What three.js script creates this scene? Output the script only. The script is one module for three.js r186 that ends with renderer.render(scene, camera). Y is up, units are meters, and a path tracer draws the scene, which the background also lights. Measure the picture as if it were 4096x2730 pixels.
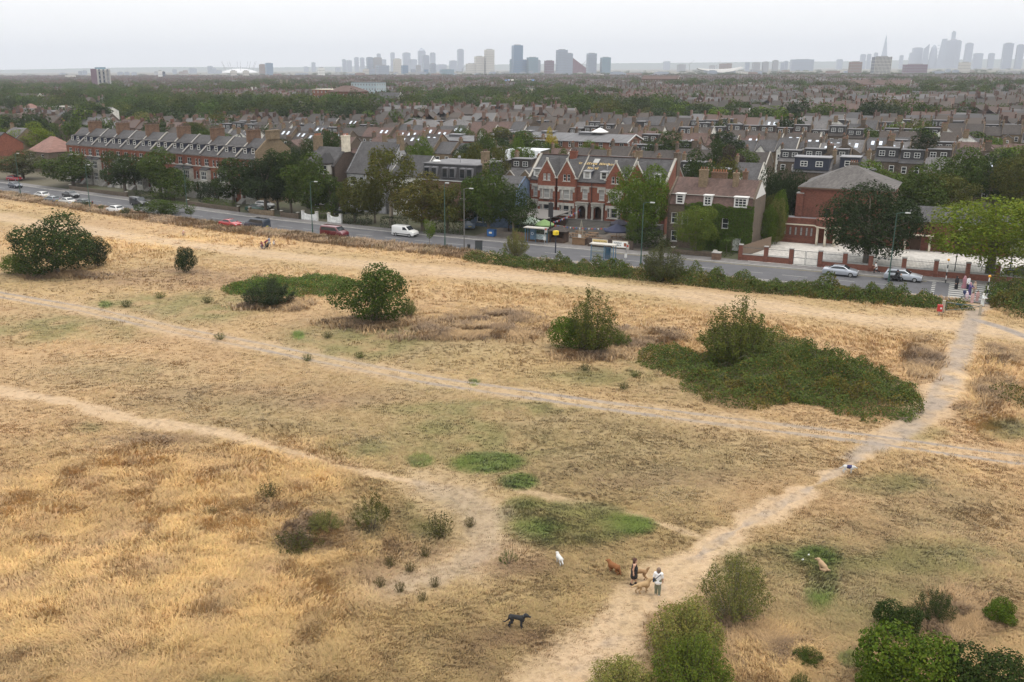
import * as THREE from 'three';
import { mergeGeometries, toCreasedNormals } from 'three/addons/utils/BufferGeometryUtils.js';
import { MarchingCubes } from 'three/addons/objects/MarchingCubes.js';
import { FontLoader } from 'three/addons/loaders/FontLoader.js';
import { TextGeometry } from 'three/addons/geometries/TextGeometry.js';

// ---------------------------------------------------------------- camera, sky, sun, exposure
const scene = new THREE.Scene();
const EYE = 28, FPX = 3754, PW = 4096, PH = 2730;
const camera = new THREE.PerspectiveCamera(2 * Math.atan(PH / 2 / FPX) * 180 / Math.PI, PW / PH, 0.5, 40000);
camera.rotation.order = 'YXZ';
camera.position.set(0, EYE, 0);
camera.rotation.set(-Math.atan(1095 / FPX), 0.0, -0.0055);
camera.setViewOffset(PW, PH, 200, 0, PW, PH);
camera.updateProjectionMatrix(); camera.updateMatrixWorld(true);

const renderer = new THREE.WebGLRenderer({ antialias: true });
renderer.toneMapping = THREE.LinearToneMapping;
renderer.toneMappingExposure = 0.93;
renderer.shadowMap.enabled = true;

// seeded random and noise
function rng(seed) { let a = seed >>> 0; return () => { a = (a + 0x6D2B79F5) | 0; let t = Math.imul(a ^ (a >>> 15), 1 | a); t = (t + Math.imul(t ^ (t >>> 7), 61 | t)) ^ t; return ((t ^ (t >>> 14)) >>> 0) / 4294967296; }; }
function hash2(i, j) { let h = Math.imul(i, 374761393) + Math.imul(j, 668265263); h = Math.imul(h ^ (h >>> 13), 1274126177); return ((h ^ (h >>> 16)) >>> 0) / 4294967296; }
function vnoise(x, y) { const i = Math.floor(x), j = Math.floor(y); let u = x - i, v = y - j; u = u * u * (3 - 2 * u); v = v * v * (3 - 2 * v); const a = hash2(i, j), b = hash2(i + 1, j), c = hash2(i, j + 1), d = hash2(i + 1, j + 1); return a + (b - a) * u + (c - a) * v + (a - b - c + d) * u * v; }
function fbm(x, y, o = 4) { let s = 0, a = 0.5, f = 1; for (let k = 0; k < o; k++) { s += a * vnoise(x * f + k * 17.3, y * f - k * 9.1); a *= 0.5; f *= 2.03; } return s / (1 - Math.pow(0.5, o)); }
const clamp = (v, a = 0, b = 1) => Math.min(b, Math.max(a, v));
const sst = (a, b, v) => { const t = clamp((v - a) / (b - a)); return t * t * (3 - 2 * t); };
const lerp = (a, b, t) => a + (b - a) * t;

// overcast sky: the standard cloud layer, about three times as bright overhead as at the horizon, faintly blue low down
{
  const w = 256, h = 128, d = new Float32Array(w * h * 4);
  for (let j = 0; j < h; j++) for (let i = 0; i < w; i++) {
    const el = ((j + 0.5) / h - 0.5) * Math.PI, s = Math.max(0, Math.sin(el)), k = (j * w + i) * 4;
    const cl = 1 + 0.05 * (fbm(Math.cos(i / w * 6.283) * 3 + 9, el * 9 + Math.sin(i / w * 6.283) * 3, 3) - 0.5) * sst(0, 0.3, s);
    const up = (1 + 1.2 * s) * cl, wh = sst(0.0, 0.10, s);
    d[k] = lerp(1.03, 1.13, wh) * up; d[k + 1] = lerp(1.04, 1.13, wh) * up; d[k + 2] = lerp(1.055, 1.13, wh) * up; d[k + 3] = 1;
  }
  const sky = new THREE.DataTexture(d, w, h, THREE.RGBAFormat, THREE.FloatType);
  sky.mapping = THREE.EquirectangularReflectionMapping; sky.magFilter = sky.minFilter = THREE.LinearFilter; sky.wrapS = THREE.RepeatWrapping; sky.needsUpdate = true;
  scene.background = sky; scene.environment = sky;
}
const sun = new THREE.DirectionalLight(0xfff0dc, 1.3);
sun.position.set(60, 190, -110); sun.target.position.set(0, 0, -120);
sun.castShadow = true; sun.shadow.radius = 22; sun.shadow.mapSize.set(4096, 4096);
Object.assign(sun.shadow.camera, { left: -260, right: 260, top: 260, bottom: -260, near: 1, far: 900 });
scene.add(sun, sun.target);
scene.fog = new THREE.FogExp2(0xe6ecf6, 0.000108);

// ---------------------------------------------------------------- placing
const _r = new THREE.Vector3();
function ray(px, py) { _r.set(px / PW * 2 - 1, 1 - py / PH * 2, 0.5).unproject(camera).sub(camera.position).normalize(); return _r.clone(); }
function at(px, py, h = 0) { const d = ray(px, py), t = (h - EYE) / d.y; return new THREE.Vector3(d.x * t, h, d.z * t); }       // where that line of sight meets the level h
function far(px, py, dist) { const d = ray(px, py), t = dist / Math.hypot(d.x, d.z); return new THREE.Vector3(d.x * t, EYE + d.y * t, d.z * t); }   // the point at that ground distance
const V3 = (x, y, z) => new THREE.Vector3(x, y, z);

// ---------------------------------------------------------------- building blocks
const used = new Map();
function numbered(n) { const k = used.get(n) || 0; used.set(n, k + 1); return k ? n + '_' + String(k).padStart(3, '0') : n; }
function tag(o, label, category, group) { o.userData.label = label; o.userData.category = category; if (group) o.userData.group = group; return o; }
function thing(name, label, category, pos, turn = 0, group) { const o = new THREE.Group(); o.name = numbered(name); if (pos) o.position.copy(pos); o.rotation.y = turn; scene.add(o); return tag(o, label, category, group); }
function mesh(name, geo, m, parent) { const o = new THREE.Mesh(geo, m); o.name = parent === scene ? numbered(name) : name; o.castShadow = o.receiveShadow = true; if (parent) parent.add(o); return o; }
function struct(name, geo, m) { const o = mesh(name, geo, m, scene); o.userData.kind = 'structure'; return o; }
function dup(root, label, pos, turn, group) { const o = root.clone(); o.userData = { ...root.userData }; o.name = numbered(root.name.replace(/_\d{3}$/, '')); if (pos) o.position.copy(pos); if (turn !== undefined) o.rotation.y = turn; scene.add(o); if (label) o.userData.label = label; if (group) o.userData.group = group; return o; }

const clean = g => { const n = g.index ? g.toNonIndexed() : g; for (const k of Object.keys(n.attributes)) if (!['position', 'normal', 'uv', 'color'].includes(k)) n.deleteAttribute(k); if (!n.attributes.uv) n.setAttribute('uv', new THREE.BufferAttribute(new Float32Array(n.attributes.position.count * 2), 2)); return n; };
const join = list => list.length === 1 ? clean(list[0]) : mergeGeometries(list.map(clean));
function uvBox(g, s = 1) {                                     // texture coordinates in metres, by the way each face points
  const p = g.attributes.position, n = g.attributes.normal, uv = new Float32Array(p.count * 2);
  for (let i = 0; i < p.count; i++) {
    const ax = Math.abs(n.getX(i)), ay = Math.abs(n.getY(i)), az = Math.abs(n.getZ(i));
    if (ay > ax && ay > az) { uv[2 * i] = p.getX(i) * s; uv[2 * i + 1] = p.getZ(i) * s; } else if (ax > az) { uv[2 * i] = p.getZ(i) * s; uv[2 * i + 1] = p.getY(i) * s; } else { uv[2 * i] = p.getX(i) * s; uv[2 * i + 1] = p.getY(i) * s; }
  }
  g.setAttribute('uv', new THREE.BufferAttribute(uv, 2)); return g;
}
const M4 = (x, y, z, rx = 0, ry = 0, rz = 0, sx = 1, sy = 1, sz = 1) => new THREE.Matrix4().compose(V3(x, y, z), new THREE.Quaternion().setFromEuler(new THREE.Euler(rx, ry, rz)), V3(sx, sy, sz));
function bx(w, h, d, x = 0, y = 0, z = 0, rx = 0, ry = 0, rz = 0) { return new THREE.BoxGeometry(w, h, d).applyMatrix4(M4(x, y, z, rx, ry, rz)); }       // centre
function bb(x0, x1, y0, y1, z0, z1) { return bx(x1 - x0, y1 - y0, z1 - z0, (x0 + x1) / 2, (y0 + y1) / 2, (z0 + z1) / 2); }
function cyl(r0, r1, h, x = 0, y = 0, z = 0, seg = 10) { return new THREE.CylinderGeometry(r1, r0, h, seg).translate(x, y + h / 2, z); }      // r0 at the foot
function bar(a, b, r0, r1 = r0, seg = 6) { const d = b.clone().sub(a), l = d.length(), g = new THREE.CylinderGeometry(r1, r0, l, seg).translate(0, l / 2, 0); return g.applyQuaternion(new THREE.Quaternion().setFromUnitVectors(V3(0, 1, 0), d.normalize())).translate(a.x, a.y, a.z); }
function poly(pts, depth, bevel = 0) { const s = new THREE.Shape(pts.map(p => new THREE.Vector2(p[0], p[1]))); return new THREE.ExtrudeGeometry(s, { depth: depth - 2 * bevel, bevelEnabled: bevel > 0, bevelThickness: bevel, bevelSize: bevel, bevelOffset: -bevel, bevelSegments: 2, curveSegments: 8 }).translate(0, 0, bevel); }
function sheet(corners) {                                       // a flat or bent quad strip: rows of points
  const pos = [], idx = [], nr = corners.length, nc = corners[0].length;
  for (const r of corners) for (const p of r) pos.push(p.x ?? p[0], p.y ?? p[1], p.z ?? p[2]);
  for (let i = 0; i < nr - 1; i++) for (let j = 0; j < nc - 1; j++) { const a = i * nc + j; idx.push(a, a + nc, a + 1, a + 1, a + nc, a + nc + 1); }
  const g = new THREE.BufferGeometry(); g.setAttribute('position', new THREE.Float32BufferAttribute(pos, 3)); g.setIndex(idx); const n = g.toNonIndexed(); n.computeVertexNormals(); return clean(n);
}
function slab(a, b, c, d, t) {                                  // a plate of thickness t below the quad a b c d (seen from above, counter-clockwise)
  const n = b.clone().sub(a).cross(d.clone().sub(a)).normalize().multiplyScalar(-t), P = [a, b, c, d], Q = P.map(p => p.clone().add(n)), tri = [];
  const q = (w, x, y, z) => tri.push(w, x, y, w, y, z);
  q(...P); q(Q[3], Q[2], Q[1], Q[0]); for (let i = 0; i < 4; i++) { const j = (i + 1) % 4; q(Q[i], Q[j], P[j], P[i]); }
  const g = new THREE.BufferGeometry().setFromPoints(tri); g.computeVertexNormals(); return clean(g);
}

// ---------------------------------------------------------------- textures and materials
function dataTex(w, h, fn, srgb = true) {
  const d = new Uint8Array(w * h * 4);
  for (let j = 0; j < h; j++) for (let i = 0; i < w; i++) { const c = fn(i, j), k = (j * w + i) * 4; for (let q = 0; q < 3; q++) { const v = clamp(c[q]); d[k + q] = Math.round(255 * (srgb ? (v <= 0.0031308 ? v * 12.92 : 1.055 * Math.pow(v, 1 / 2.4) - 0.055) : v)); } d[k + 3] = 255; }
  const t = new THREE.DataTexture(d, w, h); t.wrapS = t.wrapT = THREE.RepeatWrapping; t.magFilter = THREE.LinearFilter; t.minFilter = THREE.LinearMipmapLinearFilter; t.generateMipmaps = true; if (srgb) t.colorSpace = THREE.SRGBColorSpace; t.needsUpdate = true; return t;
}
const wrapN = (x, y, p, o) => { const a = fbm(x, y, o), b = fbm(x - p, y, o), c = fbm(x, y - p, o), d = fbm(x - p, y - p, o), u = x / p, v = y / p; return lerp(lerp(a, b, u), lerp(c, d, u), v); };
const rep = (t, r) => { const c = t.clone(); c.repeat.set(r, r); c.needsUpdate = true; return c; };
const mottle = rep(dataTex(256, 256, (i, j) => { const v = 0.62 + 0.76 * (wrapN(i / 12, j / 12, 256 / 12, 4) - 0.5) + 0.25 * (hash2(i, j) - 0.5) + 0.13; return [v, v, v]; }), 0.12);
const brickT = rep(dataTex(256, 256, (i, j) => { const row = j >> 2, col = (i + (row & 1) * 6) / 12 | 0, q = hash2(col % 22, row), mort = (j & 3) === 0 ? 0.10 : 0; const v = 0.66 + 0.42 * (q - 0.5) + 0.5 * (wrapN(i / 40, j / 40, 6.4, 3) - 0.5) + 0.12; return [v + mort, v + mort * 1.3 - 0.03 * q, v + mort * 1.4]; }), 0.20);
const tileT = rep(dataTex(256, 256, (i, j) => { const row = j >> 3, q = hash2((i + (row & 1) * 4 >> 3) % 32, row), e = (j & 7) === 0 ? -0.28 : (j & 7) === 7 ? 0.08 : 0; const v = 0.72 + 0.30 * (q - 0.5) + e + 0.55 * (wrapN(i / 36, j / 36, 256 / 36, 3) - 0.5); return [v, v, v]; }), 0.14);
const mcache = new Map();
function mat(r, g, b, rough = 0.85, o = {}) {
  const key = JSON.stringify([r, g, b, rough, Object.entries(o).map(([k, v]) => [k, v && v.uuid ? v.uuid : v])]);
  if (!mcache.has(key)) { const P = ['transmission', 'clearcoat', 'sheen', 'thickness'].some(k => k in o) ? THREE.MeshPhysicalMaterial : THREE.MeshStandardMaterial; const m = new P({ roughness: rough, ...o }); m.color.setRGB(r, g, b); mcache.set(key, m); }
  return mcache.get(key);
}
const brick = (r, g, b) => mat(r * 1.45, g * 1.45, b * 1.45, 0.92, { map: brickT });
const tiles = (r, g, b, rough = 0.9) => mat(r * 1.42, g * 1.42, b * 1.42, rough, { map: tileT, bumpMap: tileT, bumpScale: 0.02 });
const stone = (r, g, b, rough = 0.9) => mat(r * 1.4, g * 1.4, b * 1.4, rough, { map: mottle });
const M = {
  white: mat(0.58, 0.58, 0.565, 0.6), offwhite: stone(0.36, 0.345, 0.31), cream: stone(0.55, 0.50, 0.40), black: mat(0.02, 0.02, 0.022, 0.6), rubber: mat(0.018, 0.018, 0.018, 0.85), steel: mat(0.42, 0.43, 0.44, 0.4, { metalness: 0.8 }),
  glass: mat(0.025, 0.03, 0.035, 0.06), glassPale: mat(0.30, 0.30, 0.29, 0.25), glassBlue: mat(0.05, 0.07, 0.10, 0.06), skylight: mat(0.55, 0.60, 0.66, 0.08, { metalness: 0.6 }),
  redBrick: brick(0.15, 0.052, 0.030), hallBrick: brick(0.125, 0.048, 0.031), darkBrick: brick(0.06, 0.042, 0.032), stock: brick(0.145, 0.108, 0.066), stockDark: brick(0.085, 0.065, 0.046), brownBrick: brick(0.115, 0.07, 0.045), blockBrick: brick(0.165, 0.07, 0.042),
  slate: tiles(0.058, 0.056, 0.058, 0.88), slateDark: tiles(0.044, 0.043, 0.045, 0.88), slatePale: tiles(0.105, 0.10, 0.10, 0.85), brownTile: tiles(0.052, 0.042, 0.036), redTile: tiles(0.085, 0.052, 0.043), darkTile: tiles(0.045, 0.038, 0.034), pinkTile: tiles(0.19, 0.105, 0.085), orangeTile: tiles(0.30, 0.12, 0.065),
  felt: stone(0.12, 0.12, 0.125), lead: stone(0.16, 0.16, 0.17, 0.6), concrete: stone(0.26, 0.25, 0.235), paleCap: stone(0.28, 0.265, 0.235), pot: stone(0.15, 0.07, 0.042), navy: mat(0.02, 0.025, 0.045, 0.7), wood: stone(0.16, 0.095, 0.05), woodDark: stone(0.06, 0.035, 0.022), render: stone(0.55, 0.54, 0.50), renderGrey: stone(0.33, 0.33, 0.34), bluePaint: stone(0.10, 0.145, 0.22),
};
// ---------------------------------------------------------------- the lie of the land
const S = 4096 / 2353;                                          // reading scale of the overview
const line = pts => pts.map(([x, y]) => { const p = at(x * S, y * S); return [p.x, p.z]; });
function distTo(pl, x, z) { let best = 1e9, bt = 0, acc = 0; for (let i = 0; i < pl.length - 1; i++) { const [ax, az] = pl[i], [bx_, bz] = pl[i + 1], dx = bx_ - ax, dz = bz - az, l2 = dx * dx + dz * dz, t = clamp(((x - ax) * dx + (z - az) * dz) / l2), ex = x - ax - dx * t, ez = z - az - dz * t, d = Math.hypot(ex, ez); if (d < best) { best = d; bt = (ex * dz - ez * dx) > 0 ? 1 : -1; } } return [best, bt]; }
// far kerb of the road, from the bend on the left to beyond the crossing
const kerb = [[-420, -500], [-119, -244.3], [-75.5, -210.2], [-41.3, -183.6], [-20.3, -169.9], [0.4, -157.9], [23.2, -145.3], [42.1, -134.9], [65, -122.5], [110, -99], [260, -22]];
const kerbCurve = new THREE.CatmullRomCurve3(kerb.map(([x, z]) => V3(x, 0, z)), false, 'centripetal');
const KN = 360, kerbPts = kerbCurve.getSpacedPoints(KN);
function roadAt(x) { let i = 0; while (i < KN - 1 && kerbPts[i + 1].x < x) i++; const a = kerbPts[i], b = kerbPts[i + 1], t = clamp((x - a.x) / (b.x - a.x)); const d = b.clone().sub(a).normalize(); return { p: a.clone().lerp(b, t), dir: d, out: V3(d.z, 0, -d.x), th: Math.atan2(d.z, d.x) }; }   // out points away from the field
function off(x, s, back = 0) { const r = roadAt(x); return r.p.clone().addScaledVector(r.out, s).addScaledVector(r.dir, back); }      // s metres behind the far kerb
const kerb2 = kerbPts.map(p => [p.x, p.z]);
const roadSide = (x, z) => { const [d, s] = distTo(kerb2, x, z); return s * d; };
const RW = 9.3;                                                  // width of the carriageway
const pathA = line([[-150, 478], [0, 500], [300, 545], [600, 583], [900, 613], [1200, 640], [1500, 668], [1800, 708], [2000, 735], [2230, 752], [2500, 790]]);
const trackB = line([[-80, 660], [0, 678], [200, 712], [400, 758], [600, 797], [800, 838], [1000, 876], [1200, 905], [1400, 934], [1600, 960], [1800, 985], [2020, 1012], [2200, 1038], [2353, 1058], [2450, 1070]]);
const pathC = line([[2300, 640], [2262, 690], [2240, 722], [2222, 770], [2200, 830], [2160, 915], [2085, 982], [2020, 1020], [1940, 1076], [1850, 1130], [1740, 1192], [1660, 1238], [1590, 1290], [1530, 1330], [1480, 1400], [1400, 1480], [1290, 1590]]);
const pathD = line([[-60, 895], [0, 900], [150, 922], [300, 965], [450, 985], [560, 1008], [660, 1035], [760, 1068], [850, 1090], [960, 1110]]);
const pathE = line([[960, 1110], [1060, 1140], [1120, 1190], [1130, 1250], [1060, 1310], [900, 1350]]);
const pathF = line([[1160, 1118], [1300, 1153], [1450, 1183], [1600, 1232]]);
const pathG = line([[2240, 735], [2300, 752], [2400, 790]]);
function blob(x, y, rx, ry) { const c = at(x * S, y * S), l = at((x - rx) * S, y * S), r = at((x + rx) * S, y * S), n = at(x * S, (y + ry) * S), f = at(x * S, (y - ry) * S); return { x: c.x, z: (n.z + f.z) / 2, rx: (r.x - l.x) / 2, rz: (n.z - f.z) / 2, sk: (n.x - f.x) / (n.z - f.z) }; }
const inBlob = (b, x, z, nz, soft = 0.35) => { const dz = z - b.z, dx = x - b.x - dz * b.sk, q = Math.hypot(dx / b.rx, dz / b.rz) + nz * 0.7; return 1 - sst(1 - soft, 1 + soft, q); };
const bright = [[1300, 1207, 140, 50], [1210, 1178, 60, 34], [1120, 1066, 80, 22], [1190, 1108, 46, 18], [1890, 1350, 44, 66], [1875, 1285, 60, 26], [1450, 1210, 60, 22], [530, 1035, 0.1, 0.1], [965, 1060, 30, 14], [685, 772, 14, 9], [1090, 880, 12, 8], [240, 700, 14, 7], [1960, 1520, 30, 20]].map(a => blob(...a));
const dull = [[820, 1035, 90, 26], [470, 705, 120, 30], [300, 695, 90, 20], [830, 780, 160, 40], [1350, 865, 180, 26], [1450, 855, 80, 30], [1150, 940, 220, 18], [1040, 1010, 130, 50], [1900, 1300, 180, 50], [2150, 1290, 230, 46], [2120, 1000, 60, 26], [2060, 1110, 110, 26], [2090, 960, 36, 50], [120, 760, 160, 30], [1000, 1200, 90, 50], [840, 1200, 60, 46], [700, 1260, 80, 26], [2050, 1400, 160, 70], [1700, 1340, 60, 60], [2320, 990, 60, 20], [1150, 1020, 200, 30], [200, 985, 40, 12], [1750, 1270, 110, 20], [1430, 1390, 0.1, 0.1], [520, 1580, 70, 25]].map(a => blob(...a));
const brownish = [[950, 1250, 110, 70], [860, 1310, 120, 40], [1500, 1345, 0.1, 0.1], [1180, 1290, 110, 40], [650, 1170, 90, 30], [1180, 1500, 160, 60], [430, 640, 200, 22], [900, 745, 200, 14], [1170, 760, 140, 18], [2220, 930, 60, 30], [2200, 1440, 130, 60], [1720, 1460, 50, 60], [1480, 1100, 200, 24], [600, 910, 300, 24], [350, 1010, 120, 14]].map(a => blob(...a));
const gold = [[330, 1330, 560, 290], [640, 1090, 200, 90], [1760, 1510, 140, 80], [2290, 960, 60, 46], [2260, 880, 90, 60], [1650, 840, 0.1, 0.1], [330, 560, 300, 20]].map(a => blob(...a));
const olive = [[700, 930, 520, 66], [1500, 1050, 420, 80], [1250, 985, 420, 46], [250, 860, 260, 40], [2120, 1180, 260, 90], [900, 800, 330, 50], [250, 730, 260, 34], [1600, 900, 160, 24], [2050, 1360, 300, 120]].map(a => blob(...a));
// what grows where: colour, height and density of the sward
const C = { gold: [0.465, 0.31, 0.135], dry: [0.285, 0.185, 0.092], tan: [0.385, 0.255, 0.13], pale: [0.39, 0.283, 0.18], dirt: [0.215, 0.18, 0.15], dull: [0.145, 0.128, 0.044], bright: [0.088, 0.120, 0.018], brown: [0.185, 0.115, 0.062] };
const mix3 = (a, b, t) => [lerp(a[0], b[0], t), lerp(a[1], b[1], t), lerp(a[2], b[2], t)];
function sward(x, z) {
  const n1 = fbm(x * 0.09 + 40, z * 0.09 - 7, 4) - 0.5, n2 = fbm(x * 0.45, z * 0.45 + 30, 3) - 0.5, n3 = fbm(x * 0.022 + 3, z * 0.022 + 11, 3) - 0.5;
  let c = mix3(C.dry, C.tan, clamp(0.5 + 2.0 * n1 + 0.9 * n2)), h = 0.13 + 0.10 * clamp(0.5 + 3 * n1), dens = 0.6;
  c = mix3(c, C.dull, clamp(0.35 + 2.4 * n3 + 1.5 * n1) * 0.42);
  let g = 0; for (const b of gold) g = Math.max(g, inBlob(b, x, z, n1));
  const dB = distTo(trackB, x, z)[0], dA = distTo(pathA, x, z);
    c = mix3(c, mix3(C.gold, C.tan, clamp(0.35 + 2.2 * n2)), g * 0.85); h += g * 0.28; dens += g * 0.5;
  // long dry grass between the upper path and the bushes
  const lg = sst(5, 9, dA[0]) * (1 - sst(20, 30, dA[0])) * sst(7, 12, dB) * (z < -78 ? 1 : 0) * clamp(0.7 + 2 * n1);
  c = mix3(c, mix3(C.tan, C.gold, 0.25), lg * 0.6); h += lg * 0.30; dens += lg * 0.4;
  let w = 0; for (const b of brownish) w = Math.max(w, inBlob(b, x, z, n1 * 1.6, 0.5)); c = mix3(c, C.brown, w * 0.75 * clamp(0.7 + 2 * n2));
  w = 0; for (const b of olive) w = Math.max(w, inBlob(b, x, z, n1 * 1.6, 0.6)); c = mix3(c, [0.205, 0.16, 0.082], w * 0.62 * clamp(0.7 + 2.4 * n1 + n2));
  w = 0; for (const b of dull) w = Math.max(w, inBlob(b, x, z, n1 * 1.8, 0.5)); c = mix3(c, C.dull, w * 0.85 * clamp(0.75 + 2 * n2)); h = lerp(h, 0.14, w * 0.5);
  let p = (1 - sst(1.2, 4.6, dA[0] + 3 * n1 + 1.5 * n2)) * 0.75; const strip = dA[0];
  p = Math.max(p, (1 - sst(0.9, 2.3, dB + 2.2 * n2 + n1)) * 0.48);
  const dC = distTo(pathC, x, z)[0], wC = z > -66 ? lerp(0.5, 2.3, sst(-60, -42, z)) : 1.35, dD = distTo(pathD, x, z)[0], dE = distTo(pathE, x, z)[0], dF = distTo(pathF, x, z)[0], dG = distTo(pathG, x, z)[0];
  p = Math.max(p, (1 - sst(wC * 0.4, wC * 1.5, dC + 2.2 * n2 + n1)) * 0.9, (1 - sst(0.4, 1.5, dD + 1.9 * n2 + 1.5 * n1)) * 0.8, (1 - sst(0.8, 4.0, dE + 3 * n2 + 3 * n1)) * 0.5, (1 - sst(0.15, 0.7, dF + 0.8 * n2)) * 0.6, 1 - sst(0.5, 1.2, dG));
  c = mix3(c, C.pale, p * clamp(0.9 + 0.8 * n2)); h = lerp(h, 0.035, clamp(p * 1.2)); dens = lerp(dens, 0.12, clamp(p * 1.1));
  w = 0; for (const b of bright) w = Math.max(w, inBlob(b, x, z, n1 * 1.3, 0.3)); c = mix3(c, C.bright, w * clamp(0.85 + 1.2 * n2)); h = lerp(h, 0.26, w); dens = lerp(dens, 1, w);
  // bare earth: the ruts of the track, the trodden middle of the paths
  let e = 0; if (Math.abs(dB - 0.85) < 0.30 + 0.4 * n2) e = 0.9 * clamp(0.8 + 2 * n1);
  if (Math.abs(Math.abs(dA[0] - 0.6) - 0.8) < 0.10 + 0.1 * n2) e = Math.max(e, 0.35);
  const core = z < -64 ? 1.1 : z < -50 ? 0.32 : 0.5; e = Math.max(e, (1 - sst(core * 0.6, core * 1.3, dC + 0.9 * n2)) * (z < -64 ? 0.75 : 0.6) * clamp((z < -50 ? 0.9 : 0.15) + 3.2 * n2), (1 - sst(0.4, 1.6, dE + 2 * n2)) * 0.35, 1 - sst(0.4, 0.9, dG));
  c = mix3(c, C.dirt, clamp(e)); dens = lerp(dens, 0.03, clamp(e));
  return { c, h, dens, p, e, g, n2 };
}
const roughKerb = kerb.slice(1);
const town = (x, z) => { if (z > -88) return null; const [d, s] = distTo(roughKerb, x, z); return s * d > 2.5 ? { c: mix3([0.085, 0.075, 0.05], [0.05, 0.06, 0.025], fbm(x * 0.2, z * 0.2, 3)), p: 0 } : null; };
// the ground: near field, middle field and the rest in one sheet
{
  const tile = (x0, x1, z0, z1) => { const g = new THREE.PlaneGeometry(x1 - x0, z1 - z0).rotateX(-Math.PI / 2).translate((x0 + x1) / 2, 0, (z0 + z1) / 2); return clean(g); };
  const paint = (x0, x1, z0, z1, w, h) => { const t = dataTex(w, h, (i, j) => { const x = lerp(x0, x1, (i + 0.5) / w), z = lerp(z1, z0, (j + 0.5) / h), s = town(x, z) || sward(x, z), sp = 0.80 + 0.28 * hash2(i, j) + 0.24 * fbm(x * 3.1, z * 2.2, 3), cl = 1 - 0.28 * (s.p > 0.3 ? 1 : 0) * sst(0.58, 0.74, fbm(x * 2.6 + 5, z * 2.6, 4)); return s.c.map(v => v * sp * cl); }); t.wrapS = t.wrapT = THREE.ClampToEdgeWrapping; return t; };
  const R = [[-66, 78, -86, -16], [-190, 150, -236, -86]];
  const m1 = new THREE.MeshStandardMaterial({ map: paint(...R[0], 2048, 1024), roughness: 0.97 }), m2 = new THREE.MeshStandardMaterial({ map: paint(...R[1], 1792, 1024), roughness: 0.97 });
  const soil = stone(0.075, 0.065, 0.038), dryland = stone(0.30, 0.19, 0.09);
  const B = 12000, list = [], mats = [];
  const put = (x0, x1, z0, z1, m) => { list.push(tile(x0, x1, z0, z1)); mats.push(m); };
  put(...R[0], m1); put(...R[1], m2);
  put(-190, -66, -86, -16, dryland); put(78, 150, -86, -16, dryland); put(-190, 150, -16, 400, dryland);
  put(-B, -190, -236, 400, dryland); put(150, B, -236, 400, dryland); put(-B, B, -B, -236, soil);
  const geo = mergeGeometries(list, true);
  const s = struct('ground', geo, mats); s.userData.label = 'dry summer grassland and the ground of the town';
}
function col(px, s) { const d = ray(px, 900), l = Math.hypot(d.x, d.z); let a = 60, b = 9000; for (let k = 0; k < 50; k++) { const m = (a + b) / 2; if (roadSide(d.x / l * m, d.z / l * m) < s) a = m; else b = m; } return V3(d.x / l * a, 0, d.z / l * a); }          // on that line of sight, s metres behind the far kerb
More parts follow.
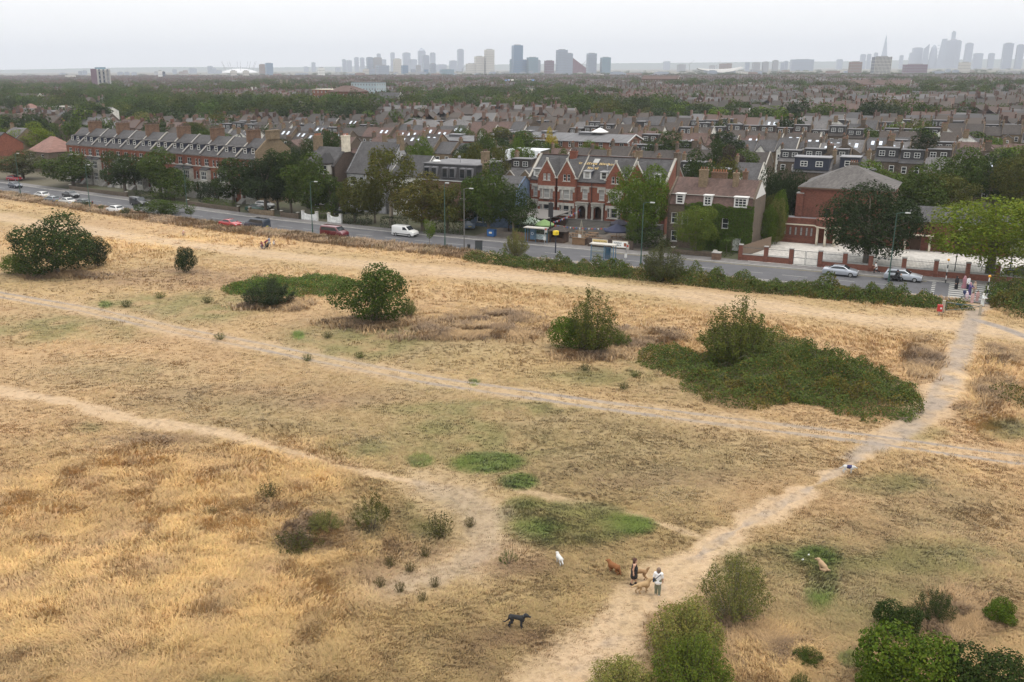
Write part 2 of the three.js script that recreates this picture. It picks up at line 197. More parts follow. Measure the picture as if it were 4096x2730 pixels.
// road, kerbs, pavement, markings: strips along the kerb curve
function strip(s0, s1, y, i0 = 0, i1 = KN, y1 = y) { const A = [], Bq = []; for (let i = i0; i <= i1; i++) { const a = kerbPts[Math.max(0, i - 1)], b = kerbPts[Math.min(KN, i + 1)], d = b.clone().sub(a).normalize(), p = kerbPts[i]; A.push(V3(p.x + d.z * s0, y, p.z - d.x * s0)); Bq.push(V3(p.x + d.z * s1, y1, p.z - d.x * s1)); } return s0 < s1 ? sheet([A, Bq].map(r => r.slice())) : sheet([Bq, A]); }
const flip = g => { const n = clean(g), p = n.attributes.position; for (let i = 0; i < p.count; i += 3) { for (const k of ['getX', 'getY', 'getZ']) { const s = k.replace('get', 'set'), t = p[k](i + 1); p[s](i + 1, p[k](i + 2)); p[s](i + 2, t); } } n.computeVertexNormals(); return n; };
{
  const up = g => { const n = g.attributes.normal; return n.getY(0) < 0 ? flip(g) : g; };
  const asphaltT = rep(dataTex(256, 256, (i, j) => { const v = 0.75 + 0.5 * (wrapN(i / 30, j / 30, 256 / 30, 4) - 0.5) + 0.3 * (hash2(i, j) - 0.5); return [v, v, v * 1.02]; }), 0.08);
  struct('road', uvBox(up(strip(0, -RW, 0.012))), mat(0.105, 0.105, 0.112, 0.9, { map: asphaltT })).userData.label = 'grey asphalt road beside the common';
  const pv = struct('pavement', uvBox(join([up(strip(0.18, 2.9, 0.11)), up(strip(-RW - 0.18, -RW - 1.7, 0.11, 196, 300))])), stone(0.135, 0.128, 0.125)); pv.userData.label = 'grey pavement along the houses';
  const kb = []; for (let i = 130; i < 330; i++) for (const s of [0.09, -RW - 0.09]) { const a = kerbPts[i], b = kerbPts[i + 1], d = b.clone().sub(a), l = d.length(), u = d.clone().normalize(), c = a.clone().lerp(b, 0.5).add(V3(u.z * s, 0, -u.x * s)); kb.push(bx(l * 0.992, 0.13, 0.18, 0, 0, 0).applyMatrix4(M4(c.x, 0.058, c.z, 0, -Math.atan2(u.z, u.x), 0))); }
  const ks = struct('kerb', join(kb), stone(0.30, 0.29, 0.27)); ks.userData.label = 'concrete kerbstones edging the road'; ks.userData.kind = 'structure';
  // painted lines
  const dash = [], total = kerbCurve.getLength(), q = s => { const p = kerbCurve.getPointAt(clamp(s / total)), d = kerbCurve.getTangentAt(clamp(s / total)); return [p, d]; };
  const stroke = (s, l, o, w) => { const rows = [[], []]; for (let k = 0; k <= 3; k++) { const [p, d] = q(s + l * k / 3); rows[0].push(V3(p.x + d.z * (o - w / 2), 0.018, p.z - d.x * (o - w / 2))); rows[1].push(V3(p.x + d.z * (o + w / 2), 0.018, p.z - d.x * (o + w / 2))); } return up(sheet(rows)); };
  const s0 = total * 130 / KN, s1 = total * 330 / KN; let k = 0;
  const paint = mat(0.34, 0.34, 0.32, 0.8);
  const rm = new THREE.Group(); rm.name = 'road_markings'; rm.userData.kind = 'structure'; rm.userData.label = 'white painted lines on the asphalt road'; scene.add(rm);
  const crossX = 66;
  const rp = new THREE.Group(); rp.name = 'road_repairs'; rp.userData.kind = 'structure'; rp.userData.label = 'darker tarmac repairs in the road'; scene.add(rp); [[0.40, 9, -2.3, 1.7], [0.44, 14, -6.6, 1.2], [0.475, 6, -1.6, 2.2], [0.51, 18, -7.4, 0.8], [0.55, 8, -3.0, 1.5], [0.585, 12, -6.2, 1.6], [0.62, 7, -2.0, 2.0], [0.645, 10, -7.0, 1.1]].forEach(([f, l, o, w], i) => { const rows = [[], []]; for (let k = 0; k <= 3; k++) { const [p, d] = q(total * f + l * k / 3); rows[0].push(V3(p.x + d.z * (o - w / 2), 0.0155, p.z - d.x * (o - w / 2))); rows[1].push(V3(p.x + d.z * (o + w / 2), 0.0155, p.z - d.x * (o + w / 2))); } mesh('tarmac_patch', uvBox(up(sheet(rows))), mat(i % 3 ? 0.07 : 0.135, i % 3 ? 0.07 : 0.133, i % 3 ? 0.074 : 0.135, 0.92, { map: asphaltT }), rp); });
  for (let s = s0; s < s1; s += 6) { const [p] = q(s); if (p.x > crossX - 4 && p.x < crossX + 8) continue; mesh('centre_dash', stroke(s, 3.4, -RW / 2 - 0.2, 0.13), paint, rm); if (p.x < 12 && p.x > -120) mesh('lane_dash', stroke(s + 2, 2.2, -RW + 1.9, 0.11), paint, rm); }
  for (let s = s0; s < s1; s += 8) { const [p] = q(s); if (p.x > 15 && p.x < 56) mesh('edge_line', stroke(s, 8, -0.42, 0.09), mat(0.45, 0.36, 0.10, 0.8), rm); }
  // zebra crossing by the gate
  const cr = roadAt(68);
  for (let i = 0; i < 7; i++) { const s = -0.75 - i * 1.28, a = off(65.2, s), b = off(71.0, s); const w = 0.62, g = bx(b.distanceTo(a), 0.004, w, 0, 0, 0).applyMatrix4(M4((a.x + b.x) / 2, 0.02, (a.z + b.z) / 2, 0, -cr.th, 0)); if (i % 1 === 0) mesh('zebra_stripe', g, paint, rm); }
  for (let i = 0; i < 8; i++) for (const x of [63.6, 72.4]) { const a = off(x, -0.5 - i * 1.18); mesh('crossing_dot', bx(0.45, 0.004, 0.45).applyMatrix4(M4(a.x, 0.02, a.z, 0, -cr.th, 0)), paint, rm); }
}
// ---------------------------------------------------------------- leaves, trees, bushes
function leafGeo(P, D, Z, seed, aspect = 0.55, spread = 0.75, tint = 0.28) {      // one small folded blade per point: place, way it faces, size
  const R = rng(seed), n = P.length, pos = new Float32Array(n * 18), nor = new Float32Array(n * 18), col = new Float32Array(n * 18), N = V3(), A = V3(), B = V3(), v = V3();
  for (let i = 0; i < n; i++) {
    N.copy(D[i]).add(v.set(R() - 0.5, R() - 0.5, R() - 0.5).multiplyScalar(2 * spread)).normalize();
    A.set(R() - 0.5, R() - 0.5, R() - 0.5).cross(N).normalize(); B.crossVectors(N, A);
    const s = Z[i] * (0.5 + 1.0 * R() * R() + 0.15 * R()), a = s, b = s * aspect, q = P[i], f = 1 + tint * 2 * (R() - 0.5), y = 1 + 0.35 * (R() - 0.4), lift = 0.18 * s;
    const pts = [[-a / 2, 0, 0], [0, -b / 2, lift], [a / 2, 0, 0], [-a / 2, 0, 0], [a / 2, 0, 0], [0, b / 2, lift]];
    for (let k = 0; k < 6; k++) { const [x, z, l] = pts[k], o = i * 18 + k * 3; pos[o] = q.x + A.x * x + B.x * z + N.x * l; pos[o + 1] = q.y + A.y * x + B.y * z + N.y * l; pos[o + 2] = q.z + A.z * x + B.z * z + N.z * l; const sg = k < 3 ? 0.35 : -0.35; nor[o] = N.x + B.x * sg; nor[o + 1] = N.y + B.y * sg; nor[o + 2] = N.z + B.z * sg; col[o] = f * y; col[o + 1] = f; col[o + 2] = f * 0.9; }
  }
  const g = new THREE.BufferGeometry(); g.setAttribute('position', new THREE.BufferAttribute(pos, 3)); g.setAttribute('normal', new THREE.BufferAttribute(nor, 3)); g.setAttribute('color', new THREE.BufferAttribute(col, 3)); return g;
}
function lobeCloud(lobes, n, size, seed, shell = 0.62, up = 0.25) {
  const R = rng(seed), P = [], D = [], Z = [], w = lobes.map(l => Math.pow(l.r[0] * l.r[1] * l.r[2], 2 / 3)), W = w.reduce((a, b) => a + b, 0);
  while (P.length < n) {
    let k = 0, u = R() * W; while (k < lobes.length - 1 && (u -= w[k]) > 0) k++;
    const L = lobes[k], d = V3(R() * 2 - 1, R() * 2 - 1, R() * 2 - 1); if (d.lengthSq() > 1 || d.lengthSq() < 0.01) continue; d.normalize();
    const f = lerp(shell, 1.04, Math.sqrt(R())) * (0.93 + 0.14 * R()) * (R() < 0.07 ? 1.22 : 1), p = V3(L.c[0] + d.x * L.r[0] * f, L.c[1] + d.y * L.r[1] * f, L.c[2] + d.z * L.r[2] * f); if (p.y < 0.05) continue;
    if (lobes.some((o, q) => q !== k && ((p.x - o.c[0]) / o.r[0]) ** 2 + ((p.y - o.c[1]) / o.r[1]) ** 2 + ((p.z - o.c[2]) / o.r[2]) ** 2 < 0.42)) continue;
    d.y += up; P.push(p); D.push(d.normalize()); Z.push(size);
  }
  return [P, D, Z];
}
function crownLobes(seed, h, w, base, n, lobeR, taper = 0) {              // lobes spread through an egg from base to h
  const R = rng(seed), out = [], cy = (h + base) / 2, ry = (h - base) / 2;
  while (out.length < n) { const d = V3(R() * 2 - 1, R() * 2 - 1, R() * 2 - 1); if (d.lengthSq() > 1) continue; const f = 0.45 + 0.4 * R(); d.normalize().multiplyScalar(f); const ns = 1 - taper * (d.y * 0.5 + 0.5), r = lobeR * w * (0.75 + 0.5 * R()) * (taper ? 0.6 + 0.4 * ns : 1); out.push({ c: [d.x * w / 2 * ns, cy + d.y * (ry - r * 0.25), d.z * w / 2 * ns], r: [r, r * 0.82, r] }); }
  return out;
}
function limbGeo(lobes, trunkTop, r0, seed, n = 7, stems = 1) {
  const R = rng(seed), g = [];
  for (let s = 0; s < stems; s++) { const o = stems > 1 ? V3((R() - 0.5) * r0 * 9, 0, (R() - 0.5) * r0 * 9) : V3(0, 0, 0), t = V3(o.x * 1.6 + (R() - 0.5) * r0, trunkTop * (0.85 + 0.3 * R()), o.z * 1.6 + (R() - 0.5) * r0); g.push(bar(o.clone().setY(-0.3), t, r0 * 1.15, r0 * 0.7, 7)); const k = lobes.slice().sort(() => R() - 0.5).slice(0, Math.ceil(n / stems)); for (const L of k) { const e = V3(L.c[0], L.c[1], L.c[2]), m = t.clone().lerp(e, 0.5).add(V3(0, trunkTop * 0.06, 0)); g.push(bar(t, m, r0 * 0.55, r0 * 0.32, 5), bar(m, e, r0 * 0.32, r0 * 0.1, 5)); } }
  return join(g);
}
const leafMat = (r, g, b) => mat(r, g, b, 0.9, { vertexColors: true, side: THREE.DoubleSide, transmission: 0.28, thickness: 0, specularIntensity: 0.25 });
const bark = stone(0.10, 0.08, 0.06), barkPale = stone(0.20, 0.17, 0.13);
const G = {                                                       // leaf colours
  lime: leafMat(0.118, 0.160, 0.010), fresh: leafMat(0.074, 0.118, 0.010), mid: leafMat(0.050, 0.079, 0.011), deep: leafMat(0.030, 0.051, 0.009), dark: leafMat(0.020, 0.035, 0.009), olive: leafMat(0.074, 0.080, 0.015), autumn: leafMat(0.092, 0.086, 0.018), grey: leafMat(0.066, 0.076, 0.026), blue: leafMat(0.036, 0.055, 0.022), scrub: leafMat(0.078, 0.094, 0.016), straw: leafMat(0.20, 0.205, 0.055), spring: leafMat(0.098, 0.135, 0.018), yellow: leafMat(0.34, 0.28, 0.03), purple: leafMat(0.045, 0.030, 0.030), bramble: leafMat(0.066, 0.098, 0.020), sage: leafMat(0.135, 0.142, 0.040), ivy: leafMat(0.055, 0.090, 0.012),
};
const protos = {};
function proto(key, h, w, make) { protos[key] = { h, w, ...make() }; }
function broad(key, seed, h, w, base, n, leaf, lobes, lobeR, o = {}) { proto(key, h, w, () => { const L = crownLobes(seed, h, w, base, lobes, lobeR, o.taper || 0); return { crown: leafGeo(...lobeCloud(L, n, leaf, seed + 1, o.shell || 0.62, o.up ?? 0.25), seed + 2, o.aspect || 0.6), trunk: limbGeo(L, base + (h - base) * 0.3, o.r0 || w * 0.032, seed + 3, o.limbs || 7, o.stems || 1) }; }); }
broad('plane', 11, 13, 10.5, 1.2, 7600, 0.46, 20, 0.19);
broad('grand', 15, 13, 13, 0.9, 17000, 0.33, 34, 0.15);
broad('grandDark', 16, 11, 14, 0.6, 15000, 0.36, 32, 0.15);
broad('lime', 21, 13, 9.5, 0.5, 7400, 0.44, 18, 0.20, { taper: 0.25 });
broad('oval', 31, 13, 7.2, 0.4, 5600, 0.42, 16, 0.23, { taper: 0.4 });
broad('loose', 41, 13, 10.5, 3.0, 4300, 0.42, 24, 0.13, { shell: 0.2 });
broad('multi', 57, 7.2, 7.5, 0.05, 11000, 0.25, 42, 0.15, { stems: 4, r0: 0.07, shell: 0.4 });
broad('thick', 61, 10, 11, 0.5, 5200, 0.46, 18, 0.22);
broad('conifer', 71, 14, 8.4, 0.8, 4400, 0.46, 22, 0.17, { taper: 0.85, up: -0.2, aspect: 0.3 });
broad('column', 81, 12, 3.4, 0.2, 3200, 0.36, 12, 0.42, { aspect: 0.4 });
broad('sapling', 91, 4.2, 2.6, 1.1, 900, 0.24, 9, 0.24, { r0: 0.05 });
broad('farRound', 101, 10, 10.5, 0.4, 900, 1.0, 11, 0.26, { limbs: 2 });
broad('farOval', 111, 12, 8.2, 0.4, 900, 0.95, 11, 0.28, { limbs: 2, taper: 0.35 });
broad('farTall', 121, 14, 7.0, 0.4, 800, 0.95, 10, 0.28, { limbs: 2, taper: 0.2 });
broad('shrub', 131, 3.2, 3.4, 0.05, 2600, 0.20, 12, 0.22, { stems: 3, r0: 0.04 });
// bushes on the common: upright sprays of narrow leaves
function sprayBush(key, seed, h, w, n, leaf, o = {}) {
  proto(key, h, w, () => {
    const R = rng(seed), P = [], D = [], Z = [], stems = [], ns = o.stems || 60;
    for (let s = 0; s < ns; s++) {
      const a = R() * 6.283, q = Math.sqrt(R()), lean = q * (o.open || 0.92), rr = 0.10 * w * q, hh = h * (1 - 0.62 * q * q) * (0.78 + 0.3 * R());
      const b = V3(Math.cos(a) * rr, 0, Math.sin(a) * rr), t = V3(Math.cos(a) * w * 0.5 * lean * 1.15, hh, Math.sin(a) * w * 0.5 * lean * 1.15), mid = b.clone().lerp(t, 0.5).add(V3(Math.cos(a) * w * 0.10 * q, h * 0.02, Math.sin(a) * w * 0.10 * q));
      if (s % 2 === 0) stems.push(bar(b, mid, 0.022 * w / 3.5, 0.013 * w / 3.5, 4), bar(mid, t, 0.013 * w / 3.5, 0.004, 4));
      const per = Math.ceil(n / ns);
      for (let k = 0; k < per; k++) { const u = lerp(o.from ?? 0.12, 1.03, Math.pow(R(), o.bias || 0.8)), p = u < 0.5 ? b.clone().lerp(mid, u * 2) : mid.clone().lerp(t, u * 2 - 1), sp = (o.fluff || 0.11) * w * (1.15 - 0.6 * u); p.add(V3((R() - 0.5) * sp, (R() - 0.5) * sp * 0.8, (R() - 0.5) * sp)); if (p.y < 0.03) continue; P.push(p); D.push(V3(Math.cos(a) * 0.6 * q, 0.7, Math.sin(a) * 0.6 * q).normalize()); Z.push(leaf); }
    }
    return { crown: leafGeo(P, D, Z, seed + 5, o.aspect || 0.42, 0.9), trunk: join(stems) };
  });
}
sprayBush('gorse', 201, 2.5, 3.3, 13000, 0.115, { stems: 150, fluff: 0.17 });
sprayBush('gorseLoose', 211, 2.6, 3.6, 8200, 0.11, { stems: 110, fluff: 0.13, bias: 0.62 });
sprayBush('willow', 221, 5.6, 5.0, 9500, 0.20, { stems: 80, fluff: 0.13, bias: 0.9, open: 0.85 });
sprayBush('thorn', 231, 1.9, 1.9, 2600, 0.075, { stems: 40, fluff: 0.14, bias: 0.5, from: 0.35 });
sprayBush('tuftBush', 241, 0.8, 1.1, 900, 0.10, { stems: 60, fluff: 0.12, aspect: 0.14, bias: 0.9, open: 1 });
broad('roundBush', 251, 5.4, 6.0, 0.05, 8200, 0.24, 20, 0.19, { stems: 3, r0: 0.08 });
broad('leafyBush', 261, 2.3, 3.0, 0.05, 8800, 0.125, 18, 0.19, { stems: 3, r0: 0.04 });
function plant(kind, leaf, label, pos, h, w, o = {}) {
  const q = protos[kind], cat = o.cat || 'tree', t = thing(o.name || (cat === 'tree' ? 'tree' : cat === 'bush' ? 'bush' : cat), label, cat, pos, o.turn ?? (pos.x * 7.7 + pos.z * 3.1) % 6.283, o.group);
  mesh('trunk', q.trunk, o.bark || bark, t); mesh('crown', q.crown, leaf, t); t.scale.set(w / q.w, h / q.h, w / q.w); return t;
}
// a mound of leaves over a patch of ground, given by ellipses; one tangled mass nobody could count
function bramble(label, ells, h, leafSize, perM2, leaf, seed, o = {}) {
  const R = rng(seed), P = [], D = [], Z = [], prof = (x, z) => { let m = 0; for (const e of ells) { const dx = x - e[0], dz = z - e[1], c = Math.cos(e[4] || 0), s = Math.sin(e[4] || 0), u = (dx * c + dz * s) / e[2], v = (-dx * s + dz * c) / e[3], q = Math.hypot(u, v) + 0.9 * (fbm(x * 0.4 + seed, z * 0.4, 4) - 0.5); m = Math.max(m, clamp(1.02 - q) > 0 ? Math.pow(clamp(1.02 - q), 0.42) * (e[5] || 1) : 0); } return m * h * (0.18 + 0.85 * fbm(x * 0.32 + 7, z * 0.32 + seed, 3) + 1.5 * Math.pow(vnoise(x * 0.85 + 3, z * 0.85), 2)); };
  for (const e of ells) { const area = Math.PI * e[2] * e[3], n = area * perM2; for (let k = 0; k < n; k++) { const r = Math.sqrt(R()) * 1.05, a = R() * 6.283, u = Math.cos(a) * r * e[2], v = Math.sin(a) * r * e[3], c = Math.cos(e[4] || 0), s = Math.sin(e[4] || 0), x = e[0] + u * c - v * s, z = e[1] + u * s + v * c, y = prof(x, z); if (y < 0.12) continue; const gx = (prof(x + 0.3, z) - y) / 0.3, gz = (prof(x, z + 0.3) - y) / 0.3, d = V3(-gx, 0.9, -gz).normalize(), steep = Math.hypot(gx, gz), m = 1 + Math.min(3, steep * 0.9); for (let q = 0; q < m; q++) { P.push(V3(x + (R() - 0.5) * 0.3, Math.max(0.06, y * (q ? R() : 1) + (R() - 0.6) * leafSize * 1.6), z + (R() - 0.5) * 0.3)); D.push(d); Z.push(leafSize); } } }
  const g = leafGeo(P, D, Z, seed + 1, 0.7, 0.7, 0.34), hue = P.map(p => fbm(p.x * 0.5 + 3, p.z * 0.5, 3)), col = g.attributes.color;
  for (let i = 0; i < P.length; i++) { const b = sst(0.56, 0.72, hue[i]) * (o.brown ?? 0.8), dead = R() < 0.09 + 0.32 * b; for (let k = 0; k < 6; k++) { const q = i * 6 + k; if (dead) col.setXYZ(q, col.getX(q) * 1.9, col.getY(q) * 1.0, col.getZ(q) * 0.9); else col.setXYZ(q, col.getX(q) * (1 + 0.5 * b), col.getY(q), col.getZ(q)); } }
  const t = thing('bramble_patch', label, 'brambles'); mesh('foliage', g, leaf, t);
  // woody tangle under the leaves
  const cane = []; for (const e of ells) for (let k = 0; k < e[2] * e[3] * 1.2; k++) { const r = Math.sqrt(R()) * 0.85, a = R() * 6.283, x = e[0] + Math.cos(a) * r * Math.min(e[2], e[3]), z = e[1] + Math.sin(a) * r * Math.min(e[2], e[3]), y = prof(x, z); if (y > 0.3) cane.push(bar(V3(x, 0, z), V3(x + (R() - 0.5) * 1.6, y * 0.85, z + (R() - 0.5) * 1.6), 0.03, 0.012, 4)); }
  for (const e of ells) for (let k = 0; k < e[2] * e[3] * 1.6; k++) { const r = Math.sqrt(R()) * 1.02, a = R() * 6.283, c = Math.cos(e[4] || 0), s = Math.sin(e[4] || 0), u = Math.cos(a) * r * e[2], v = Math.sin(a) * r * e[3], x = e[0] + u * c - v * s, z = e[1] + u * s + v * c, y = prof(x, z), d = R() * 6.283, l = 0.5 + R() * 0.7; if (y < 0.2) continue; const p0 = V3(x, y - 0.1, z), p1 = V3(x + Math.cos(d) * l * 0.5, y + 0.35 * l + 0.1, z + Math.sin(d) * l * 0.5), p2 = V3(x + Math.cos(d) * l * 1.1, Math.max(0.1, y + 0.1), z + Math.sin(d) * l * 1.1); cane.push(bar(p0, p1, 0.014, 0.011, 3), bar(p1, p2, 0.011, 0.006, 3)); }
  if (cane.length) mesh('canes', join(cane), bark, t); t.userData.kind = 'stuff'; return t;
}
// ---------------------------------------------------------------- building parts (local axes: x along the street, y up, z towards the street)
function wallWith(w, h, holes, t = 0.32, top) {                  // a wall with real openings; top: outline points above the wall, left to right
  const s = new THREE.Shape(); s.moveTo(0, 0); s.lineTo(w, 0); s.lineTo(w, h); if (top) for (const p of top.slice().reverse()) s.lineTo(p[0], p[1]); s.lineTo(0, h); s.closePath();
  for (const [x, y, a, b, arch] of holes) { const q = new THREE.Path(); q.moveTo(x, y); q.lineTo(x + a, y); q.lineTo(x + a, y + b - (arch ? a / 2 : 0)); if (arch) q.absarc(x + a / 2, y + b - a / 2, a / 2, 0, Math.PI, false); else q.lineTo(x, y + b); q.closePath(); s.holes.push(q); }
  return clean(new THREE.ExtrudeGeometry(s, { depth: t, bevelEnabled: false, curveSegments: 8 }).translate(0, 0, -t));
}
const winCache = new Map();
function win(parent, x, y, w, h, z = -0.14, o = {}) {            // x, y: lower left corner of the opening
  const f = o.frame ?? 0.09, key = [w.toFixed(2), h.toFixed(2), f, o.rail ?? 1, o.mull ?? 0, o.sill ?? 1, o.flat ? 1 : 0].join();
  if (!winCache.has(key)) {
    const d = 0.08, g = [bb(0, f, 0, h, -d, 0), bb(w - f, w, 0, h, -d, 0), bb(f, w - f, 0, f, -d, 0), bb(f, w - f, h - f, h, -d, 0)];
    for (let k = 1; k <= (o.rail ?? 1); k++) g.push(bb(f, w - f, h * k / ((o.rail ?? 1) + 1) - f * 0.4, h * k / ((o.rail ?? 1) + 1) + f * 0.4, -d, -0.01));
    for (let k = 1; k <= (o.mull ?? 0); k++) g.push(bb(w * k / (o.mull + 1) - f * 0.4, w * k / (o.mull + 1) + f * 0.4, f, h - f, -d, -0.012));
    winCache.set(key, [join(g), bb(f * 0.5, w - f * 0.5, f * 0.5, h - f * 0.5, -0.05, -0.04), bb(-0.1, w + 0.1, -0.12, -0.002, -0.02, 0.2)]);
  }
  const [fr, pn, sl] = winCache.get(key), a = mesh('window', fr, o.mat || M.white, parent); a.position.set(x, y, z);
  mesh('pane', pn, o.glass || M.glass, a); if (o.sill ?? 1) mesh('sill', sl, o.sillMat || M.offwhite, a); return a;
}
function gableRoof(x0, x1, z0, z1, eave, ridge, o = {}) {        // ridge along x, z0 the back; plates with thickness
  const zr = o.zr ?? (z0 + z1) / 2, ov = o.over ?? 0.3, t = o.t ?? 0.14, k1 = (ridge - eave) / (z1 - zr), k0 = (ridge - eave) / (zr - z0);
  return uvRoof(join([slab(V3(x0, eave - k1 * ov, z1 + ov), V3(x1, eave - k1 * ov, z1 + ov), V3(x1, ridge, zr), V3(x0, ridge, zr), t), slab(V3(x0, ridge, zr), V3(x1, ridge, zr), V3(x1, eave - k0 * ov, z0 - ov), V3(x0, eave - k0 * ov, z0 - ov), t)]));
}
function uvRoof(g) { const p = g.attributes.position, uv = new Float32Array(p.count * 2); for (let i = 0; i < p.count; i++) { uv[2 * i] = p.getX(i) + 0.37 * p.getZ(i); uv[2 * i + 1] = Math.hypot(p.getY(i) * 1.2, p.getZ(i) * 0.25) ; } g.setAttribute('uv', new THREE.BufferAttribute(uv, 2)); return g; }
function hipRoof(x0, x1, z0, z1, eave, ridge, ov = 0.35, inset) {
  const a = V3(x0 - ov, eave, z1 + ov), b = V3(x1 + ov, eave, z1 + ov), c = V3(x1 + ov, eave, z0 - ov), d = V3(x0 - ov, eave, z0 - ov), zr = (z0 + z1) / 2, q = inset ?? (z1 - z0) / 2, e = V3(x0 + q, ridge, zr), f = V3(x1 - q, ridge, zr);
  const g = new THREE.BufferGeometry().setFromPoints([a, b, f, a, f, e, b, c, f, c, d, e, c, e, f, d, a, e, a, d, c, a, c, b]); g.computeVertexNormals(); return uvRoof(clean(g));
}
function gableWall(x, z0, z1, eave, ridge, t = 0.28, zr = (z0 + z1) / 2, y0 = 0) { return clean(poly([[z0, y0], [z1, y0], [z1, eave], [zr, ridge], [z0, eave]], t).applyMatrix4(new THREE.Matrix4().makeBasis(V3(0, 0, 1), V3(0, 1, 0), V3(-1, 0, 0))).translate(x + t / 2, 0, 0)); }
function rake(x, z0, z1, eave, ridge, w = 0.34, t = 0.22, zr = (z0 + z1) / 2) { const o = 0.14; return join([bar2(V3(x, eave + o, z1 + 0.3), V3(x, ridge + o, zr), w, t), bar2(V3(x, ridge + o, zr), V3(x, eave + o, z0 - 0.3), w, t)]); }
function bar2(a, b, w, t) { const d = b.clone().sub(a), l = d.length(); return bx(w, t, l).applyMatrix4(new THREE.Matrix4().lookAt(b, a, V3(0, 1, 0)).setPosition(a.clone().lerp(b, 0.5))); }
function chimney(parent, x, z, y0, y1, w, d, wallMat, pots = 4, potMat = M.pot) {
  const c = mesh('chimney', uvBox(join([bb(x - w / 2, x + w / 2, y0, y1 - 0.24, z - d / 2, z + d / 2), bb(x - w / 2 - 0.07, x + w / 2 + 0.07, y1 - 0.24, y1, z - d / 2 - 0.07, z + d / 2 + 0.07)])), wallMat, parent);
  const along = d > w; for (let k = 0; k < pots; k++) { const q = (k + 0.5) / pots - 0.5; mesh('chimney_pot', cyl(0.13, 0.10, 0.42, x + (along ? 0 : q * w), y1, z + (along ? q * d : 0), 7), potMat, c); }
  return c;
}
function frameTurn(th) { return -th; }
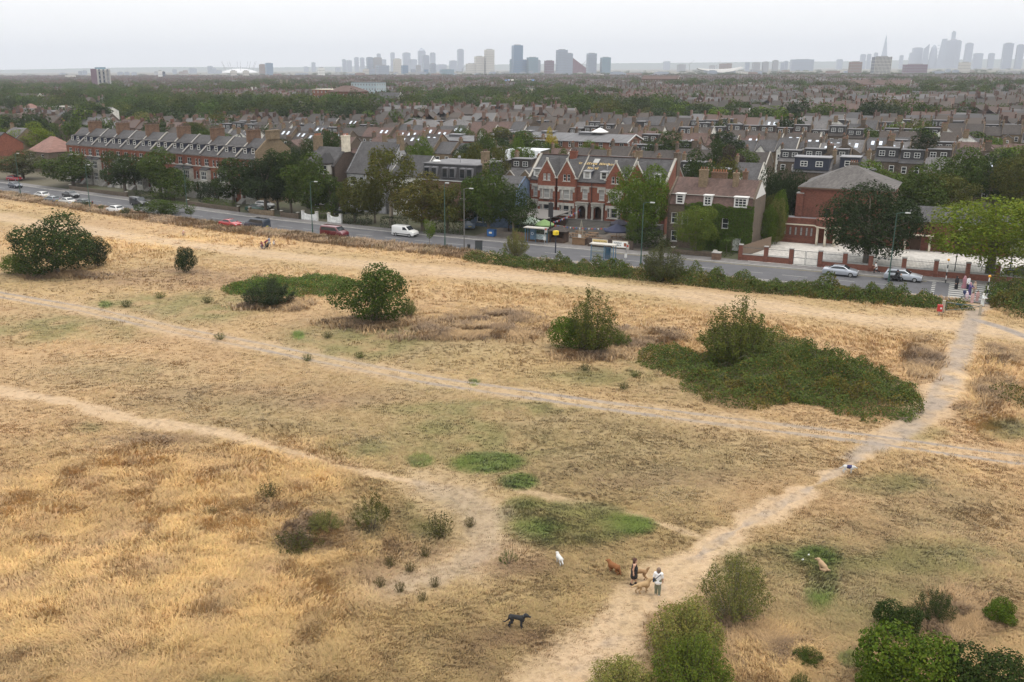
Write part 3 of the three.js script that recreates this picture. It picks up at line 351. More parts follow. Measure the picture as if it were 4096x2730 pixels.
// ---------------------------------------------------------------- the red brick hotel with gables
{
  const th = 28.8 * Math.PI / 180, O = V3(12.6, 0, -172.9), T = 1.9;
  const t = thing('brick_hotel', 'red brick gabled hotel with white stone windows and gold lettering on its slate roof', 'hotel', O, -th);
  const L = 25.4, E = 8.6, RG = 12.45, D = 10;
  const bays = [[2.0, 5.45], [5.85, 9.3], [14.95, 18.4], [18.8, 22.2]], up = [[0.7, 0.85], [10.3, 0.98], [13.45, 0.98], [22.9, 0.9], [24.0, 0]].slice(0, 4);
  const porch = [[0.15, 1.6], [9.75, 1.5], [12.75, 1.5], [22.8, 1.5]];
  // walls
  const holes = [...up.map(([x, w]) => [x, 5.3, w, 1.8]), ...porch.map(([x, w]) => [x, T, w, 2.3, 1])];
  const W = [wallWith(L, E, holes), bb(0, L, 0, E, -D, -D + 0.3), gableWall(0, -D, 0, E, RG), gableWall(L, -D, 0, E, RG)];
  for (const [a, b] of bays) {
    const w = b - a, tr = (k, y, hh) => [[0.5, y, 0.34, hh], [1.16, y, w - 2.32, hh], [w - 0.84, y, 0.34, hh]];
    const h2 = [...tr(0, 5.25, 1.7), ...tr(0, 2.45, 1.7), [w / 2 - 0.68, 8.45, 0.56, 1.2], [w / 2 + 0.12, 8.45, 0.56, 1.2]];
    W.push(wallWith(w, 9.15, h2, 0.3, [[w / 2, 12.0]]).translate(a, 0, 0.95), bb(a, a + 0.3, 0, 9.1, -0.3, 0.66), bb(b - 0.3, b, 0, 9.1, -0.3, 0.66));
  }
  mesh('wall', uvBox(join(W)), M.redBrick, t);
  mesh('inner_floor', bb(0.4, L - 0.4, T - 0.15, T, -D + 0.4, -0.34), M.woodDark, t); mesh('room_back_wall', bb(0.4, L - 0.4, T, E, -3.4, -3.2), M.stockDark, t);
  // roofs
  mesh('roof', gableRoof(0.15, L - 0.15, -D, 0, E, RG), M.slate, t);
  for (const [a, b] of bays) { const m = (a + b) / 2, P = (x, y, z) => V3(x, y, z); const zr = -4.6, g = join([slab(P(m, 12.0, 0.95), P(a - 0.1, 9.0, 0.95), P(a - 0.1, 9.0, -0.6), P(m, 12.0, zr), 0.12), slab(P(b + 0.1, 9.0, 0.95), P(m, 12.0, 0.95), P(m, 12.0, zr), P(b + 0.1, 9.0, -0.6), 0.12)]); mesh('gable_roof', uvRoof(g), M.slate, t); mesh('gable_coping', join([bar2(P(a - 0.12, 9.02, 0.86), P(m, 12.16, 0.86), 0.34, 0.16), bar2(P(m, 12.16, 0.86), P(b + 0.12, 9.02, 0.86), 0.34, 0.16), bx(0.34, 0.42, 0.4, m, 12.25, 0.86), bx(0.4, 0.2, 0.5, a - 0.08, 8.98, 0.86), bx(0.4, 0.2, 0.5, b + 0.08, 8.98, 0.86)]), M.offwhite, t); }
  for (const x of [0, 5.65, 9.45, 18.6, L]) mesh('parapet', join([rake(x, -D, 0, E, RG, x === 0 || x === L ? 0.4 : 0.16, 0.24)]), M.paleCap, t);
  mesh('ridge_tiles', bx(L - 0.6, 0.16, 0.3, L / 2, RG + 0.06, -D / 2), M.redTile, t);
  // windows with stone surrounds
  for (const [x, w] of up) { win(t, x, 5.3, w, 1.8, -0.12, { glass: M.glassPale }); mesh('window_head', uvBox(join([bb(x - 0.3, x + w + 0.3, 7.1, 7.5, 0.003, 0.12), bb(x - 0.34, x - 0.03, 6.55, 7.12, 0.003, 0.1), bb(x + w + 0.03, x + w + 0.34, 6.55, 7.12, 0.003, 0.1)])), M.offwhite, t); }
  bays.forEach(([a, b], i) => {
    const w = b - a, m = (a + b) / 2;
    for (const [y, hh, gl] of [[5.25, 1.7, M.glassPale], [2.45, 1.7, M.glass]]) {
      for (const [x, q] of [[0.5, 0.34], [1.16, w - 2.32], [w - 0.84, 0.34]]) win(t, a + x, y, q, hh, 0.83, { frame: 0.07, glass: gl, sill: 0 });
      mesh('window_surround', uvBox(join([bb(a + 0.14, b - 0.14, y + hh - 0.06, y + hh + 0.42, 0.953, 1.07), bb(a + 0.1, a + 0.42, y + hh - 0.42, y + hh, 0.953, 1.06), bb(b - 0.42, b - 0.1, y + hh - 0.42, y + hh, 0.953, 1.06), bb(a + 0.4, b - 0.4, y - 0.16, y - 0.01, 0.953, 1.14), ...[0.85, w - 1.15].map(x => bb(a + x, a + x + 0.30, y, y + hh - 0.07, 0.953, 1.05))])), M.offwhite, t);
    }
    for (const x of [m - 0.68, m + 0.12]) win(t, x, 8.45, 0.56, 1.2, 0.83, { frame: 0.08, glass: i === 1 || i === 2 ? M.glass : M.glassPale });
    mesh('string_course', bb(a - 0.03, b + 0.03, 7.36, 7.5, 0.953, 1.03), M.paleCap, t); mesh('terracotta_panel', bb(m - 0.55, m + 0.55, 4.75, 4.97, 0.953, 1.0), M.redTile, t);
  });
  for (const [a, b] of [[0, 1.97], [9.33, 14.92], [22.23, L]]) mesh('string_course', bb(a, b, 7.52, 7.64, 0.003, 0.08), M.paleCap, t);
  for (const x of [5.65, 12.05]) mesh('downpipe', cyl(0.06, 0.06, x > 10 ? 8.5 : 9.0, x, 0, x > 10 ? 0.1 : 0.5, 8), M.black, t);
  // porches with columns
  for (const [x, w] of porch) { const m = x + w / 2; const p = mesh('porch', uvBox(join([bb(m - 1.15, m + 1.15, 4.35, 4.72, 0.003, 0.95), bb(m - 1.25, m + 1.25, 4.72, 4.84, 0.003, 1.02)])), M.paleCap, t); for (const s of [-1, 1]) { mesh('porch_column', join([cyl(0.12, 0.1, 2.1, m + s * 0.98, T + 0.15, 0.78, 9), bb(m + s * 0.98 - 0.17, m + s * 0.98 + 0.17, T, T + 0.15, 0.61, 0.95), bb(m + s * 0.98 - 0.18, m + s * 0.98 + 0.18, T + 2.25, T + 2.46, 0.6, 0.94)]), M.offwhite, p); } mesh('archway', wallWith(2.2, 2.46, [[0.35, 0, 1.5, 2.3, 1]], 0.12).translate(m - 1.1, T, 0.72), M.paleCap, p); mesh('door', bb(m - 0.5, m + 0.5, T, T + 2.1, -0.9, -0.84), M.woodDark, t); }
  // dormers
  for (const [x, w, gl] of [[0.5, 1.5, M.glassPale], [10.2, 1.45, M.glassPale], [13.35, 1.42, M.glass], [23.0, 1.4, M.glass]]) { const d = mesh('dormer', uvBox(join([bb(x, x + 0.1, E + 0.2, 10.2, -2.6, -0.45), bb(x + w - 0.1, x + w, E + 0.2, 10.2, -2.6, -0.45)])), M.navy, t); mesh('dormer_front', wallWith(w, 1.5, [[0.25, 0.15, w - 0.5, 1.15]], 0.1).translate(x, E + 0.22, -0.42), M.white, d); win(d, x + 0.25, E + 0.37, w - 0.5, 1.15, -0.46, { glass: gl, frame: 0.07, sill: 0 }); mesh('dormer_roof', slab(V3(x - 0.12, 10.2, -0.25), V3(x + w + 0.12, 10.2, -0.25), V3(x + w + 0.12, 10.42, -2.9), V3(x - 0.12, 10.42, -2.9), 0.1), M.lead, d); }
  chimney(t, 6.6, -4.6, 10.2, 13.3, 1.3, 0.75, M.redBrick, 4, M.redTile); chimney(t, 18.6, -5.6, 11, 13.7, 0.75, 1.6, M.stock, 4, M.redTile); chimney(t, L - 0.1, -6.2, 9, 13.6, 0.7, 1.9, M.stockDark, 4);
  for (const [x, w] of [[10.75, 1.05]]) mesh('skylight', slab(V3(x, 11.35, -3.42), V3(x + w, 11.35, -3.42), V3(x + w + 0.1, 12.0, -4.27), V3(x + 0.1, 12.0, -4.27), 0.06), M.glassPale, t).position.set(0, 0.1, 0);
  for (const [x, y, z] of [[11.4, 10.4, -2.2], [14.0, 10.5, -2.3]]) mesh('flue', join([cyl(0.1, 0.1, 0.6, x, y, z, 8), cyl(0.19, 0.12, 0.22, x, y + 0.6, z, 8)]), M.steel, t);
  // gold letters on the slates
  const font = await new FontLoader().loadAsync('fonts/droid/droid_serif_bold.typeface.json'), sl = Math.atan2(RG - E, D / 2);
  const gold = mat(0.50, 0.36, 0.15, 0.5);
  for (const [txt, x, y, size] of [['Sir  Alfred  Hitchcock', 7.75, 11.0, 0.51], ['Hotel', 10.2, 10.3, 0.51]]) { let cx = x; for (const ch of txt) { if (ch === ' ') { cx += size * 0.28; continue; } const g = new TextGeometry(ch, { font, size, depth: 0.05, curveSegments: 3 }); g.computeBoundingBox(); const wch = g.boundingBox.max.x; const l = mesh('letter', clean(g), gold, t); const zz = -((y - E) / (RG - E)) * D / 2; l.position.set(cx, y + 0.12, zz + 0.02); l.rotation.x = -(Math.PI / 2 - sl); cx += wch + size * 0.10; } }
  // terrace and steps in front
  const st = []; for (let k = 0; k < 9; k++) st.push(bb(8.6, 16.5, 0, T - 0.2 - k * 0.19, 1.9 + k * 0.34, 1.9 + (k + 1) * 0.34));
  mesh('terrace_floor', uvBox(join([bb(-0.4, L, 0, T - 0.01, 0.01, 1.9)])), stone(0.075, 0.07, 0.064), t); st.forEach(g => mesh('step', g, stone(0.10, 0.094, 0.085), t));
}
// ---------------------------------------------------------------- three-storey terrace, twelve houses
{
  const th = 38.1 * Math.PI / 180, O = V3(-43.4, 0, -201.4), U = 6.22, E = 9.75, RG = 13.5, D = 9.5, N = 12;
  const build = (mirror, slate, brickM, pale) => {
    const g = new THREE.Group(), mx = (x, w) => mirror ? U - x - w : x;
    const bay = mx(0.45, 2.5), hs = [[bay + 0.45, 7.15, 1.6, 1.6], [mx(3.75, 0.75), 7.15, 0.75, 1.5], [mx(4.95, 0.75), 7.15, 0.75, 1.5], [mx(3.75, 0.75), 4.2, 0.75, 1.7], [mx(4.95, 0.75), 4.2, 0.75, 1.7], [mx(3.7, 1.35), 1.0, 1.35, 2.5, 1]];
    mesh('wall', uvBox(join([wallWith(U, E, hs), bb(0, U, 0, E, -D, -D + 0.3), bb(0, 0.2, 0, E, -D, -0.35), bb(U - 0.2, U, 0, E, -D, -0.35)])), brickM, g);
    mesh('inner_wall', bb(0.2, U - 0.2, 0, E, -2.4, -2.2), M.stockDark, g);
    for (const [x, y, w, h] of hs.slice(0, 5)) win(g, x, y, w, h, -0.12, { mull: w > 1 ? 1 : 0 });
    const w2 = mesh('bay', uvBox(join([...[1.0, 3.9].flatMap(y => [bb(bay, bay + 2.5, y - (y < 2 ? 1 : 0.7), y + 0.3, 0.003, 1.1), bb(bay, bay + 2.5, y + 2.15, y + 2.5, 0.003, 1.1), bb(bay, bay + 0.28, y + 0.3, y + 2.15, 0.003, 1.1), bb(bay + 2.22, bay + 2.5, y + 0.3, y + 2.15, 0.003, 1.1)])])), M.offwhite, g);
    for (const y of [1.3, 4.2]) win(w2, bay + 0.28, y, 1.94, 1.85, 1.0, { mull: 2, frame: 0.12, sill: 0 });
    mesh('bay_roof', slab(V3(bay - 0.1, 6.4, 1.25), V3(bay + 2.6, 6.4, 1.25), V3(bay + 2.6, 6.9, 0.01), V3(bay - 0.1, 6.9, 0.01), 0.08), slate, g);
    for (const y of [6.95, 9.35]) mesh('string_course', bb(0.01, U - 0.01, y, y + 0.16, 0.003, y > 9 ? 0.22 : 0.09), M.offwhite, g);
    mesh('roof', gableRoof(0.12, U - 0.12, -D, 0, E, RG), slate, g);
    for (const x of [0.95, 3.55]) { const d = mesh('dormer', uvBox(join([bb(x, x + 0.09, E + 0.3, 11.75, -2.7, -0.95), bb(x + 1.41, x + 1.5, E + 0.3, 11.75, -2.7, -0.95), bb(x + 0.09, x + 1.41, E + 0.6, E + 0.75, -1.1, -0.95)])), M.navy, g); win(d, x + 0.25, E + 0.75, 1.0, 1.15, -0.9, { mull: 0, frame: 0.12, sill: 0 }); mesh('dormer_roof', join([slab(V3(x - 0.1, 11.72, -0.7), V3(x + 0.78, 11.98, -0.7), V3(x + 0.78, 11.98, -3.1), V3(x - 0.1, 11.72, -3.0), 0.08), slab(V3(x + 0.72, 11.98, -0.7), V3(x + 1.6, 11.72, -0.7), V3(x + 1.6, 11.72, -3.0), V3(x + 0.72, 11.98, -3.1), 0.08)]), pale ? M.slatePale : slate, d); }
    mesh('parapet', rake(U - 0.06, -D, 0, E, RG, 0.3, 0.2), pale ? M.paleCap : M.concrete, g);
    mesh('door', bb(mx(3.7, 1.35) + 0.1, mx(3.7, 1.35) + 1.25, 1.0, 3.2, -0.9, -0.84), M.bluePaint, g); mesh('door_arch', join([wallWith(2.1, 3.0, [[0.38, 0, 1.34, 2.5, 1]], 0.25).translate(mx(3.7, 1.35) - 0.37, 1.0, 0.262)]), M.offwhite, g);
    const sx = mx(3.6, 1.55); [0, 1, 2, 3, 4].forEach(k => mesh('step', bb(sx, sx + 1.55, 0, 1.0 - k * 0.2, 0.27 + k * 0.3, 0.27 + (k + 1) * 0.3), M.concrete, g)); mesh('downpipe', cyl(0.05, 0.05, 9.3, U - 0.15, 0, 0.08, 6), M.black, g);
    return g;
  };
  const v = [build(0, M.slate, M.redBrick, 0), build(1, M.slate, M.redBrick, 0), build(0, M.slate, M.redBrick, 1), build(1, M.slateDark, M.darkBrick, 0)];
  const words = ['house at the far end of the red brick terrace, beside the pink hipped roof', 'second', 'third', 'fourth', 'fifth', 'sixth', 'seventh', 'eighth', 'ninth', 'tenth', 'eleventh'];
  for (let k = 0; k < N; k++) {
    const q = N - 1 - k, g = v[q === 4 || q === 5 || q === 6 || q === 9 || q === 10 ? 2 : q % 2].clone(); g.name = numbered('terrace_house'); g.position.copy(O).add(V3(-(k + 1) * U * Math.cos(th), 0, -(k + 1) * U * Math.sin(th))); g.rotation.y = -th; scene.add(g);
    tag(g, k === 0 ? 'end house of the three-storey terrace with a tall bare brown gable wall' : k === N - 1 ? words[0] : `${words[k]} house from the bare brown gable end of the red brick terrace`, 'house', 'houses of the three-storey brick terrace');
    if (k % 2 === 1) chimney(g, U, -D * 0.5 - 0.2, 12.2, 15.2, 0.85, 3.4, M.brownBrick, 8, M.redTile);
    if (k === 0) { mesh('gable_wall', uvBox(gableWall(U + 0.2, -D, 0.2, E + 1.4, RG + 1.2, 0.35)), M.stock, g); chimney(g, U + 0.25, -D / 2, RG, 15.4, 0.9, 3.2, M.stock, 0); }
    if (k === N - 1) mesh('gable_wall', uvBox(gableWall(0.0, -D, 0, E, RG, 0.3)), M.brownBrick, g);
  }
}
// ---------------------------------------------------------------- ivy-clad house with red tiled mansard
{
  const th = 28.9 * Math.PI / 180, O = V3(33.2, 0, -150.0), L = 13.2, E = 6.9, D = 8.2;
  const t = thing('ivy_house', 'ivy-covered house with red tiled mansard roof and white gable end', 'house', O, -th);
  const hs = [[0.5, 3.9, 1.0, 1.7], [2.2, 3.9, 1.0, 1.7], [4.9, 3.9, 1.2, 1.7], [8.6, 3.6, 1.0, 1.6], [0.6, 1.0, 1.0, 1.7], [10.4, 0.2, 1.3, 2.1]];
  mesh('wall', uvBox(join([wallWith(L, E, hs), bb(0, L, 0, E, -D, -D + 0.3), gableWall(0, -D, 0, E + 1.5, 10.9), gableWall(L, -D, 0, E + 1.5, 10.9)])), M.stockDark, t);
  hs.slice(0, 5).forEach(([x, y, w, h]) => win(t, x, y, w, h, -0.1)); mesh('door', bb(10.45, 11.65, 0.25, 2.25, -0.2, -0.12), M.white, t); mesh('inner_wall', bb(0.3, L - 0.3, 0, E, -2.2, -2.0), M.stockDark, t);
  const P = V3; mesh('roof', uvRoof(join([slab(P(0.2, E, 0.25), P(L - 0.2, E, 0.25), P(L - 0.2, 8.5, -0.75), P(0.2, 8.5, -0.75), 0.12), slab(P(0.2, 8.52, -0.62), P(L - 0.2, 8.52, -0.62), P(L - 0.2, 10.85, -4.1), P(0.2, 10.85, -4.1), 0.12), slab(P(0.2, 10.85, -4.1), P(L - 0.2, 10.85, -4.1), P(L - 0.2, 7.6, -8.5), P(0.2, 7.6, -8.5), 0.12)])), M.redTile, t);
  mesh('gutter', bb(0.1, L - 0.1, 8.46, 8.56, -0.58, -0.45), M.paleCap, t);
  for (const [x, w, m] of [[1.2, 1.25, 0], [5.6, 1.25, 1], [10.3, 2.0, 2]]) { const d = mesh('dormer', join([bb(x, x + 0.1, E + 0.15, 8.55, -1.2, 0.35), bb(x + w - 0.1, x + w, E + 0.15, 8.55, -1.2, 0.35), bb(x - 0.12, x + w + 0.12, 8.57, 8.7, -1.2, 0.5), bb(x + 0.1, x + w - 0.1, E + 0.15, E + 0.25, -1.2, 0.35)]), M.white, t); win(d, x + 0.1, E + 0.26, w - 0.2, 1.28, 0.34, { mull: m, rail: 2, frame: 0.1, sill: 0 }); }
  chimney(t, 4.6, -2.6, 8.5, 12.3, 1.3, 0.9, M.stock, 3); chimney(t, 6.6, -4.6, 10, 11.8, 2.4, 0.7, M.brownBrick, 6, M.orangeTile); chimney(t, 9.6, -3.0, 8.8, 12.0, 0.8, 0.9, M.stock, 2); chimney(t, 10.6, -4.8, 10, 12.1, 0.7, 0.8, M.brownBrick, 2);
  const R = rng(77), A = [], Dd = [], Zs = []; while (A.length < 9000) { const x = lerp(2.6, L + 0.2, R()), y = R() * 7.6; if (x < 5 && y < 5.8 + Math.sin(x * 3) * 0.4) continue; if (y > 7.3 + 0.5 * (vnoise(x, 3) - 0.5)) continue; if (hs.some(([a, b, w, h]) => x > a - 0.05 && x < a + w + 0.05 && y > b && y < b + h)) continue; A.push(P(x, y, 0.08 + 0.22 * vnoise(x * 1.6, y * 1.6) + R() * 0.1)); Dd.push(P(0.1, 0.45, 1).normalize()); Zs.push(0.24); }
  mesh('ivy', leafGeo(A, Dd, Zs, 78, 0.8, 0.5, 0.35), G.ivy, t);
  const gable = poly([[-D + 0.6, 8.4], [-0.6, 8.4], [-4.1, 10.6]], 0.05).applyMatrix4(new THREE.Matrix4().makeBasis(V3(0, 0, 1), V3(0, 1, 0), V3(-1, 0, 0))).translate(L + 0.2, 0, 0); mesh('gable_boarding', clean(gable), M.white, t);
}
// ---------------------------------------------------------------- brick hall with hipped roof behind the railings
{
  const th = 28.4 * Math.PI / 180, O = col(3190, 26), P = V3;
  const t = thing('brick_hall', 'windowless red brick hall with grey hipped roof and low flat-roofed front', 'hall', O, -th);
  const H = 8.6;
  mesh('hall_wall', uvBox(join([wallWith(14, H, [[4.2, 3.4, 0.75, 1.9], [5.4, 3.4, 0.75, 1.9], [8.6, 3.4, 0.75, 1.9], [9.8, 3.4, 0.75, 1.9]], 0.4), bb(0, 0.4, 0, H, -13, -0.4), bb(13.6, 14, 0, H, -13, -0.4), bb(0, 14, 0, H, -13.4, -13), bb(-0.5, 0.6, 0, 7.6, -1.4, 0.35), bb(6.9, 7.2, 0, 7.0, 0.003, 0.15)])), M.hallBrick, t);
  mesh('hall_roof', hipRoof(0, 14, -13.4, 0, H + 0.1, 11.9, 0.45, 6.4), tiles(0.085, 0.078, 0.074), t); mesh('pier_cap', bb(-0.55, 0.65, 7.6, 7.72, -1.45, 0.4), M.concrete, t); mesh('cornice', bb(-0.4, 14.4, H - 0.16, H + 0.06, 0.003, 0.4), M.brownBrick, t);
  for (const x of [4.2, 5.4, 8.6, 9.8]) win(t, x, 3.4, 0.75, 1.9, -0.2, { mat: M.black, frame: 0.06 });
  // low front block
  const hs = [0.9, 1.75, 2.6, 3.45, 4.3, 5.15, 5.9].map(x => [x, 1.3, 0.36, 1.35]);
  mesh('front_wall', uvBox(join([wallWith(6.9, 3.9, hs, 0.3).translate(-3.1, 0, 4.6), bb(-3.1, -2.8, 0, 3.9, -0.6, 4.3), bb(-3.1, 3.8, 0, 0.9, 4.6, 4.85), bb(-3.1, -2.7, 3.9, 4.15, -0.6, 4.6), bb(-2.7, 3.8, 3.9, 4.15, 4.25, 4.6)])), M.hallBrick, t);
  hs.forEach(([x, y, w, h]) => win(t, x - 3.1, y, w, h, 4.45, { frame: 0.05, sill: 0, mat: M.black, glass: M.glassPale })); mesh('flat_roof', bb(-2.8, 3.8, 3.6, 3.72, -0.6, 4.3), M.lead, t); mesh('stone_band', bb(-3.15, 3.85, 3.0, 3.2, 4.603, 4.72), M.cream, t);
  mesh('inner_wall', bb(-2.7, 3.8, 0, 3.5, 2.2, 2.4), M.stockDark, t);
  // round porch
  const drum = new THREE.CylinderGeometry(1.9, 1.9, 1.1, 20, 1, true).translate(5.4, 3.7, 4.6); mesh('porch_drum', uvBox(join([drum, new THREE.CylinderGeometry(1.9, 1.9, 0.12, 20).translate(5.4, 4.25, 4.6)])), M.hallBrick, t); mesh('porch_band', join([new THREE.CylinderGeometry(1.98, 1.98, 0.2, 20).translate(5.4, 3.1, 4.6)]), M.cream, t);
  for (let k = 0; k < 5; k++) { const a = -0.25 + k * 0.9; mesh('porch_column', cyl(0.2, 0.2, 3.0, 5.4 - Math.cos(a) * 1.7, 0, 4.6 + Math.sin(a) * 1.7, 8), M.cream, t); } mesh('porch_wall', join([bb(3.9, 4.6, 0, 3.0, 3.4, 3.6), bb(4.6, 6.4, 0, 2.8, 3.2, 3.3)]), M.redBrick, t);
  // right wing
  mesh('wing_wall', uvBox(join([wallWith(17, 4.6, [[3.4, 0, 1.5, 2.6], [9.6, 0, 1.4, 2.6], [1.2, 1.4, 0.7, 1.0], [3.0, 3.5, 0.7, 0.5], [5.0, 3.5, 0.7, 0.5]], 0.3).translate(14.2, 0, 3.2), bb(14.2, 14.5, 0, 4.6, -4, 2.9), bb(30.9, 31.2, 0, 4.6, -4, 2.9), bb(14.2, 31.2, 0, 4.6, -4.3, -4), bb(16.9, 20.5, 2.75, 4.1, 3.203, 3.9)])), M.hallBrick, t);
  mesh('wing_roof', hipRoof(14.2, 31.2, -4.3, 3.2, 4.65, 6.6, 0.3), M.slate, t); mesh('canopy', bb(16.6, 20.8, 2.55, 2.74, 3.203, 4.3), M.cream, t); for (const x of [16.9, 20.4]) mesh('canopy_pillar', bb(x - 0.15, x + 0.15, 0, 2.54, 3.9, 4.2), M.cream, t);
  mesh('wing_door', bb(17.65, 19.05, 0, 2.55, 2.95, 3.05), M.woodDark, t); mesh('wing_door', bb(23.85, 25.15, 0, 2.55, 2.95, 3.05), M.woodDark, t); win(t, 15.4, 1.4, 0.7, 1.0, 3.05, {}); win(t, 17.2, 3.5, 0.7, 0.5, 3.05, { rail: 0 }); win(t, 19.2, 3.5, 0.7, 0.5, 3.05, { rail: 0 });
  mesh('inner_wall', bb(14.6, 30.8, 0, 4.5, 1.4, 1.6), M.stockDark, t);
  const y = struct('forecourt', uvBox(join([sheet([[off(41.5, 2.4), off(57, 2.6), off(90, 2.6)].map(p => p.setY(0.12)), [off(37, 22), off(55, 24), off(88, 24)].map(p => p.setY(0.12))])])), stone(0.46, 0.44, 0.41)); y.userData.label = 'pale paved forecourt of the brick hall';
  if (y.geometry.attributes.normal.getY(0) < 0) y.geometry = uvBox(flip(y.geometry));
}
// ---------------------------------------------------------------- houses between the terrace and the hotel
function frontHouse(name, label, pos, th, w, d, e, r, wallM, roofM, o = {}) {
  const t = thing(name, label, o.cat || 'house', pos, -th);
  const hs = o.holes || [];
  mesh('wall', uvBox(join([wallWith(w, e, hs), bb(0, w, 0, e, -d, -d + 0.3), ...(o.hip ? [bb(0, 0.3, 0, e, -d, -0.33), bb(w - 0.3, w, 0, e, -d, -0.33)] : [gableWall(0.14, -d, 0, e, r), gableWall(w - 0.14, -d, 0, e, r)])])), wallM, t);
  mesh('inner_wall', bb(0.3, w - 0.3, 0, e, -2.3, -2.1), M.stockDark, t);
  mesh('roof', o.hip ? hipRoof(0, w, -d, 0, e, r, 0.35, o.inset) : gableRoof(-0.1, w + 0.1, -d, 0, e, r), roofM, t);
  hs.forEach(([x, y, a, b]) => win(t, x, y, a, b, -0.12, o.win || {}));
  for (const c of o.chim || []) chimney(t, ...c);
  return t;
}
{
  const th = 30 * Math.PI / 180, P = V3;
  // grey-white pair with stone bays
  let q = col(1230, 15), t = frontHouse('bay_house', 'white-bayed Victorian house behind the tall dark trees', q, th, 7.6, 9, 9.2, 12.4, M.darkBrick, M.slate, { holes: [[0.6, 1.4, 1, 2], [2.2, 0.3, 1.1, 2.4], [0.6, 5, 1, 1.8]], chim: [[0.2, -4.5, 11.5, 14.6, 0.8, 2.2, M.stock, 5, M.orangeTile], [7.4, -4.5, 11.5, 14.8, 0.8, 2.0, M.cream, 4, M.orangeTile]] });
  const bay = mesh('bay', join([bb(4.4, 7.0, 0, 1.2, 0.003, 1.3), bb(4.4, 7.0, 3.4, 4.4, 0.003, 1.3), bb(4.4, 7.0, 6.6, 7.4, 0.003, 1.3), bb(4.4, 7.0, 9.3, 9.6, 0.003, 1.3)]), M.darkBrick, t);
  for (const y of [1.2, 4.4, 7.4]) { mesh('bay_post', join([bb(4.4, 4.7, y, y + 2.2 - (y > 7 ? 0.3 : 0), 0.003, 1.32), bb(6.7, 7.0, y, y + 2.2 - (y > 7 ? 0.3 : 0), 0.003, 1.32), bb(4.7, 6.7, y + 1.9, y + 2.2 - (y > 7 ? 0.3 : 0), 0.003, 1.32)]), M.offwhite, bay); win(bay, 4.7, y, 2.0, 1.9, 1.2, { mull: 1, frame: 0.14, sill: 0 }); }
  mesh('bay_roof', join([slab(P(4.2, 9.6, 1.5), P(7.2, 9.6, 1.5), P(5.9, 11.6, 0.2), P(5.5, 11.6, 0.2), 0.1), slab(P(7.2, 9.6, 1.5), P(7.2, 9.6, -1), P(5.9, 11.6, -1), P(5.9, 11.6, 0.2), 0.1), slab(P(4.2, 9.6, -1), P(4.2, 9.6, 1.5), P(5.5, 11.6, 0.2), P(5.5, 11.6, -1), 0.1)]), M.slate, t);
  // steep grey roof
  q = col(1395, 17); t = frontHouse('slate_house', 'grey rendered house with a broad steep slate roof', q, th, 9.5, 11, 8.0, 13.6, M.renderGrey, M.slate, { holes: [[0.7, 5.4, 1.6, 1.6], [3.0, 5.4, 1.0, 1.6], [0.7, 1.8, 1.6, 1.8], [5.6, 5.2, 1, 1.6], [5.6, 1.6, 1, 1.8]], win: { mat: M.white }, chim: [[9.2, -6, 12, 15, 0.8, 1.6, M.stock, 3]] });
  q = col(1560, 17); t = frontHouse('white_house', 'white rendered house mostly hidden behind roadside trees', q, th, 7.5, 10, 8.0, 11.4, M.render, M.slateDark, { holes: [[0.8, 5.0, 1.2, 1.7], [4.2, 5.0, 1.2, 1.7], [0.8, 1.4, 1.2, 1.9], [4.2, 1.4, 1.2, 1.9]] });
  // brown block with mansard
  q = col(1690, 16); const L = 11.5; t = thing('mansard_block', 'brown brick flats with a dark mansard roof and flat top', 'flats', q, -th);
  const hs = []; for (const y of [1.2, 4.4]) for (const x of [1, 3.2, 6.2, 8.6]) hs.push([x, y, 1.0, 1.6]);
  mesh('wall', uvBox(join([wallWith(L, 7.6, hs), bb(0, L, 0, 7.6, -11, -10.7), bb(0, 0.3, 0, 7.6, -10.7, -0.33), bb(L - 0.3, L, 0, 7.6, -10.7, -0.33)])), M.brownBrick, t); hs.forEach(h => win(t, ...h, -0.12, { mat: M.black })); mesh('inner_wall', bb(0.3, L - 0.3, 0, 7.5, -2.3, -2.1), M.stockDark, t);
  mesh('mansard', uvRoof(join([slab(P(0, 7.65, 0.1), P(L, 7.65, 0.1), P(L, 10.4, -0.9), P(0, 10.4, -0.9), 0.15), bb(0, 0.3, 7.6, 10.3, -10.8, -0.9), bb(L - 0.3, L, 7.6, 10.3, -10.8, -0.9)])), M.slateDark, t); mesh('flat_roof', bb(-0.2, L + 0.2, 10.42, 10.6, -11, -0.7), M.felt, t); mesh('gutter', bb(0, L, 7.5, 7.64, 0.003, 0.16), M.white, t);
  for (const x of [0.6, 2.2, 4.6, 6.2, 8.4, 9.9]) { const d = mesh('dormer', bb(x, x + 1.2, 8.1, 10.0, -0.9, 0.12), M.lead, t); win(d, x + 0.12, 8.25, 0.96, 1.55, 0.2, { mat: M.black, sill: 0, frame: 0.06 }); }
  mesh('roof_light', join([new THREE.SphereGeometry(0.8, 12, 6, 0, 6.3, 0, 1.4).scale(1, 0.5, 1).translate(1.6, 10.65, -3)]), M.white, t); mesh('satellite_dish', join([new THREE.SphereGeometry(0.5, 10, 5, 0, 6.3, 0, 0.8).rotateX(1.2).translate(6.2, 11.5, -4), cyl(0.04, 0.04, 0.9, 6.2, 10.6, -4.1, 6)]), M.lead, t); chimney(t, L - 0.4, -5, 10.5, 12.8, 0.9, 1.8, M.stock, 3, M.redTile);
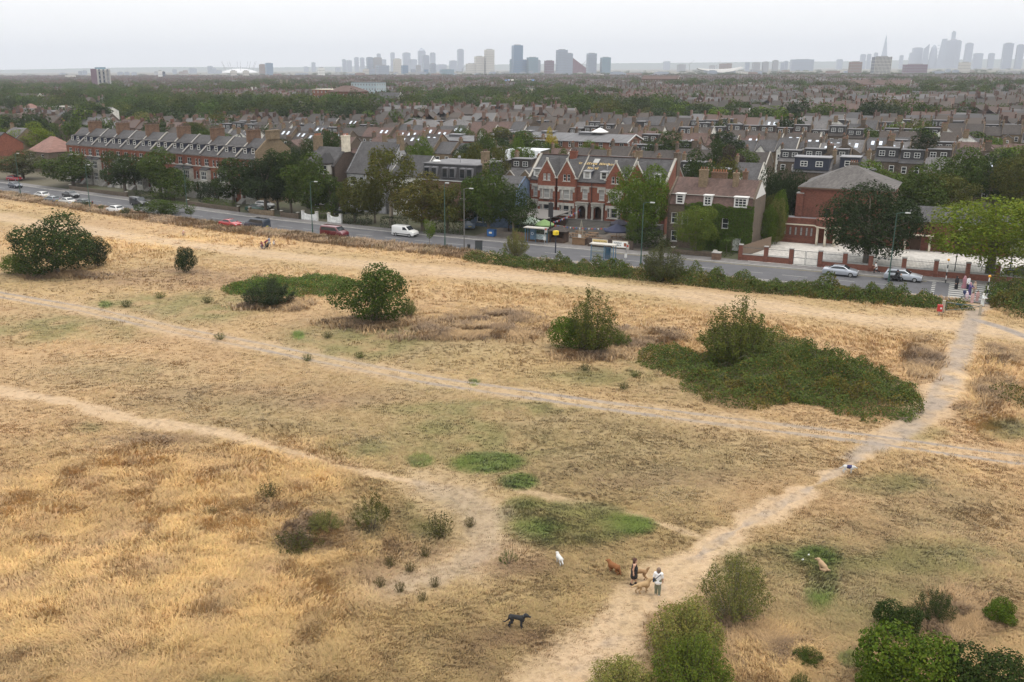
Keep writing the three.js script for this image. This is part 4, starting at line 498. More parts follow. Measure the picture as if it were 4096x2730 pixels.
  // blue house
  q = col(1892, 13); t = frontHouse('blue_house', 'pale blue painted house beside the driveway with the parked van', q, th, 8.5, 9, 6.2, 9.0, M.bluePaint, M.slate, { holes: [[0.8, 0.8, 1.1, 1.7], [2.4, 0.8, 1.1, 1.7], [0.9, 3.8, 1.1, 1.6], [5.5, 3.8, 1.1, 1.6]], chim: [[0.2, -4.5, 8.6, 11.2, 0.7, 1.4, M.stock, 2, M.redTile]] });
  // paired narrow gables left of the hotel
  for (const [px, s, lab] of [[1990, 27, 'left of two narrow grey gabled houses beside the hotel'], [2050, 29, 'right of two narrow grey gabled houses beside the hotel']]) { q = col(px, s); const a = th + 0; t = thing('gabled_house', lab, 'house', q, -a, 'narrow gabled houses beside the hotel'); const w = 5.2, E = 5.9, Rr = 8.6, D = 11; mesh('wall', uvBox(join([wallWith(w, E, [[1.2, 3.4, 0.8, 1.5], [3.0, 3.4, 0.8, 1.5]], 0.3, [[w / 2, Rr]]), bb(0, 0.3, 0, E, -D, -0.3), bb(w - 0.3, w, 0, E, -D, -0.3)])), M.stock, t); for (const x of [1.2, 3.0]) win(t, x, 3.4, 0.8, 1.5); mesh('roof', uvRoof(join([slab(P(-0.1, E, 0), P(w / 2, Rr, 0), P(w / 2, Rr, -D), P(-0.1, E, -D), 0.12), slab(P(w / 2, Rr, 0), P(w + 0.1, E, 0), P(w + 0.1, E, -D), P(w / 2, Rr, -D), 0.12)])), M.slate, t); mesh('coping', join([bar2(P(-0.1, E + 0.1, -0.1), P(w / 2, Rr + 0.15, -0.1), 0.3, 0.16), bar2(P(w / 2, Rr + 0.15, -0.1), P(w + 0.1, E + 0.1, -0.1), 0.3, 0.16)]), M.paleCap, t); mesh('inner_wall', bb(0.3, w - 0.3, 0, E, -2.3, -2.1), M.stockDark, t); }
  // left edge
  q = col(25, 14); frontHouse('red_brick_house', 'red brick house with a slate roof at the left edge', q.clone().add(P(-9, 0, -6)), 38 * Math.PI / 180, 9, 10, 7.5, 10.6, M.redBrick, M.slateDark, { holes: [[1, 4.6, 1.2, 1.8], [6.4, 4.6, 1.4, 1.8], [1, 1.2, 1.2, 1.8], [6.4, 1.2, 1.4, 1.8]] });
  q = col(150, 20); frontHouse('hipped_house', 'house with a faded pink hipped tile roof left of the terrace', q, 38 * Math.PI / 180, 11, 10, 5.6, 9.6, M.stockDark, M.pinkTile, { hip: 1, inset: 4.2, holes: [[1, 1.2, 1.4, 1.6], [7, 1.2, 1.4, 1.6], [1, 3.6, 1.4, 1.4], [7, 3.6, 1.4, 1.4]] });
}
// ---------------------------------------------------------------- trees along the street and behind
function T(px, s, top, wpx, kind, leaf, label, o = {}) { const p = o.base ? at(px, o.base) : col(px, s), d = Math.hypot(p.x, p.z), h = far(px, top, d).y * (o.group === st.group ? 1.05 : 1), w = wpx / FPX * d * (o.base ? 1.06 : o.group === st.group ? 1.38 : 1.22); return plant(kind, leaf, label, p, Math.max(0.5, h), w, o); }
const st = { group: 'trees along the far side of the road' };
T(12, 44, 437, 90, 'oval', G.fresh, 'tall fresh green tree cut by the left edge of the picture');
T(117, 8, 600, 135, 'plane', G.grey, 'grey-green tree in front of the pink hipped roof', st);
T(172, 46, 482, 118, 'plane', G.lime, 'bright lime green tree behind the pink hipped roof');
T(312, 7, 606, 155, 'plane', G.mid, 'green tree at the far end of the brick terrace', st);
T(514, 6, 590, 138, 'lime', G.deep, 'dark tree before the terrace, left of a pair', st);
T(655, 6, 575, 140, 'lime', G.mid, 'mid-green tree before the terrace, right of a pair', st);
T(700, 5, 695, 105, 'shrub', G.mid, 'broad low tree filling a terrace front garden', st);
T(1115, 10, 600, 110, 'plane', G.deep, 'deep green tree right behind the tallest near-black one', st);
T(1330, 8, 690, 90, 'oval', G.mid, 'narrow green tree between the bay house and steep slate roof', st);
T(1500, 7, 680, 90, 'plane', G.olive, 'olive tree left of the tall airy one', st);
T(940, 8, 618, 132, 'oval', G.deep, 'dense dark oval tree near the end of the terrace', st);
T(842, 8, 715, 70, 'shrub', G.dark, 'small dark bushy tree by the terrace steps', st);
T(1066, 6, 590, 150, 'lime', G.dark, 'tallest near-black tree right of the brown gable end', st);
T(1168, 8, 584, 120, 'oval', G.deep, 'dark pointed tree in the middle of three beside the bay house', st);
T(1252, 7, 612, 150, 'plane', G.mid, 'olive green tree hiding the left half of the bay house', st);
T(1160, 34, 520, 80, 'column', G.dark, 'narrow dark tree rising behind the bay house');
T(1300, 34, 498, 170, 'grand', G.deep, 'wide deep green tree behind the bay house roof');
T(1565, 5, 565, 190, 'loose', G.olive, 'tall airy olive tree with visible limbs beside the white house', { ...st, bark: barkPale });
T(1420, 6, 713, 135, 'plane', G.olive, 'low olive tree over the dark clipped hedge', st);
T(1690, 3.4, 690, 178, 'plane', G.autumn, 'yellowish olive turning tree in front of the mansard flats', st);
T(1790, 4.2, 722, 125, 'lime', G.olive, 'dull green tree hanging over the pavement by the driveway', st);
T(1955, 6, 645, 145, 'plane', G.mid, 'open-crowned tree in front of the pale blue house', st);
T(1890, 9, 700, 110, 'oval', G.deep, 'dark tree overhanging the roof of the pale blue house', st);
T(2055, 5, 752, 125, 'thick', G.deep, 'dark bushy tree at the left corner of the hotel garden', st);
T(2570, 10, 652, 196, 'grand', G.fresh, 'large fresh green tree covering the right half of the hotel', st);
T(2532, 5, 848, 66, 'conifer', G.fresh, 'small pointed green tree at the corner of the beer garden', st);
T(2600, 6.5, 905, 110, 'shrub', G.deep, 'dark shrub under the large tree by the hotel', st);
T(2785, 4.4, 815, 140, 'grand', G.spring, 'yellow-green tree standing before the ivy-covered house', st);
T(3485, 9, 733, 350, 'grandDark', G.dark, 'huge dark spreading tree in front of the brick hall');
T(3990, 6, 752, 400, 'grand', G.lime, 'very large lime green tree at the right edge behind the crossing', { bark });
T(3470, 58, 632, 180, 'plane', G.fresh, 'light green tree behind the hall roof');
T(3650, 46, 645, 210, 'plane', G.mid, 'green tree left of two behind the hall wing');
T(3760, 50, 660, 190, 'loose', G.olive, 'olive tree right of two behind the hall wing');
T(3840, 74, 575, 170, 'plane', G.mid, 'round tree before the dark terrace at the right');
T(3960, 80, 600, 200, 'thick', G.deep, 'broad dark tree below the long dark terrace roof');
T(4070, 70, 560, 150, 'plane', G.olive, 'olive tree at the right edge behind the dark terrace');
T(3660, 112, 488, 165, 'conifer', G.dark, 'big dark cedar standing among the roofs at right');
T(2770, 40, 588, 130, 'plane', G.deep, 'deep green tree behind the ivy-covered house chimneys');
T(2880, 36, 628, 150, 'thick', G.olive, 'pale olive thicket behind the ivy-covered house');
T(2855, 78, 546, 84, 'plane', G.deep, 'dark round tree alone among brown roofs behind the hotel');
T(2905, 70, 570, 100, 'plane', G.purple, 'purple-leaved tree among the roofs behind the hotel');
[[3070, 31], [3120, 32], [3175, 33]].forEach(([x, s], i) => T(x, s, 672 + i * 4, 110, 'thick', G.dark, ['left', 'middle', 'right'][i] + ' of three tall dark evergreens left of the brick hall', { group: 'dark evergreens beside the hall' }));
T(2243, 34, 583, 70, 'plane', G.mid, 'small green tree just behind the hotel ridge');
T(1695, 56, 538, 112, 'plane', G.fresh, 'fresh green tree in front of the low brick flats');
T(1900, 44, 562, 130, 'plane', G.olive, 'olive tree left of the white sheeted roof');
T(1985, 46, 556, 110, 'loose', G.olive, 'thin olive tree touching the white sheeted roof');
T(1935, 76, 508, 88, 'plane', G.mid, 'round tree between two wings of the brick flats');
T(2100, 84, 516, 150, 'plane', G.mid, 'wide tree left of the brick block with the white tent');
T(2070, 66, 545, 90, 'plane', G.fresh, 'light tree behind the white sheeted roof');
T(2192, 96, 503, 46, 'plane', G.yellow, 'golden yellow tree beside the brick block');
T(625, 112, 447, 120, 'thick', G.sage, 'pale domed willow behind the terrace chimneys');
T(800, 78, 468, 95, 'loose', G.olive, 'thin olive tree behind the middle of the terrace');
T(930, 52, 530, 120, 'plane', G.mid, 'green garden tree behind the terrace roofs');
T(330, 120, 440, 110, 'plane', G.deep, 'dark tree among the roofs behind the lime green tree');
T(90, 95, 450, 180, 'plane', G.deep, 'broad dark tree behind the red brick house at left');
T(222, 70, 470, 90, 'plane', G.mid, 'green tree between the lime green tree and tan gable');
// ---------------------------------------------------------------- hedges and garden shrubs
function hedge(label, a, b, w, h, leaf, seed, size = 0.22) { const R = rng(seed), d = b.clone().sub(a), L = d.length(), P = [], D = [], Z = []; d.normalize(); const n = V3(d.z, 0, -d.x), N = Math.ceil((L * w + 2 * L * h + 2 * w * h) * 26); for (let k = 0; k < N; k++) { const u = R() * L, f = R(); let v, y, nn; if (f < 0.36) { v = (R() - 0.5) * w; y = h; nn = V3(0, 1, 0); } else if (f < 0.9) { const s = R() < 0.5 ? -1 : 1; v = s * w / 2; y = R() * h; nn = n.clone().multiplyScalar(s).setY(0.4); } else { v = (R() - 0.5) * w; y = R() * h; nn = d.clone(); } const q = a.clone().addScaledVector(d, f < 0.9 ? u : R() < 0.5 ? 0 : L).addScaledVector(n, v); q.y = y + (R() - 0.5) * 0.14; P.push(q); D.push(nn.normalize()); Z.push(size); } const t = thing('hedge', label, 'hedge'); mesh('foliage', leafGeo(P, D, Z, seed + 1, 0.7, 0.6), leaf, t); mesh('stems', join([0.1, 0.3, 0.5, 0.7, 0.9].map(k => cyl(0.06, 0.03, h * 0.95, a.x + d.x * L * k, 0, a.z + d.z * L * k, 5))), bark, t); return t; }
hedge('dark clipped hedge between the white wall and the drive', col(1362, 4.2), col(1478, 4.2), 1.5, 2.0, G.dark, 301);
hedge('dark clipped hedge beside the airy olive tree', col(1530, 3.9), col(1625, 3.9), 1.5, 1.9, G.dark, 302);
hedge('low dark hedge under the turning tree', col(1735, 3.6), col(1850, 3.6), 1.4, 2.2, G.deep, 303);
hedge('bright clipped hedge running back beside the ivy-covered house', col(2905, 4.5), col(2990, 15), 1.5, 2.4, G.ivy, 304);
hedge('yellow-green hedge in front of the terrace', col(830, 5), col(935, 5), 1.4, 1.7, G.fresh, 305);
hedge('green shrubs behind the white garden wall', col(1255, 6.5), col(1345, 7), 2.0, 2.2, G.fresh, 306);
hedge('dark garden hedge before the far terrace houses', col(560, 4.6), col(690, 4.6), 1.6, 1.5, G.deep, 307);
[[3070, 845, 70], [3108, 815, 62], [3112, 780, 56], [3075, 800, 50], [3130, 860, 60]].forEach(([x, y, w], i) => T(x, 17 + i * 1.5, y - 30, w, 'roundBush', [G.fresh, G.sage, G.fresh, G.olive, G.ivy][i], ['lowest clipped', 'upper pale clipped', 'topmost round', 'half-hidden round', 'tall leafy'][i] + ' shrub between the ivy-covered house and the hall', { cat: 'bush', name: 'clipped_shrub', group: 'clipped shrubs beside the hall' }));
// ---------------------------------------------------------------- bushes on the common
const B = (px, base, top, wpx, kind, leaf, label, o = {}) => T(px, 0, top, wpx, kind, leaf, label, { base, cat: 'bush', ...o });
B(235, 1098, 842, 330, 'multi', G.deep, 'large many-stemmed tree standing alone at the left of the common', { cat: 'tree', bark: barkPale });
B(385, 1066, 945, 110, 'roundBush', G.dark, 'dark round bush at the right foot of the many-stemmed tree');
B(85, 1096, 1012, 130, 'roundBush', G.fresh, 'low green bush at the left foot of the many-stemmed tree');
B(740, 1092, 985, 84, 'roundBush', G.dark, 'small dark upright tree alone on the dry grass', { cat: 'tree' });
B(660, 860, 795, 145, 'roundBush', G.mid, 'round green bush on the verge before the terrace', { name: 'verge_bush' });
B(765, 880, 815, 46, 'sapling', G.mid, 'slim sapling right of the round verge bush', { cat: 'tree' });
B(555, 862, 812, 36, 'sapling', G.mid, 'slim sapling on the verge before the black van', { cat: 'tree' });
B(508, 868, 828, 38, 'sapling', G.deep, 'smaller sapling left of the one before the black van', { cat: 'tree' });
B(405, 845, 820, 22, 'sapling', G.mid, 'tiny sapling on the verge before the white hatchback', { cat: 'tree' });
B(345, 832, 800, 26, 'sapling', G.deep, 'sapling in front of the dark car by the lamp post', { cat: 'tree' });
B(1718, 990, 876, 52, 'sapling', G.fresh, 'young tree with thin bare stem on the verge', { cat: 'tree' });
B(2065, 1026, 912, 100, 'willow', G.sage, 'pale green willow at the left end of the verge brambles', { cat: 'tree' });
B(2650, 1122, 958, 178, 'willow', G.grey, 'tall grey-green willow bush rising from the verge brambles');
B(1075, 1222, 1108, 205, 'willow', G.dark, 'dark rounded broom bush at the edge of the green bramble mound');
B(1495, 1290, 1055, 280, 'roundBush', G.mid, 'big dense round bush in the middle of the common');
B(1635, 1270, 1190, 66, 'gorseLoose', G.fresh, 'light green shoots right of the big round bush');
B(2365, 1408, 1145, 220, 'willow', G.scrub, 'tall ragged willow bush left of the large brambles');
B(2280, 1398, 1265, 170, 'roundBush', G.fresh, 'lower lobe of bush against the ragged willow');
B(2480, 1385, 1322, 90, 'gorseLoose', G.fresh, 'small bright shrub right of the ragged willow');
B(2940, 1462, 1178, 285, 'willow', G.scrub, 'tall willow bush growing out of the large brambles');
B(2935, 2470, 2215, 290, 'gorseLoose', G.sage, 'thin brownish olive bush beside the path near the walkers', { bark: barkPale });
B(2735, 2640, 2385, 320, 'gorse', G.straw, 'dense pale green bush on the path edge below the walkers');
B(2760, 2790, 2530, 340, 'gorse', G.spring, 'bright green bush at the bottom edge beside the path');
B(2480, 2800, 2635, 300, 'gorse', G.straw, 'yellowish bush cut by the bottom edge of the picture');
B(3610, 2760, 2480, 380, 'leafyBush', G.fresh, 'broad fresh green bush at the lower right');
B(3900, 2800, 2560, 330, 'leafyBush', G.deep, 'dark leafy bush in the bottom right corner');
B(3590, 2520, 2400, 190, 'leafyBush', G.deep, 'dark leafy shrub above the broad fresh green bush');
B(3740, 2480, 2355, 150, 'gorseLoose', G.deep, 'dark thin shrub right of the leafy one');
B(4010, 2500, 2400, 130, 'leafyBush', G.fresh, 'small round green bush at the right edge');
B(3480, 2790, 2640, 150, 'leafyBush', G.fresh, 'low green shrub at the bottom edge right of centre');
B(3230, 2650, 2590, 120, 'gorse', G.mid, 'small green tussock in the golden grass at lower right');
B(3200, 2780, 2690, 100, 'gorseLoose', G.mid, 'small shrub at the bottom edge in golden grass');
B(1485, 2125, 1945, 150, 'thorn', G.olive, 'sparse twiggy thorn bush in the long grass', { bark });
B(1300, 2120, 2045, 150, 'gorseLoose', G.sage, 'low pale leafy shrub left of the thorn bush');
B(1195, 2205, 2115, 190, 'tuftBush', G.olive, 'wide olive tussock below the pale leafy shrub');
B(1755, 2150, 2040, 120, 'tuftBush', G.olive, 'spiky olive tussock right of the thorn bush');
B(1075, 1990, 1925, 100, 'tuftBush', G.olive, 'dark tussock alone in the golden grass');
B(2035, 2260, 2195, 80, 'thorn', G.mid, 'tiny thin shrub on the bare ground near the white dog');
B(840, 2060, 2025, 0.1 + 60, 'tuftBush', G.sage, 'faint olive tussock in the golden grass at left');
const W8 = ['weed clump farthest left below the many-stemmed tree', 'yellowish weed clump by the track below the low bramble mound', 'weed clump left below the big round bush', 'weed clump on the track edge below the big round bush', 'weed clump just below the ragged willow', 'weed clump right of the one below the ragged willow', 'dark round weed clump lowest below the ragged willow', 'weed clump on the track edge right of the big round bush', 'weed clump under the small dark upright tree', 'weed clump left of the small dark upright tree'];
const W9 = ['brown tussock left of the cluster on the bare patch', 'brown tussock uppermost in the cluster on the bare patch', 'brown tussock lowest left on the bare patch', 'brown tussock lower middle on the bare patch', 'brown tussock right of the lower middle one', 'brown tussock in the middle of the bare patch', 'lone brown tussock right of the spiky olive one', 'brown tussock at the very bottom of the bare patch'];
[[505, 1215], [880, 1345], [1310, 1340], [1230, 1430], [2340, 1470], [2540, 1495], [2495, 1545], [1440, 1420], [830, 1200], [640, 1180]].forEach(([x, y], i) => B(x, y + 14, y - 18, 46, 'tuftBush', i % 2 ? G.fresh : G.mid, W8[i], { name: 'weed_clump', cat: 'weeds', group: 'green weed clumps along the track' }));
[[1560, 2270], [1700, 2230], [1520, 2350], [1600, 2370], [1740, 2350], [1640, 2290], [1880, 2110], [1690, 2410]].forEach(([x, y], i) => B(x, y, y - 48, 52, 'tuftBush', G.autumn, W9[i], { name: 'tussock', cat: 'tussock', group: 'brown tussocks on the bare patch' }));
// ---------------------------------------------------------------- bramble masses
const E4 = (px, py, rx, ry, ang = 0, hh = 1) => { const c = at(px, py), l = at(px - rx, py), r = at(px + rx, py), n = at(px, py + ry), f = at(px, py - ry); return [c.x, (n.z + f.z) / 2, (r.x - l.x) / 2, (n.z - f.z) / 2, ang, hh]; };
bramble('dark green bramble thicket in front of the tall willow bush', [E4(3200, 1520, 420, 110, 0.22), E4(3420, 1590, 240, 110, 0.1), E4(3040, 1400, 240, 70, 0.2, 0.8), E4(2980, 1570, 240, 70, 0.3, 0.8), E4(2660, 1440, 130, 46, 0.2, 0.7), E4(2780, 1480, 140, 50, 0.3, 0.6)], 1.7, 0.18, 78, leafMat(0.078, 0.110, 0.024), 401);
{
  const e = []; const P = (px, py) => at(px, py); const path = [[2010, 1052], [2180, 1072], [2360, 1090], [2560, 1106], [2760, 1128], [2960, 1150], [3160, 1168], [3360, 1188], [3540, 1205], [3660, 1216]];
  path.forEach(([x, y], i) => { const c = P(x, y); e.push([c.x, c.z, 6.4, i === 0 ? 2.0 : i === 9 ? 1.9 : 2.7, 0.5, i === 9 ? 0.8 : 1]); });
  bramble('long bramble hedge on the verge opposite the hotel', e, 1.45, 0.22, 56, G.bramble, 402);
}
bramble('bramble mass on the verge right of the gate', [E4(4060, 1225, 90, 60, 0.3), [at(4150, 1230).x, at(4150, 1230).z, 5, 5, 0, 1.1]], 2.6, 0.24, 44, G.bramble, 403);
bramble('low green bramble mound left of the big round bush', [E4(1190, 1150, 250, 42, 0.1, 0.8), E4(1000, 1160, 120, 30, 0.1, 0.6)], 1.1, 0.22, 64, leafMat(0.082, 0.135, 0.026), 404, { brown: 0.3 });
bramble('bramble scrap at the right edge beside the path', [E4(4060, 1600, 110, 50, 0, 0.8)], 0.9, 0.18, 40, G.olive, 405);
// ---------------------------------------------------------------- vehicles (local x forward)
function taper(g, y0, k) { const p = g.attributes.position; for (let i = 0; i < p.count; i++) { const y = p.getY(i); if (y > y0) p.setZ(i, p.getZ(i) * (1 - k * (y - y0))); const x = Math.abs(p.getX(i)); } g.computeVertexNormals(); return g; }
const carShapes = {
  saloon: { L: 4.6, W: 1.8, s: [[-.5, .3], [-.5, .72], [-.47, .96], [-.33, 1.02], [-.2, 1.38], [-.06, 1.45], [.1, 1.42], [.25, 1.02], [.44, .86], [.49, .7], [.5, .45], [.48, .24], [-.48, .24]], g: [[-.29, 1.05], [-.19, 1.34], [-.06, 1.39], [.09, 1.36], [.2, 1.05]], ws: [[.1, 1.42], [.245, 1.04]], rs: [[-.325, 1.04], [-.205, 1.375]] },
  hatch: { L: 4.1, W: 1.76, s: [[-.5, .3], [-.5, .8], [-.465, 1.02], [-.39, 1.4], [-.2, 1.5], [.05, 1.47], [.23, 1.04], [.44, .87], [.49, .7], [.5, .42], [.48, .24], [-.48, .24]], g: [[-.40, 1.06], [-.35, 1.36], [-.19, 1.43], [.04, 1.40], [.18, 1.06]], ws: [[.055, 1.46], [.225, 1.06]], rs: [[-.46, 1.05], [-.39, 1.39]] },
  estate: { L: 4.7, W: 1.82, s: [[-.5, .3], [-.5, .85], [-.47, 1.0], [-.43, 1.38], [-.25, 1.49], [.04, 1.46], [.2, 1.02], [.43, .86], [.49, .7], [.5, .42], [.48, .24], [-.48, .24]], g: [[-.43, 1.06], [-.39, 1.34], [-.22, 1.42], [.03, 1.40], [.15, 1.06]], ws: [[.045, 1.45], [.195, 1.04]], rs: [[-.468, 1.04], [-.43, 1.37]] },
  van: { L: 4.5, W: 1.85, s: [[-.5, .3], [-.5, 1.72], [-.47, 1.85], [.06, 1.85], [.14, 1.78], [.29, 1.16], [.44, 1.0], [.49, .8], [.5, .4], [.48, .25], [-.48, .25]], g: [[.0, 1.18], [.0, 1.66], [.12, 1.66], [.22, 1.18]], ws: [[.145, 1.77], [.285, 1.18]], rs: null },
  bus: { L: 5.0, W: 1.92, s: [[-.5, .33], [-.5, 1.5], [-.46, 1.92], [.14, 1.92], [.2, 1.84], [.33, 1.22], [.46, 1.04], [.5, .75], [.5, .38], [.48, .26], [-.48, .26]], g: [[-.45, 1.2], [-.43, 1.72], [.16, 1.72], [.27, 1.2]], ws: [[.205, 1.83], [.325, 1.24]], rs: [[-.497, 1.3], [-.465, 1.78]] },
};
const wheelG = new THREE.CylinderGeometry(0.32, 0.32, 0.2, 16).rotateX(Math.PI / 2), rimG = new THREE.CylinderGeometry(0.19, 0.21, 0.215, 10).rotateX(Math.PI / 2);
function car(type, paint, label, pos, turn, o = {}) {
  const q = carShapes[type], t = thing(o.name || (type === 'van' || type === 'bus' ? 'parked_van' : 'car'), label, o.cat || (type === 'van' || type === 'bus' ? 'van' : 'car'), pos.clone().setY(0.014), turn, 'vehicles on the road and drives'), S_ = p => p.map(([x, y]) => [x * q.L, y]), k = type === 'van' || type === 'bus' ? 0.10 : 0.26;
  const P = mat(...paint, o.rough ?? 0.3, { clearcoat: 1, ...(o.metal ? { metalness: 0.5 } : {}) }), mk = (pts, w, b) => toCreasedNormals(taper(clean(poly(S_(pts), w, b).translate(0, 0, -w / 2)), 0.95, k), 0.7);
  mesh('body', mk(q.s, q.W, 0.07), P, t); mesh('side_windows', mk(q.g, q.W + 0.012, 0), M.glass, t);
  const scr = (a, b, name) => { const A = S_([a, b]), w = y => (q.W - 0.22) * (1 - k * (y - 0.95)) / 2, dx = name === 'windscreen' ? 0.015 : -0.015, [u, v] = A[0][1] < A[1][1] ? [A[0], A[1]] : [A[1], A[0]]; const g = slab(V3(u[0] + dx, u[1], w(u[1])), V3(u[0] + dx, u[1], -w(u[1])), V3(v[0] + dx, v[1] + 0.01, -w(v[1])), V3(v[0] + dx, v[1] + 0.01, w(v[1])), 0.01); mesh(name, g, M.glass, t); };
  scr(q.ws[1], q.ws[0], 'windscreen'); if (q.rs) scr(q.rs[0], q.rs[1], 'rear_window');
  for (const x of [-0.30, 0.31]) for (const z of [-1, 1]) { const w = mesh('wheel', wheelG, M.rubber, t); w.position.set(x * q.L, 0.32, z * (q.W / 2 - 0.08)); mesh('rim', rimG, M.steel, w); mesh('wheel_arch', new THREE.CylinderGeometry(0.37, 0.37, 0.03, 16, 1).rotateX(Math.PI / 2), M.black, w).position.set(0, 0.02, z * 0.06 - z * 0.02); }
  for (const z of [-1, 1]) { mesh('headlight', bx(0.16, 0.14, 0.34, q.L * 0.478, 0.68, z * (q.W / 2 - 0.28)), mat(0.6, 0.62, 0.64, 0.15), t); mesh('tail_light', bx(0.1, 0.22, 0.2, -q.L * 0.482, type === 'van' ? 1.1 : 0.82, z * (q.W / 2 - 0.2)), mat(0.32, 0.01, 0.01, 0.3), t); mesh('wing_mirror', bx(0.14, 0.13, 0.2, q.L * 0.17, 1.05, z * (q.W / 2 + 0.06)), P, t); }
  mesh('bumper', bb(q.L * 0.47, q.L * 0.503, 0.28, 0.46, -q.W * 0.42, q.W * 0.42), M.black, t); mesh('number_plate', bb(-q.L * 0.506, -q.L * 0.498, 0.55, 0.67, -0.26, 0.26), mat(0.6, 0.5, 0.1, 0.6), t); if (type === 'estate') for (const z of [-0.6, 0.6]) mesh('roof_rail', bar(V3(-1.6, 1.53, z), V3(0.1, 1.53, z), 0.025), M.steel, t);
  if (type === 'van') mesh('side_trim', join([bb(-2.0, 1.6, 0.42, 0.56, q.W / 2 - 0.002, q.W / 2 + 0.02), bb(-2.0, 1.6, 0.42, 0.56, -q.W / 2 - 0.02, -q.W / 2 + 0.002)]), M.black, t);
  return t;
}
{
  const K = (type, c, px, py, fl, label, o = {}) => { const p = at(px, py), r = roadAt(p.x); return car(type, c, label, p, -r.th + (fl ? Math.PI : 0) + (o.turn || 0), o); };
  const white = [0.62, 0.62, 0.61], black = [0.015, 0.016, 0.018], silver = [0.42, 0.45, 0.50], red = [0.35, 0.012, 0.015], navy = [0.02, 0.03, 0.05];
  K('hatch', navy, 61, 752, 0, 'dark blue hatchback farthest along the road at left');
  K('hatch', [0.28, 0.01, 0.02], 58, 724, 0, 'red car parked under the trees at the left edge', { turn: 0.3 });
  K('hatch', white, 166, 792, 1, 'white hatchback in the near lane at left');
  K('hatch', [0.1, 0.12, 0.14], 208, 810, 1, 'dark hatchback behind a sapling in the near lane');
  K('saloon', [0.5, 0.5, 0.48], 270, 817, 1, 'pale silver saloon between two dark cars in the near lane');
  K('saloon', black, 283, 790, 0, 'black saloon alone in the far lane at left');
  K('saloon', [0.03, 0.04, 0.03], 335, 822, 1, 'dark car by the lamp post at the end of the queue');
  K('hatch', white, 460, 850, 1, 'small white hatchback partly behind the dry verge');
  K('van', black, 556, 822, 0, 'black van in the far lane before the terrace');
  K('saloon', red, 922, 908, 0, 'bright red saloon in the near lane', { rough: 0.25 });
  K('bus', [0.03, 0.04, 0.06], 1030, 914, 1, 'dark blue people carrier right behind the red saloon');
  K('saloon', [0.015, 0.06, 0.04], 1026, 846, 0, 'dark green car parked on a front drive', { turn: 0.2 });
  K('hatch', white, 1060, 832, 0, 'white car parked behind the dark green one', { turn: 0.2 });
  K('bus', [0.11, 0.008, 0.015], 1338, 948, 0, 'maroon van parked beside the dry verge');
  K('van', [0.68, 0.68, 0.67], 1621, 945, 0, 'white delivery van in the far lane');
  K('bus', [0.10, 0.15, 0.22], 1876, 912, 1, 'grey blue van on the driveway beside the blue house', { turn: -1.0 });
  K('hatch', white, 1900, 894, 0, 'white hatchback parked behind the grey blue van', { turn: 0.1 });
  K('saloon', silver, 3361, 1102, 0, 'silver saloon passing the brick hall', { metal: 1 });
  K('estate', silver, 3612, 1122, 0, 'silver estate waiting before the zebra crossing', { metal: 1 });
  K('estate', black, 4095, 1106, 1, 'black car cut by the right edge of the picture');
  K('hatch', black, 2862, 988, 0, 'black car parked beside the ivy-covered house', { turn: 1.2 });
  K('hatch', black, 1352, 858, 0, 'black small car parked behind the white garden wall', { turn: 1.1 });
}
// ---------------------------------------------------------------- lamp posts, beacons, signs, shelters
const lampGreen = mat(0.03, 0.075, 0.06, 0.6);
function lamp(px, base, top, label, m = lampGreen, arm = 1.1) { const p = at(px, base), d = Math.hypot(p.x, p.z), h = far(px, top, d).y, r = roadAt(p.x), t = thing('street_lamp', label, 'lamp post', p, -r.th, 'street lamps along the road'); mesh('pole', join([cyl(0.13, 0.1, 1.6, 0, 0, 0, 10), cyl(0.085, 0.055, h - 1.6, 0, 1.6, 0, 10)]), m, t); mesh('arm', join([bar(V3(0, h - 0.05, 0), V3(arm * 0.5, h + 0.12, 0), 0.05, 0.04), bar(V3(arm * 0.5, h + 0.12, 0), V3(arm, h + 0.14, 0), 0.04)]), m, t); mesh('lamp_head', bx(0.62, 0.14, 0.28, arm + 0.2, h + 0.13, 0), mat(0.4, 0.42, 0.42, 0.5), t); }
lamp(82, 785, 614, 'lamp post farthest left before the pink hipped roof'); lamp(360, 838, 660, 'tall green lamp post at the left end of the terrace'); lamp(748, 832, 656, 'lamp post behind the round verge bush'); lamp(1250, 930, 728, 'lamp post between the dark blue van and the maroon van'); lamp(1780, 994, 735, 'dark green post left of a pair by the driveway', lampGreen, 0.3); lamp(1857, 1006, 756, 'lamp post right of a pair by the driveway', mat(0.12, 0.12, 0.12, 0.6)); lamp(2563, 1062, 812, 'green lamp post in front of the hotel tree'); lamp(3555, 1128, 852, 'green lamp post before the huge dark tree'); lamp(4035, 1120, 950, 'green lamp post at the right edge');
{ const p = at(3818, 1100), t = thing('globe_lamp', 'white globe lamp in front of the large lime tree', 'lamp post', p); mesh('pole', cyl(0.07, 0.05, 6.2, 0, 0, 0, 8), M.black, t); mesh('lamp_globe', new THREE.SphereGeometry(0.3, 14, 10).translate(0, 6.4, 0), M.white, t); }
for (const [px, py, lab] of [[3783, 1133, 'black and white crossing beacon on the far pavement'], [3945, 1206, 'black and white crossing beacon by the common']]) { const t = thing('crossing_beacon', lab, 'beacon', at(px, py), 0, 'beacons of the zebra crossing'); for (let k = 0; k < 6; k++) mesh('pole_band', cyl(0.07, 0.07, 0.5, 0, k * 0.5, 0, 10), k % 2 ? M.white : M.black, t); mesh('lamp_globe', new THREE.SphereGeometry(0.17, 12, 10).translate(0, 3.15, 0), mat(0.7, 0.33, 0.02, 0.4), t); }
